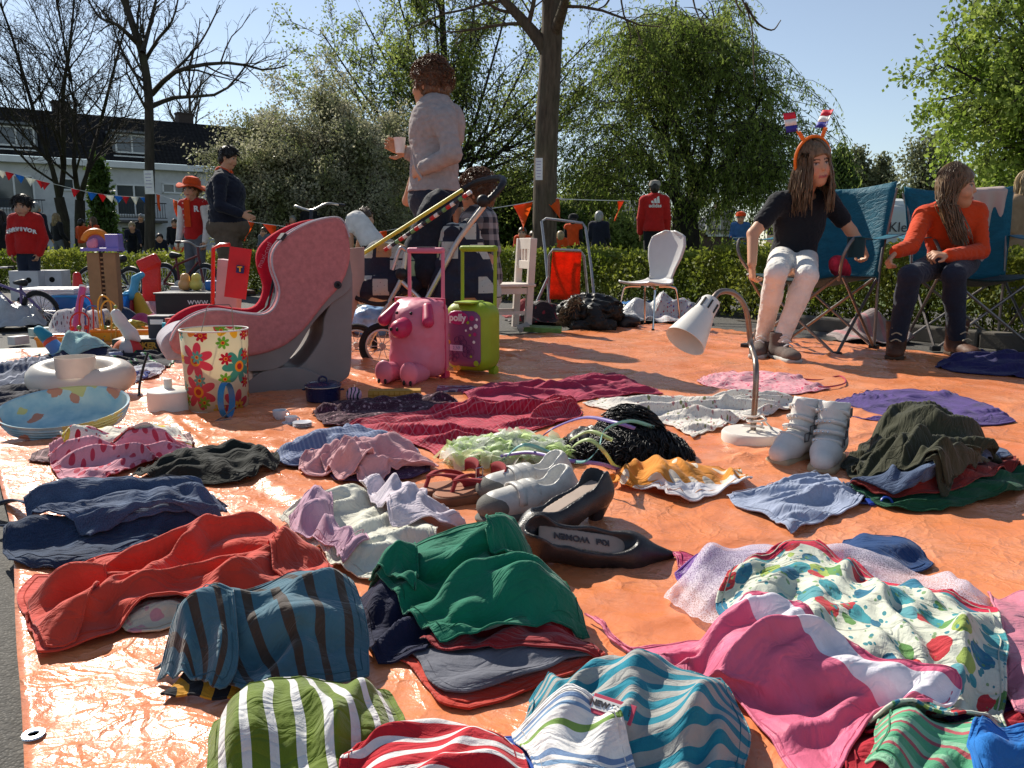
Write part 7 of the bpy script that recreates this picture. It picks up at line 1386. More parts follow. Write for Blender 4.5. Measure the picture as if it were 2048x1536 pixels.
# ---------------------------------------------------------------- small garment details
go = gobj('turquoise and grey'); p = G(1225,1418,.085); m_ = MB(); m_.box((0,0,0),(.05,.024,.0015),Euler((.55,.1,-.42))); lb = m_.build('label_patch',M('label_pink',(.55,.07,.12),.7),go,bevel=.001); lb.location = p; m_ = MB(); m_.box((-.004,.0,.0012),(.040,.014,.001)); w_ = m_.build('label_field',M('print_white',(.75,.74,.72),.7),lb); w_.rotation_euler = Euler((.55,.1,-.42)); lettering('NEW RULE',.0095,mplain('ink',(.05,.045,.05),.8),lb,Euler((.55,.1,-.42)).to_matrix().to_4x4() @ Matrix.Translation((-.003,0,.0022)),bold=.0003)
go = gobj('grey blue cloth'); t = MB(); c = G(1745,1004,.03); t.box((c.x,c.y,c.z),(.030,.022,.008),Euler((.3,.1,.3))); bk = t.build('buckle',M('blue_buckle',(.02,.06,.35),.35),go,bevel=.003); t = MB(); t.tube([c+V3(.03,-.005,-.002)+V3(.013*math.cos(a),.006*math.sin(a),.013*math.sin(a)) for a in np.linspace(0,6.283,20,endpoint=False)],.0028,6,True); t.build('ring',M('blue_buckle',(.02,.06,.35),.35),bk,True); t = MB(); t.ribbon(curve([G(1700,1000,.03),G(1722,1006,.03),G(1738,1005,.03)],8),.014); t.build('strap',f_navyb,go)
go = gobj('vermilion'); t = MB(); c = G(105,1170,.045); t.box(c,(.026,.012,.001),Euler((.5,.2,-.2))); t.build('size_tag',M('print_white',(.75,.74,.72),.7),go)
go = gobj('pink strap top'); t = MB(); t.tube(curve([G(1590,756,.015),G(1640,760,.012),G(1680,752,.02),G(1690,766,.02),G(1650,774,.02),G(1610,768,.02)],24),.0035,6); t.build('strap',f_mar,go,True)
go = gobj('blue letters'); 
for ch_, x in (('F',268),('S',292)): lettering(ch_,.055,M('print_blue',(.04,.07,.3),.8),go,Matrix.Translation(G(x,750,.055)) @ Matrix.Rotation(.55,4,'X'),bold=.002,depth=.004)
go = gobj('washed blue jeans'); 
for pl in (((60,1008,.07),(30,1000,.05),(-10,1010,.03),(-30,1020,.02)),((60,1045,.05),(30,1050,.03),(0,1052,.02))): t = MB(); t.ribbon(curve([G(*p) for p in pl],12),.022,V3(.2,.3,.9)); t.build('belt_strap',f_jdark,go,True,solid=.003)
go = gobj('crumpled red plaid')
# ---------------------------------------------------------------- child car seat
t = thing('child_car_seat','pink and grey child car seat standing sideways','car seat',G(520,775,.012),math.atan2(.45,.89)); KX = 1 / (470*.90)
def pf(pts): return [((x-520)*KX,(768-y)/462) for x,y in pts]
def crop2(l): return [(330+.337*x,320+.337*y) for x,y in l]
def slab(name,poly,y0,y1,m,par,bev=.02):
    q = MB(); pl = [tuple(v)[:2] for v in curve([V3(*p,0) for p in poly+[poly[0]]],70)][:-1]; q.prism(pl,y1-y0,Matrix(((1,0,0,0),(0,0,1,y0),(0,1,0,0),(0,0,0,1)))); o = q.build(name,m,par,True,flat_ang=50)
    md = o.modifiers.new('bevel','BEVEL'); md.width = bev; md.segments = 4; md.limit_method = 'ANGLE'; return o
CSP = M('seat_pink_fabric',(.48,.18,.185),.95,0,.14,60,.5,.15); CSR = M('seat_red_fabric',(.50,.012,.03),.9,0,.1,60,.4,.15); CSG = M('seat_grey_plastic',(.20,.175,.17),.6,0,.08,8); CSL = M('seat_light_fabric',(.42,.38,.42),.9,0,.1,40,.3); CSD = M('seat_dark',(.03,.03,.035),.8)
wing = pf(crop2([(140,1075),(125,1010),(170,930),(260,872),(350,858),(470,882),(560,890),(615,850),(640,760),(612,640),(622,550),(690,470),(800,405),(920,372),(975,395),(1002,480),(1005,600),(960,730),(860,850),(760,980),(650,1070),(520,1110),(400,1110),(250,1105)])); shell_p = pf(crop2([(300,1100),(520,1085),(700,1010),(820,860),(930,730),(985,560),(1010,620),(1008,760),(900,850),(800,960),(720,1090),(640,1180),(540,1200),(400,1180)]))
base_p = pf(crop2([(500,1215),(640,1190),(740,1190),(850,1040),(880,900),(1016,660),(1014,1000),(1000,1230),(960,1290),(860,1330),(680,1345),(500,1345)]))
slab('side_wing',wing,-.19,-.13,CSP,t,.022); slab('side_wing',wing,.13,.19,CSR,t,.022); slab('seat_shell',shell_p,-.17,.17,CSG,t,.02); slab('seat_base',base_p,-.15,.15,CSG,t,.02); slab('foot_plate',pf(crop2([(420,1300),(560,1200),(740,1200),(850,1270),(860,1345),(480,1360)])),-.165,-.155,CSG,t,.004)
slab('back_pad',pf(crop2([(640,1000),(660,880),(690,760),(700,640),(720,520),(780,440),(860,410),(920,450),(930,600),(880,740),(760,900),(700,1010)])),-.125,.125,CSL,t,.03); slab('seat_cushion',pf(crop2([(110,1120),(90,1030),(150,960),(280,930),(450,950),(620,960),(560,1080),(400,1120)])),-.128,.128,CSL,t,.03)
for y in (-.192,-.128):
    q = MB(); q.tube([(p[0],y,p[1]) for p in [tuple(v)[:2] for v in curve([V3(*p,0) for p in wing[1:16]],60)]],.0035,6); q.build('piping',CSL,t,True)
m_ = MB(); x, z = pf(crop2([(932,742)]))[0]; m_.lathe([(.013,0),(.016,.004),(.008,.006),(.007,0)],20,Matrix.Translation((x,-.19,z)) @ Matrix.Rotation(math.pi/2,4,'X')); m_.build('recline_bolt',CSD,t,True); m_ = MB(); x, z = pf(crop2([(672,480)]))[0]; m_.box((x,-.16,z),(.03,.075,.012),Euler((0,-.9,0))); m_.build('brand_tab',CSD,t)
for k, y in enumerate((-.06,.06)): q = MB(); q.ribbon(curve([(*[(a,y,b) for a,b in pf(crop2([(680,700)]))][0],),*[(a,y*.8,b) for a,b in pf(crop2([(650,800),(600,900),(450,935),(280,950)]))]],14),.035,V3(.6,0,.8)); q.build('harness_strap',CSD,t,solid=.004)
x, z = pf(crop2([(660,580)]))[0]; lettering('maxi-cosi',.030,M('seat_print',(.50,.16,.2),.8),t,Matrix.Translation((x-.01,.118,z)) @ Matrix.Rotation(math.pi/2,4,'X') @ Matrix.Rotation(math.radians(64),4,'Z'),depth=.002)
m_ = MB(); m_.tube(curve([(-.42,.0,.17),(-.44,-.02,.12),(-.46,-.04,.05),(-.47,-.06,.005),(-.52,-.1,.0)],16),.005,6); m_.build('adjuster_strap',CSD,t)
# ---------------------------------------------------------------- suitcases
PIG = M('pig_pink',(.62,.17,.24),.45,0,.12,6,.1,.4); PIGD = M('pig_dark_pink',(.50,.03,.10),.4,0,.1,6); t = thing('pig_suitcase','pink child\'s trolley case shaped like a pig','suitcase',G(835,762,.012),rotz_to((-.42,-.9)))
S = Sdf(); S.box((0,.03,.19),(.125,.075,.17),.06,None,.02); S.ell((0,-.05,.22),(.10,.06,.11),None,.05); S.ell((0,-.06,.10),(.10,.05,.08),None,.04); S.build('case_body',PIG,t,.007,[(.0015,60,1)])
S = Sdf(); S.cap((0,-.10,.245),(0,-.135,.24),.043,.040,.01); sn = S.build('snout',PIGD,t,.006)
for s in (-1,1): m_ = MB(); m_.ball((s*.015,-.177,.243),(.0065,.004,.008),10,6); m_.build('nostril',mplain('ink_black',(.01,.01,.012),.5),sn); S = Sdf(); S.cap((s*.075,-.03,.325),(s*.11,-.085,.27),.022,.026,.01); S.build('ear',PIGD,t,.007); S = Sdf(); S.cap((s*.055,-.06,.05),(s*.062,-.14,.055),.04,.044,.02); S.ell((s*.062,-.165,.058),(.045,.02,.052),None,.01); ft = S.build('foot',PIG,t,.007)
for s in (-1,1):
    for e in (-1,1): m_ = MB(); m_.ball((s*.062+e*.016,-.183,.022),(.007,.005,.011),8,6); m_.build('toe',mplain('ink_black',(.01,.01,.012),.5),t)
    m_ = MB(); m_.ball((s*.035,-.098,.305),.007,8,6); m_.build('eye',mplain('ink_black',(.01,.01,.012),.5),t); m_ = MB(); m_.tube([(s*.085,.085,.30),(s*.085,.09,.56)],.0085,8); m_.build('handle_tube',PIGD if 0 else PIG,t,True); m_ = MB(); m_.lathe([(.02,-.012),(.02,.012)],16,Matrix.Translation((s*.09,.09,.02)) @ Matrix.Rotation(math.pi/2,4,'Y')); m_.build('wheel',PIGD,t,True)
S = Sdf(); S.box((0,.09,.565),(.095,.014,.013),.012); hd_ = S.build('handle_grip',PIG,t,.006); m_ = MB(); m_.box((0,.09,.5795),(.09,.02,.001)); m_.build('handle_label',M('print_white',(.75,.74,.72),.7),hd_)
m_ = MB(); m_.tube([(.126*math.copysign(min(1,abs(math.cos(a))*1.5),math.cos(a))*.99,.03,.19+.17*math.copysign(min(1,abs(math.sin(a))*1.5),math.sin(a))) for a in np.linspace(0,6.283,48,endpoint=False)],.004,6,True); m_.build('zip',PIGD,t)
LIME = M('lime_nylon',(.26,.36,.015),.5,0,.1,10,.2); PURP = M('purple_print',(.19,.055,.14),.45,0,.15,8); t = thing('flowered_suitcase','purple and lime child\'s trolley case with printed flowers','suitcase',G(940,752,.012),rotz_to((-.45,-.9)))
S = Sdf(); S.box((0,.03,.18),(.115,.085,.155),.06,None,.02); S.build('case_body',LIME,t,.007); S = Sdf(); S.box((0,-.05,.175),(.098,.018,.138),.05,Matrix.Identity(4),.01); fp = S.build('front_panel',PURP,t,.006)
lm = MB(); lm.lathe([(.001,.0),(.05,0),(.048,.004),(.001,.005)],28,Matrix.Translation((-.02,-.068,.27)) @ Matrix.Rotation(math.pi/2,4,'X') @ Matrix.Diagonal((1,.62,1,1))); ov = lm.build('name_badge',M('badge_magenta',(.42,.02,.14),.5),t,True); lettering('polly',.044,M('print_white',(.75,.74,.72),.7),ov,Matrix.Translation((-.02,-.0735,.27)) @ Matrix.Rotation(math.pi/2,4,'X'),bold=.0015)
for x, z, r, c in ((.05,.27,.012,'magenta'),(.07,.235,.010,'white'),(.045,.225,.008,'white'),(.03,.25,.007,'lime'),(.065,.20,.009,'magenta'),(.04,.195,.006,'lime'),(.02,.215,.005,'white'),(.06,.165,.007,'white'),(.075,.265,.006,'white'),(.07,.07,.013,'lime'),(.045,.10,.006,'lime'),(-.07,.16,.010,'gold'),(-.075,.19,.008,'gold'),(-.02,.045,.012,'gold'),(-.04,.04,.008,'gold')):
    m_ = MB(); m_.lathe([(.001,0),(r,0),(r*.9,.0015),(.001,.002)],14,Matrix.Translation((x,-.0685,z)) @ Matrix.Rotation(math.pi/2,4,'X')); m_.build('printed_dot',dict(magenta=M('badge_magenta',(.42,.02,.14),.5),white=M('print_white',(.75,.74,.72),.7),lime=LIME,gold=M('print_gold',(.5,.28,.04),.6))[c],t)
for x, z, r in ((-.01,.16,.03),(.03,.12,.028),(-.045,.10,.026)):
    for k in range(5): a = k * 1.2566; m_ = MB(); m_.tube([(x+.6*r*math.cos(a)+.5*r*math.cos(b),-.0692,z+.6*r*math.sin(a)+.5*r*math.sin(b)) for b in np.linspace(0,6.283,14,endpoint=False)],.0009,4,True); m_.build('petal_outline',M('petal_plum',(.10,.02,.09),.5),t)
m_ = MB(); m_.box((-.03,-.0695,.135),(.065,.001,.026)); tg_ = m_.build('price_tag',M('tag_lilac',(.55,.42,.6),.8),t); lettering('2,50',.022,mplain('pencil',(.25,.2,.35),.9),tg_,Matrix.Translation((-.03,-.0705,.135)) @ Matrix.Rotation(math.pi/2,4,'X'))
for s in (-1,1): m_ = MB(); m_.tube([(s*.085,.085,.28),(s*.085,.09,.565)],.0085,8); m_.build('handle_tube',LIME,t,True); m_ = MB(); m_.lathe([(.024,-.014),(.024,.014)],18,Matrix.Translation((s*.09,.06,.022)) @ Matrix.Rotation(math.pi/2,4,'Y')); m_.build('wheel',LIME,t,True)
S = Sdf(); S.box((0,.09,.572),(.097,.016,.014),.013); S.build('handle_grip',LIME,t,.006); S = Sdf(); S.box((0,.0,.335),(.05,.06,.006),.006); S.build('top_strap',LIME,t,.006)
# ---------------------------------------------------------------- stroller
def patchmat():
    q = NT('stroller_patchwork'); v = q.coord(); vn = q.n('TexVoronoi',{'Vector': v,'Scale': 11.0,'Randomness': .35},distance='CHEBYCHEV'); s = q.n('SeparateColor',{0: vn.outputs[1]}).outputs[0]; c = q.ramp(s,[(0,(.010,.013,.03)),(.38,(.42,.42,.38)),(.8,(.30,.38,.22)),(.9,(.4,.22,.1))],True); f = q.math('LESS_THAN',vn.outputs[0],.47); ln = q.math('LESS_THAN',q.vor(v,55),.16); c = q.mix(q.math('MULTIPLY',ln,.6),c,(.03,.03,.05)); return q.surf(q.mix(f,(.008,.010,.024),c),.8)
PATCH = patchmat(); NAVB = M('stroller_navy',(.008,.010,.02),.85,0,.2,20,.4); ALU = M('aluminium',(.45,.43,.41),.35,.8,.1,15); BPL = mplain('black_plastic',(.012,.012,.014),.5)
b0 = G(830,715,.012); t = thing('pushchair','dark patterned pushchair with aluminium frame','pushchair',b0); Ys = 4.25
def pp(*l): return [P(x,y,Y_)-b0 for x,y,Y_ in l]
for dy in (0,.42):
    for pl, r in ((((968,412,Ys),(918,478,Ys),(893,525,Ys),(850,605,Ys),(800,700,Ys)),.014),(((735,690,Ys),(760,640,Ys),(800,565,Ys),(808,540,Ys),(812,505,Ys)),.014),(((800,560,Ys),(850,610,Ys),(905,700,Ys)),.012),(((812,500,Ys),(800,498,Ys),(785,540,Ys)),.011)):
        m_ = MB(); m_.tube(curve([p+V3(-.1*dy,dy,0) for p in pp(*pl)],14),r,8); m_.build('frame_tube',ALU,t,True)
m_ = MB(); hp = curve(pp((966,412,Ys),(990,388,Ys),(1006,366,Ys+.05),(998,356,Ys+.2),(955,364,Ys+.36),(925,380,Ys+.42)),40); m_.tube(hp,[.015+.004*(i % 2) for i in range(40)],9); m_.build('handle',BPL,t,True)
for px, py, dy in ((966,402,0),(803,548,0),(800,548,.42)): m_ = MB(); m_.ball(P(px,py,Ys-.01+dy)-b0,(.032,.025,.032),14,10); m_.build('hinge',BPL,t,True)
S = Sdf(); a_ = pp((868,420,Ys+.2),(862,540,Ys+.15),(880,400,Ys+.2),(845,500,Ys+.22),(905,480,Ys+.2),(915,560,Ys+.2)); S.cap(a_[0],a_[3],.075,.10,.04); S.cap(a_[2],a_[1],.06,.10,.04); S.build('backrest',NAVB,t,.012,[(.006,30,1)])
S = Sdf(); a_ = pp((935,460,Ys+.15),(955,590,Ys+.15),(900,590,Ys+.1),(905,470,Ys+.1)); S.cap(a_[0],a_[1],.06,.13,.05); S.cap(a_[3],a_[2],.06,.12,.05); S.build('side_panel',PATCH,t,.012,[(.008,26,2)])
S = Sdf(); a_ = pp((705,560,Ys+.2),(770,520,Ys+.2),(840,545,Ys+.2),(720,580,Ys+.1),(800,570,Ys+.12)); S.cap(a_[0],a_[1],.075,.10,.05); S.cap(a_[1],a_[2],.10,.11,.05); S.cap(a_[3],a_[4],.07,.09,.05); S.build('seat_bag',PATCH,t,.012,[(.010,24,3)]); S = Sdf(); a_ = pp((820,590,Ys+.2),(930,610,Ys+.2)); S.cap(a_[0],a_[1],.07,.10,.04); S.build('shopping_basket',NAVB,t,.014,[(.008,20,5)])
m_ = MB(); m_.tube(curve(pp((690,575,Ys+.05),(720,600,Ys),(768,608,Ys),(800,585,Ys)),12),.012,8); m_.build('bumper',BPL,t,True)
RUB = M('tyre_rubber',(.015,.015,.017),.85)
def wheel(par,c,r,axis,name='wheel',spokes=8,tw=.016,rimm=None):
    w = bpy.data.objects.new(name,None); col.objects.link(w); w.parent = par; w.location = c; w.rotation_euler = Vector(axis).to_track_quat('Z','Y').to_euler(); m_ = MB(); m_.tube([(r*math.cos(a),r*math.sin(a),0) for a in np.linspace(0,6.2832,36,endpoint=False)],tw,8,True); m_.build('tyre',RUB,w,True); m_ = MB(); m_.tube([((r-tw*1.3)*math.cos(a),(r-tw*1.3)*math.sin(a),0) for a in np.linspace(0,6.2832,30,endpoint=False)],tw*.4,6,True); m_.build('rim',rimm or ALU,w,True)
    m_ = MB(); m_.lathe([(tw,-tw),(tw,tw)],12)
    for i in range(spokes): a = 6.2832 * i / spokes; m_.tube([(0,0,0),((r-tw)*math.cos(a),(r-tw)*math.sin(a),0)],.0025 if spokes>8 else .005,4)
    m_.build('hub',rimm or ALU,w); return w
for px, py, Y_, r in ((765,692,Ys-.05,.105),(712,690,Ys+.35,.105),(910,700,Ys+.05,.125),(905,690,Ys+.5,.125)): wheel(t,P(px,py,Y_)-b0,r,(.3,-1,0),spokes=10)
t = thing('striped_stick','long yellow green stick and a beaded rod leaning on the pushchair','toy',P(725,508,4.35)); b1 = P(725,508,4.35); m_ = MB(); m_.tube([V3(0,0,0),P(925,380,4.15)-b1],.010,8); m_.build('stick',M('yellow_paint',(.55,.50,.06),.5),t,True); e0, e1 = P(770,500,4.33) - b1, P(935,388,4.12) - b1
for i in range(22): c = e0.lerp(e1,i/21); m_ = MB(); m_.tube([c,c+(e1-e0).normalized()*.022],.011,10); m_.build('bead',[M('bead_'+n,c_,.4) for n,c_ in (('red',(.5,.03,.03)),('white',(.7,.68,.65)),('green',(.15,.3,.12)),('black',(.03,.03,.04)))][(0,1,3,2)[i % 4]],t,True)
# board behind the car seat, bags under the pushchair
m_ = MB(); vs = [P(x,y,Y_) for x,y,Y_ in ((662,500,4.1),(728,494,4.3),(728,560,4.3),(690,690,4.25),(655,690,4.1))]; m_.add(vs,[(0,1,2,3,4)]); o = m_.build('cardboard_sheet',M('pink_card',(.42,.30,.27),.9),None,solid=.006); tag(o,'pale cardboard sheet standing behind the car seat','cardboard')
def lump(name,label,cat,px,py,r,m,wr=.012,fr=22,rot=0,vox=.012,z=.0,group=None,parts=None):
    o_ = thing(name,label,cat,G(px,py,.01),rot,group); S = Sdf(); rx, ry, rz = r; S.ell((0,0,rz*.85),(rx,ry,rz),None,.03); rr = random.Random(int(px))
    for i in range(5): S.ell((rr.uniform(-.6,.6)*rx,rr.uniform(-.5,.5)*ry,rr.uniform(.3,1.1)*rz),(rx*rr.uniform(.3,.5),ry*rr.uniform(.4,.6),rz*rr.uniform(.4,.7)),None,.03)
    S.cut((0,0,0),(0,0,-1)); S.build('bulk',m,o_,vox,[(wr,fr,int(px)),(wr*.5,fr*2.3,int(py)),(wr*.3,fr*5,int(px)+3)]); return o_
lump('orange_bag','orange and red plastic bag beside the cardboard sheet','bag',688,670,(.10,.08,.12),M('bag_orange',(.55,.22,.10),.4,0,.5,14)); lump('blue_bag','pale blue plastic bag under the pushchair','bag',745,672,(.14,.10,.11),M('bag_blue',(.25,.40,.62),.3,0,.5,9))
# ---------------------------------------------------------------- heaps before the hedge
NYL = M('black_nylon',(.012,.013,.012),.5,0,.2,20,.2); t = lump('black_jacket','black down jacket with a fur trimmed hood in a heap','jacket',1180,655,(.24,.20,.13),NYL,.022,26)
S = Sdf(); S.cap((.0,-.2,.14),(.03,-.24,.05),.05,.06,.03); S.cap((-.12,-.2,.03),(.12,-.22,.03),.04,.05,.03); S.build('sleeve',NYL,t,.010,[(.010,60,2)]); br = []; r_ = random.Random(2)
for i in range(420):
    f = r_.random(); c = V3(-.19,-.10,.06).lerp(V3(-.10,-.14,.20),f) + V3(r_.gauss(0,.02),r_.gauss(0,.02),r_.gauss(0,.02)); d = V3(r_.gauss(-.5,.5),r_.gauss(-.4,.4),r_.gauss(0,.5)).normalized(); br.append((np.array([tuple(c+d*.013*j+V3(0,0,-.001*j*j)) for j in range(5)]),np.array([.004,.004,.003,.002,.001]),3))
V, Q = tubes_mesh(br,lambda l: 3); tag(npmesh('fur_trim',V,Q,M('fur_brown',(.16,.11,.065),.9,0,.4,30),t),kind='stuff')
heap('red_black_jacket','black and red jacket heap beside the wooden chair','jacket',1085,648,.16,.12,.13,fab('jacket_dark',(.03,.014,.016),('flower',7,.4,[(.3,.02,.03),(.03,.014,.016),(.03,.02,.02)]),rough=.5),.03,.14); heap('red_cloth','dusty red cloth behind the wooden chair leg','cloth',1050,640,.10,.08,.12,fab('dusty_red',(.34,.06,.06)),.03,.14)
heap('white_bag','white shopping bag with red and blue dashes under the shell chair','bag',1345,646,.20,.12,.15,fab('bag_white',(.58,.57,.58),[('plaid',.05,(.58,.57,.58),.2),('dots',30,.22,(.45,.05,.08)),('dots',23,.17,(.06,.07,.4))],rough=.4),.035,.16); heap('white_bag','crumpled white plastic bag beside the black jacket','bag',1272,645,.13,.10,.12,fab('bag_white2',(.6,.6,.6),rough=.35),.04,.12); heap('green_bag','dark green shiny bag behind the shell chair seat','bag',1305,618,.18,.10,.28,fab('bag_green',(.02,.10,.05),rough=.25,spec=.6),.035,.16); heap('blue_bag','blue carrier bag behind the chair legs','bag',1280,622,.10,.08,.17,fab('bag_blue2',(.05,.2,.5),rough=.35),.03,.14)
lump('black_boot','black leather bag lying beside the chair leg','bag',1255,655,(.09,.10,.05),BLK,.008,24)
t = thing('green_carton','flattened green and white carton on the tarpaulin','carton',G(1085,664,.014),-.1); m_ = MB(); m_.box((0,0,.02),(.26,.09,.035),Euler((.1,.04,0))); m_.build('carton_body',M('carton_green',(.12,.24,.06),.6,0,.6,10),t,bevel=.004); m_ = MB(); m_.box((-.13,.0,.03),(.08,.09,.03),Euler((.2,-.3,.2))); m_.build('carton_flap',M('carton_pale',(.45,.42,.36),.7),t)
heap('cloth_bag','pale striped cloth bag standing on the street between the camp chairs','bag',1737,684,.13,.10,.15,fab('bag_greige',(.36,.30,.29),('stripes','u',.09,[(0,(.36,.30,.29)),(.7,(.5,.25,.26))])),.035,.12)
# delivery van beyond the hedge
t = thing('delivery_van','pale delivery van with lettering parked beyond the hedge','van',P(1790,520,12.5)); b1 = P(1790,520,12.5); b1.z = 0; t.location = b1; VM = M('van_grey',(.42,.45,.46),.35,0,.05,3); S = Sdf(); S.box((.5,1.0,.78),(1.5,.85,.42),.12); S.box((.15,1.0,1.08),(.5,.7,.12),.1,None,.1); S.build('van_body',VM,t,.04); m_ = MB(); m_.lathe([(.30,0),(.27,.10),(.15,.14),(.001,.15)],20,Matrix.Translation((.12,.55,1.16))); m_.build('roof_vent',M('van_white',(.6,.62,.62),.4),t,True)
lettering('an Kleef',.21,mplain('ink',(.05,.045,.05),.8),t,Matrix.Translation((.02,.135,.86)) @ Matrix.Rotation(math.pi/2,4,'X')); lettering('cetters',.21,mplain('ink',(.05,.045,.05),.8),t,Matrix.Translation((.0,.135,.58)) @ Matrix.Rotation(math.pi/2,4,'X'))
for x in (-.5,1.4): wheel(t,V3(x,.15,.3),.27,(0,1,0),spokes=6,tw=.06)
# notices
for tr, px0, px1, py0, py1, Y_, lb, lines in (('t',1071,1085,316,360,9.2-.16,'white paper notice pinned to the near tree trunk',6),('t',287,309,341,388,15.86,'white paper notice tied to the slender tree',5)):
    a, b = P(px0,py0,Y_), P(px1,py1,Y_); t = thing('paper_notice',lb,'notice',(a.x,a.y,b.z)); w, h = b.x - a.x, a.z - b.z; m_ = MB(); m_.box((w/2,0,h/2),(w,.003,h)); m_.build('sheet',M('paper',(.75,.75,.74),.8),t)
    for i in range(lines): m_ = MB(); m_.box((w*.45,-.003,h*(.85-.14*i)),(w*(.7-.1*(i % 3)),.001,h*.025)); m_.build('text_line',M('text_violet',(.25,.2,.4),.8),t)
# ---------------------------------------------------------------- toys and boxes on the left
def GY(px,py): return G(px,py,.006)
def clearmat(name,c,a):
    q = NT(name); return q.surf(c,.15,transl=.35,alpha=a,spec=.6)
def tub(name,label,px,py,w,d,h,m,rimm,rz=0,lid=False,cat='box',taper=.93,th=.006):
    t = thing(name,label,cat,GY(px,py),rz)
    for sx, sy, ww in ((0,-1,w),(0,1,w),(-1,0,d),(1,0,d)):
        q = MB(); a, b = ww / 2 * taper, ww / 2; o0, o1 = (d if sy else w) / 2 * taper, (d if sy else w) / 2
        vs = [(-a,-o0,0),(a,-o0,0),(b,-o1,h),(-b,-o1,h)]; R = Matrix.Rotation({(0,-1): 0,(0,1): math.pi,(-1,0):-math.pi/2,(1,0): math.pi/2}[(sx,sy)],4,'Z'); q.add(vs,[(0,1,2,3)],R); q.build('wall',m,t,solid=th)
    q = MB(); q.box((0,0,.006),(w*taper,d*taper,.008)); q.build('floor',m,t)
    q = MB(); q.tube([(-w/2,-d/2,h),(w/2,-d/2,h),(w/2,d/2,h),(-w/2,d/2,h)],.010,8,True); q.build('rim',rimm,t,True)
    if lid: q = MB(); q.box((0,0,h+.018),(w+.03,d+.03,.025)); q.build('lid',rimm,t,bevel=.008)
    return t
CLR = clearmat('clear_plastic',(.75,.78,.85),.42); BLUP = clearmat('blue_clear_plastic',(.03,.25,.65),.8); WPL = M('white_plastic',(.72,.72,.74),.4)
tub('storage_box','clear plastic storage box with a white lid',118,645,.40,.30,.24,CLR,WPL,.05,True); lump('toy_jumble','dark toys seen inside the clear storage box','toys',118,645,(.15,.1,.05),M('toy_mix',(.08,.10,.12),.6,0,.6,9),.012,24)
tub('blue_crate','blue plastic crate beside the clear storage box',188,645,.46,.30,.21,BLUP,M('blue_rim',(.03,.28,.62),.35),.05)
for k, (dx,c,lb) in enumerate(((-.12,(.2,.45,.05),'green toy block in the blue crate'),(.02,(.5,.03,.03),'red toy car in the blue crate'),(.13,(.7,.7,.72),'white toy shell in the blue crate'))):
    S = Sdf(); S.box((0,0,.05),(.07,.07,.06),.03); S.ell((.02,0,.11),(.05,.05,.04),None,.02); o = S.build('small_toy',M('toyc%d' % k,c,.4),None,.014); o.location = GY(188,645) + V3(dx,0,.08); tag(o,lb,'toy','small toys')
t = thing('black_bag','flat black bag lying before the storage box','bag',GY(105,652)); S = Sdf(); S.box((0,0,.03),(.17,.10,.03),.025); S.cap((-.1,-.03,.05),(.1,.0,.06),.03,.02,.03); S.build('bag_body',NYL,t,.012,[(.008,30,1)])
t = thing('toy_figure','red and yellow toy figure standing behind the storage box','toy',GY(160,622)); S = Sdf(); S.cap((0,0,0),(0,0,.18),.05,.045); S.build('trunk',M('toy_yellow',(.65,.40,.04),.4),t,.012); S = Sdf(); S.cap((0,0,.22),(0,0,.32),.048,.035); S.build('hood',M('toy_red',(.6,.02,.015),.3),t,.012)
# board tower with a purple toy house
BRD = M('kraft_board',(.30,.17,.085),.85,0,.12,12); t = thing('board_tower','tall brown board box with a dark slot','box',GY(218,655),.15)
for s in (-1,1): q = MB(); q.box((s*.055,0,.27),(.085,.10,.54)); q.build('board',BRD,t,bevel=.004)
q = MB(); q.box((0,.005,.27),(.03,.08,.535)); q.build('slot',mplain('slot_brown',(.06,.03,.02),.9),t)
for i in range(16): q = MB(); q.box((0,-.038,.04+i*.031),(.022,.006,.012)); q.build('tooth',BRD,t)
PUR = M('toy_purple',(.20,.16,.48),.4); t = thing('toy_house','purple toy house with an orange arched roof on the board tower','toy',GY(218,655)+V3(0,0,.55),.15); q = MB(); q.box((0,0,.012),(.26,.14,.024)); q.build('floor',PUR,t,bevel=.004); q = MB(); q.box((.0,.06,.07),(.25,.012,.11)); q.build('wall',PUR,t); q = MB(); q.box((.08,.0,.07),(.09,.10,.10)); q.build('side_room',PUR,t,bevel=.004); q = MB(); q.tube(arc((-.04,0,.055),.085,.2,2.9,12),.024,8); q.build('arch',M('toy_orange',(.7,.22,.02),.4),t,True); S = Sdf(); S.ell((-.05,-.05,.05),(.04,.03,.035),None,.01); S.ell((-.03,-.06,.075),(.02,.02,.02),None,.01); S.build('figure',M('toy_pink',(.65,.22,.35),.4),t,.008)
# red slide toy, parrot-coloured toy
t = thing('slide_toy','bright red plastic slide toy','toy',GY(300,632),.2); S = Sdf(); S.box((.03,0,.24),(.075,.02,.23),.015,Euler((0,.04,0)).to_matrix()); S.box((.02,.0,.45),(.09,.03,.05),.02,Euler((0,-.4,0)).to_matrix(),.02); S.build('slide',M('toy_red',(.6,.02,.015),.3),t,.01)
t = thing('bird_toy','blue, yellow and red plastic toy bird','toy',GY(272,640),.1); S = Sdf(); S.cap((-.05,0,.03),(-.03,0,.17),.09,.06,.03); S.build('body',M('toy_red2',(.42,.015,.02),.35),t,.01); S = Sdf(); S.cap((.08,-.04,.02),(.04,-.04,.19),.07,.035,.02); S.build('wing',M('toy_yellow2',(.62,.36,.02),.35),t,.01); S = Sdf(); S.cap((.0,-.03,.2),(.03,-.03,.32),.035,.03,.02); S.cap((.03,-.03,.33),(.08,-.03,.36),.03,.025,.02); S.ell((-.02,-.06,.2),(.05,.03,.04),None,.02); S.build('head',M('toy_cyan',(.08,.36,.55),.35),t,.01)
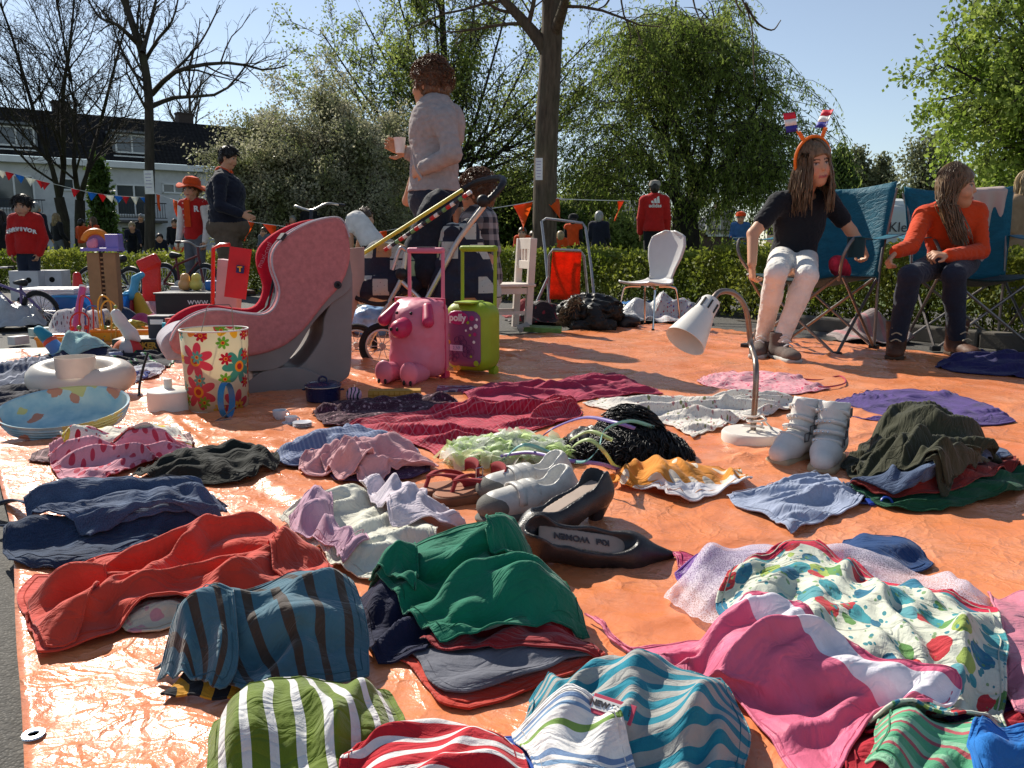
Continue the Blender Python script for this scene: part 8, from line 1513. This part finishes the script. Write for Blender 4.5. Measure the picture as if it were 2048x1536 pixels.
# rods, mazes, boxes
t = thing('pink_pole','pink plastic pole leaning among the toys','pole',P(144,690,4.9)); q = MB(); e = P(166,572,5.1) - P(144,690,4.9); q.tube([V3(0,0,0),e*.97],.020,10); q.build('shaft',M('pole_pink',(.55,.10,.26),.5),t,True); q = MB(); q.tube([e*.965,e],.022,10); q.build('tip',M('print_white',(.75,.74,.72),.7),t,True)
t = thing('bead_maze','wire bead maze on an orange wooden base','toy',GY(195,692)); q = MB(); q.box((0,0,.015),(.30,.16,.03)); q.build('base',M('maze_wood',(.55,.24,.06),.6),t,bevel=.005)
for k, (x0,x1,h,c) in enumerate(((-.10,-.02,.30,'red'),(-.07,.04,.24,'blue'),(.02,.09,.30,'yellow'),(.05,.12,.27,'yellow'),(-.13,-.05,.20,'red'))):
    q = MB(); q.tube(curve([(x0,.03*math.sin(k),.03),(x0,.03*math.sin(k+1),h*.8),((x0+x1)/2,0,h),(x1,.02,h*.8),(x1,-.02*k/3,.03)],24),.005,6); q.build('wire',M('wire_'+c,dict(red=(.5,.04,.03),blue=(.06,.12,.35),yellow=(.6,.35,.05))[c],.4),t,True)
    for j in range(2): q = MB(); q.ball((x0,.03*math.sin(k),.06+.05*j),.014,10,8); q.build('bead',M('bead2_%d' % (k % 3),((.15,.3,.1),(.5,.05,.04),(.6,.4,.05))[k % 3],.4),t,True)
OT = M('orange_tray',(.72,.25,.03),.4); tub('orange_tray','orange plastic tray at the left of the bead maze',130,698,.24,.16,.07,OT,OT,.1); tub('orange_tray','yellow orange tray full of small toys behind the seal toy',255,688,.34,.2,.09,M('tray_yellow',(.70,.34,.03),.4),OT,.1); lump('toy_jumble','yellow and brown small toys in the orange tray','toys',258,682,(.13,.08,.07),M('toy_mix2',(.45,.36,.02),.4,0,.7,14),.014,26)
t = thing('game_box','black board game box with gold letters','box',GY(290,712),.1); q = MB(); q.box((0,0,.05),(.26,.20,.10)); q.build('box_body',M('game_black',(.02,.018,.02),.4),t,bevel=.003); q = MB(); q.box((0,0,.1015),(.255,.195,.002)); q.build('box_lid_print',M('game_grey',(.35,.34,.35),.4,0,.4,12),t)
for tx, z in (('POKER',.068),('RACE',.034)): lettering(tx,.042,M('gold_print',(.55,.30,.05),.4),t,Matrix.Translation((.03,-.1015,z)) @ Matrix.Rotation(math.pi/2,4,'X'),bold=.002)
t = thing('tall_box','dark tall box with a white label','box',GY(330,712),.0); q = MB(); q.box((0,0,.11),(.12,.10,.225)); q.build('box_body',M('box_navy',(.025,.028,.045),.5),t,bevel=.003); q = MB(); q.box((-.01,-.0515,.19),(.07,.002,.026)); q.build('label',M('print_white',(.75,.74,.72),.7),t)
t = thing('cyan_bottle','cyan plastic toy bottle with a red cap','bottle',GY(343,722),.1); q = MB(); q.lathe([(.001,0),(.045,0),(.048,.01),(.030,.035),(.026,.05),(.030,.16),(.034,.165),(.034,.2),(.001,.2)],24); q.build('bottle_body',M('cyan_plastic',(.01,.42,.55),.35),t,True); q = MB(); q.lathe([(.018,.2),(.018,.222),(.001,.222)],20); q.build('cap',M('cap_red',(.55,.08,.05),.4),t,True)
t = thing('seal_toy','white toy seal sitting on a coloured ball','toy',GY(258,722)+V3(0,0,.02)); SEAL = M('seal_white',(.62,.60,.56),.45); S = Sdf(); S.cap((.02,0,.12),(-.03,0,.19),.035,.028,.02); S.cap((-.03,0,.19),(-.045,-.005,.225),.028,.026,.02); S.cap((.02,0,.12),(.06,0,.09),.03,.012,.02); S.build('seal_body',SEAL,t,.007); q = MB(); q.ball((-.045,-.005,.262),.009,10,8); q.build('nose_ball',M('toy_green',(.25,.35,.05),.4),t,True)
for k, c in enumerate((('toy_green2',(.22,.30,.02)),('toy_orange2',(.65,.14,.03)),('grey_ball',(.45,.44,.42)),('toy_red3',(.5,.03,.03)))):
    q = MB(); n = 8; vs = []; a0 = 2.6 + k * .95; 
    for i in range(9):
        for j in range(5): a = a0 + .95 * j / 4; b = math.pi * i / 8 * .62; vs.append((.075*math.cos(a)*math.sin(b),.075*math.sin(a)*math.sin(b),.03+.07*math.cos(b)))
    q.add(vs,[(5*i+j,5*i+j+1,5*i+5+j+1,5*i+5+j) for i in range(8) for j in range(4)]); q.build('ball_segment',M(c[0],c[1],.35),t,True)
t = thing('soft_toy','blue and teal soft toy with a red band leaning on the bag','toy',GY(118,728)); S = Sdf(); S.cap((.04,0,.02),(-.05,0,.13),.045,.03); S.build('body',M('toy_blue',(.10,.22,.50),.7),t,.01); S = Sdf(); S.cap((-.05,0,.135),(-.085,0,.17),.033,.026); S.build('head',M('toy_teal',(.02,.22,.32),.7),t,.01); S = Sdf(); S.ell((-.035,0,.115),(.038,.038,.02),Euler((0,-.7,0)).to_matrix()); S.build('band',M('cap_red',(.55,.08,.05),.4),t,.008)
def paint(name,sc=14):
    q = NT(name); v = q.coord(); return q.surf(q.ramp(q.noise(v,sc,2),[(.3,(.35,.08,.07)),(.42,(.60,.58,.5)),(.52,(.10,.30,.34)),(.6,(.6,.48,.1)),(.7,(.5,.5,.52))],True),.35)
for px, py, w, d, rz, lb in ((50,712,.42,.26,.25,'open picture book with bright pages at the left edge'),(10,722,.26,.2,-.1,'picture book under the open one at the left edge')): q = MB(); q.box((0,0,.012),(w,d,.02),Euler((.05,0,0))); o = q.build('picture_book',paint('book%d' % px),None,bevel=.002); o.location = GY(px,py); o.rotation_euler = (0,0,rz); tag(o,lb,'book','picture books')
t = thing('green_sneaker','blue sneaker with a green sole by the tracksuit','shoe',GY(220,728),2.6); S = Sdf(); S.cap((-.06,0,.045),(.06,0,.035),.035,.032); S.ell((-.05,0,.085),(.035,.024,.03),None,.01,True); S.build('upper',M('sneaker_blue',(.25,.3,.45),.7),t,.007); S = Sdf(); S.box((0,0,.012),(.10,.037,.012),.011); S.build('sole',M('sneaker_green',(.03,.3,.08),.6),t,.007)
t = thing('lettered_crate','black crate with white web address lettering','crate',GY(388,650),.02); q = MB(); q.box((0,0,.12),(.44,.28,.24)); q.build('crate_body',M('crate_black',(.015,.015,.017),.45),t,bevel=.004); q = MB(); q.box((0,0,.243),(.46,.30,.014)); q.build('rim',M('crate_rim',(.05,.05,.055),.4),t,bevel=.003); lettering('www.al',.07,M('print_white',(.75,.74,.72),.7),t,Matrix.Translation((.12,-.1415,.185)) @ Matrix.Rotation(math.pi/2,4,'X'))
t = thing('duck_toy','yellow and peach plastic duck toys','toy',GY(380,648)+V3(0,.05,.25)); 
for s, c in ((-.04,('duck_peach',(.66,.36,.14))),(.045,('duck_yellow',(.68,.56,.12)))): S = Sdf(); S.ell((s,0,.045),(.05,.045,.045),None,.02); S.ell((s+.01,-.01,.10),(.036,.034,.034),None,.02); S.build('duck',M(c[0],c[1],.35),t,.009)
t = thing('toy_camera','blue toy camera with a grey lens','toy',GY(412,648)+V3(.06,.05,.25)); S = Sdf(); S.box((0,0,.04),(.06,.035,.038),.015); S.build('case_body',M('camera_blue',(.03,.16,.45),.35),t,.009); q = MB(); q.lathe([(.001,.0),(.014,.0),(.030,.004),(.032,.02),(.03,.022),(.001,.021)],20,Matrix.Translation((.025,-.035,.045)) @ Matrix.Rotation(math.pi/2,4,'X')); q.build('lens',M('lens_grey',(.2,.2,.22),.3),t,True)
q = MB(); q.box((0,0,.14),(.07,.05,.28)); o = q.build('silver_box',M('silver_card',(.42,.42,.44),.4,.3),None,bevel=.004); o.location = GY(352,645); o.rotation_euler = (0,.08,0); tag(o,'narrow silver box standing before the black crate','box')
t = thing('red_folder','red folder with a small logo square behind the car seat','folder',P(478,585,4.3)); cc_ = P(478,585,4.3); q = MB(); q.box((0,0,.10),(.11,.012,.26),Euler((-.1,.14,0))); q.build('cover',M('folder_red',(.55,.015,.02),.5),t); q = MB(); q.box((.02,-.022,.12),(.04,.004,.04),Euler((-.1,.14,0))); q.build('logo_square',M('logo_navy',(.02,.02,.10),.5),t); lettering('T',.035,M('logo_yellow',(.7,.4,.02),.5),t,Matrix.Translation((.02,-.026,.12)) @ Matrix.Rotation(math.pi/2,4,'X'),bold=.002,depth=.002)
t = thing('pink_box','tall pale pink box with a red frame behind the car seat','box',P(462,660,4.5)); q = MB(); q.box((0,0,.20),(.12,.08,.36),Euler((0,.12,0))); q.build('box_body',M('box_pink',(.55,.33,.33),.6),t,bevel=.006); q = MB(); q.tube([(-.09,-.03,.02),(-.06,-.03,.44),(-.02,-.03,.46),(.03,-.03,.46)],.011,8); q.build('red_frame',M('toy_red',(.6,.02,.015),.3),t,True)
for px, py, c, lb in ((62,600,(.6,.6,.62),'white carton behind the boy\'s legs'),(108,598,(.55,.55,.57),'white carton with a round hole beside the boy')):
    t = thing('white_carton',lb,'box',GY(px,py),.1,'white cartons'); q = MB(); q.box((0,0,.16),(.30,.24,.32)); q.build('carton_body',M('carton_white',(.55,.55,.56),.7),t,bevel=.004); q = MB(); q.lathe([(.001,0),(.03,0)],16,Matrix.Translation((.05,-.122,.22)) @ Matrix.Rotation(math.pi/2,4,'X')); q.build('hole',mplain('hole_dark',(.02,.02,.02),.9),t)
for k, (px,py,w,c,lb) in enumerate(((420,592,.3,(.3,.2,.1),'brown cardboard flap leaning behind the crate'),(245,640,.16,(.45,.45,.5),'grey white plastic lid beside the board tower'),(330,625,.12,(.5,.35,.08),'small yellow box behind the slide toy'),(85,672,.14,(.55,.6,.5),'flat pale green box on the street'),(38,690,.10,(.6,.58,.55),'small white slotted block on the street'))):
    q = MB(); q.box((0,0,.03),(w,w*.6,.05),Euler((.2*(k == 0),.3*(k == 0),.3*k))); o = q.build('flat_box',M('flatbox%d' % k,c,.6,0,.15),None,bevel=.003); o.location = GY(px,py); tag(o,lb,'box','small boxes on the street')
# ---------------------------------------------------------------- bicycles
def bicycle(label,loc,rz,s,m,lean=.12,cat='bicycle'):
    t = thing('bicycle',label,cat,loc,0,'bicycles',(0,lean,rz)); r = .33 * s; A, B = V3(0,-.5*s,r), V3(0,.5*s,r)       # local y: rear to front
    wheel(t,A,r,(1,0,0),spokes=18,tw=.022*s+.004); wheel(t,B,r,(1,0,0),spokes=18,tw=.022*s+.004); bb, st, hd_, hb = V3(0,-.08*s,.30*s), V3(0,-.22*s,.80*s), V3(0,.33*s,.85*s), V3(0,.30*s,1.0*s)
    for a, b in ((bb,st),(bb,hd_-V3(0,0,.12*s)),(st.lerp(bb,.25),hd_),(A,bb),(A,st.lerp(bb,.2)),(B,hd_),(hd_,hb)): q = MB(); q.tube([a,b],.018*s+.003,8); q.build('frame_tube',m,t,True)
    q = MB(); q.tube(curve([hb+V3(-.28*s,-.12*s,.05*s),hb+V3(-.2*s,0,.06*s),hb,hb+V3(.2*s,0,.06*s),hb+V3(.28*s,-.12*s,.05*s)],14),.013*s+.002,8); q.build('handlebar',ALU,t,True)
    for e in (-1,1): q = MB(); q.tube([hb+V3(e*.28*s,-.12*s,.05*s),hb+V3(e*.30*s,-.22*s,.045*s)],.018*s+.003,8); q.build('grip',BPL,t,True)
    S = Sdf(); S.cap(st+V3(0,-.08*s,.05*s),st+V3(0,.12*s,.05*s),.07*s,.03*s,.02); S.build('saddle',BPL,t,.02*s+.003); q = MB(); q.tube([st,st+V3(0,0,.05*s)],.014*s,6); q.build('seat_post',ALU,t); q = MB(); q.lathe([(.09*s,-.006),(.09*s,.006)],20,Matrix.Translation(bb+V3(.04*s,0,0)) @ Matrix.Rotation(math.pi/2,4,'Y')); q.tube([bb+V3(.06*s,0,0),bb+V3(.06*s,.1*s,-.13*s)],.01*s,6); q.tube([bb+V3(-.06*s,0,0),bb+V3(-.06*s,-.1*s,.13*s)],.01*s,6); q.build('crank',ALU,t)
    for c in (A,B): q = MB(); q.tube([c+V3(0,(r+.035*s)*math.cos(a),(r+.035*s)*math.sin(a)) for a in np.linspace(.1,2.9,14)],.02*s,6); q.build('mudguard',BPL,t,True)
    return t
DKF = M('frame_dark',(.02,.022,.03),.4); bicycle('dark child\'s bicycle lying back against the hedge',GY(215,608),math.radians(68),.55,DKF,.2); bicycle('dark red child\'s bicycle beside the red slide toy',GY(365,604),math.radians(-115),.58,M('frame_red',(.12,.02,.02),.4),-.15); bicycle('black bicycle next to the child in the white T-shirt',P(672,580,9.7)*V3(1,1,0).x if False else V3(P(665,580,9.6).x,9.6,0),math.radians(160),.98,DKF,.05); bicycle('small purple child\'s bike at the left edge by the plastic bags',GY(45,655),math.radians(80),.40,M('frame_purple',(.12,.09,.22),.4),-.25)
heap('plastic_bag','crumpled grey plastic bag at the left edge','bag',12,660,.2,.12,.13,fab('bag_clear',(.40,.41,.42),rough=.25,spec=.7),.05,.14); heap('red_bag','orange red crumpled bag by the small purple bike','bag',62,655,.08,.06,.07,fab('bag_red2',(.5,.08,.03),rough=.4),.03,.1); heap('navy_heap','dark blue heap behind the orange tray','clothing',235,655,.14,.1,.1,fab('heap_navy',(.04,.06,.11)),.03,.14)
heap('pink_heap','raspberry pink cloth heap beside the yellow tray','cloth',300,668,.16,.1,.08,fab('heap_pink',(.45,.05,.14)),.03,.14); heap('blue_bag','dark blue bag with a pale teal cloth on top','bag',172,730,.12,.08,.10,fab('bag_navy',(.02,.03,.07)),.02,.14,step=.016)
build_layer(20); CL[20] = []; heap('teal_cloth','pale teal cloth crumpled on the dark blue bag','cloth',170,727,.07,.04,.13,fab('teal_pale',(.30,.50,.50)),.02,.1,step=.014); build_layer(20)
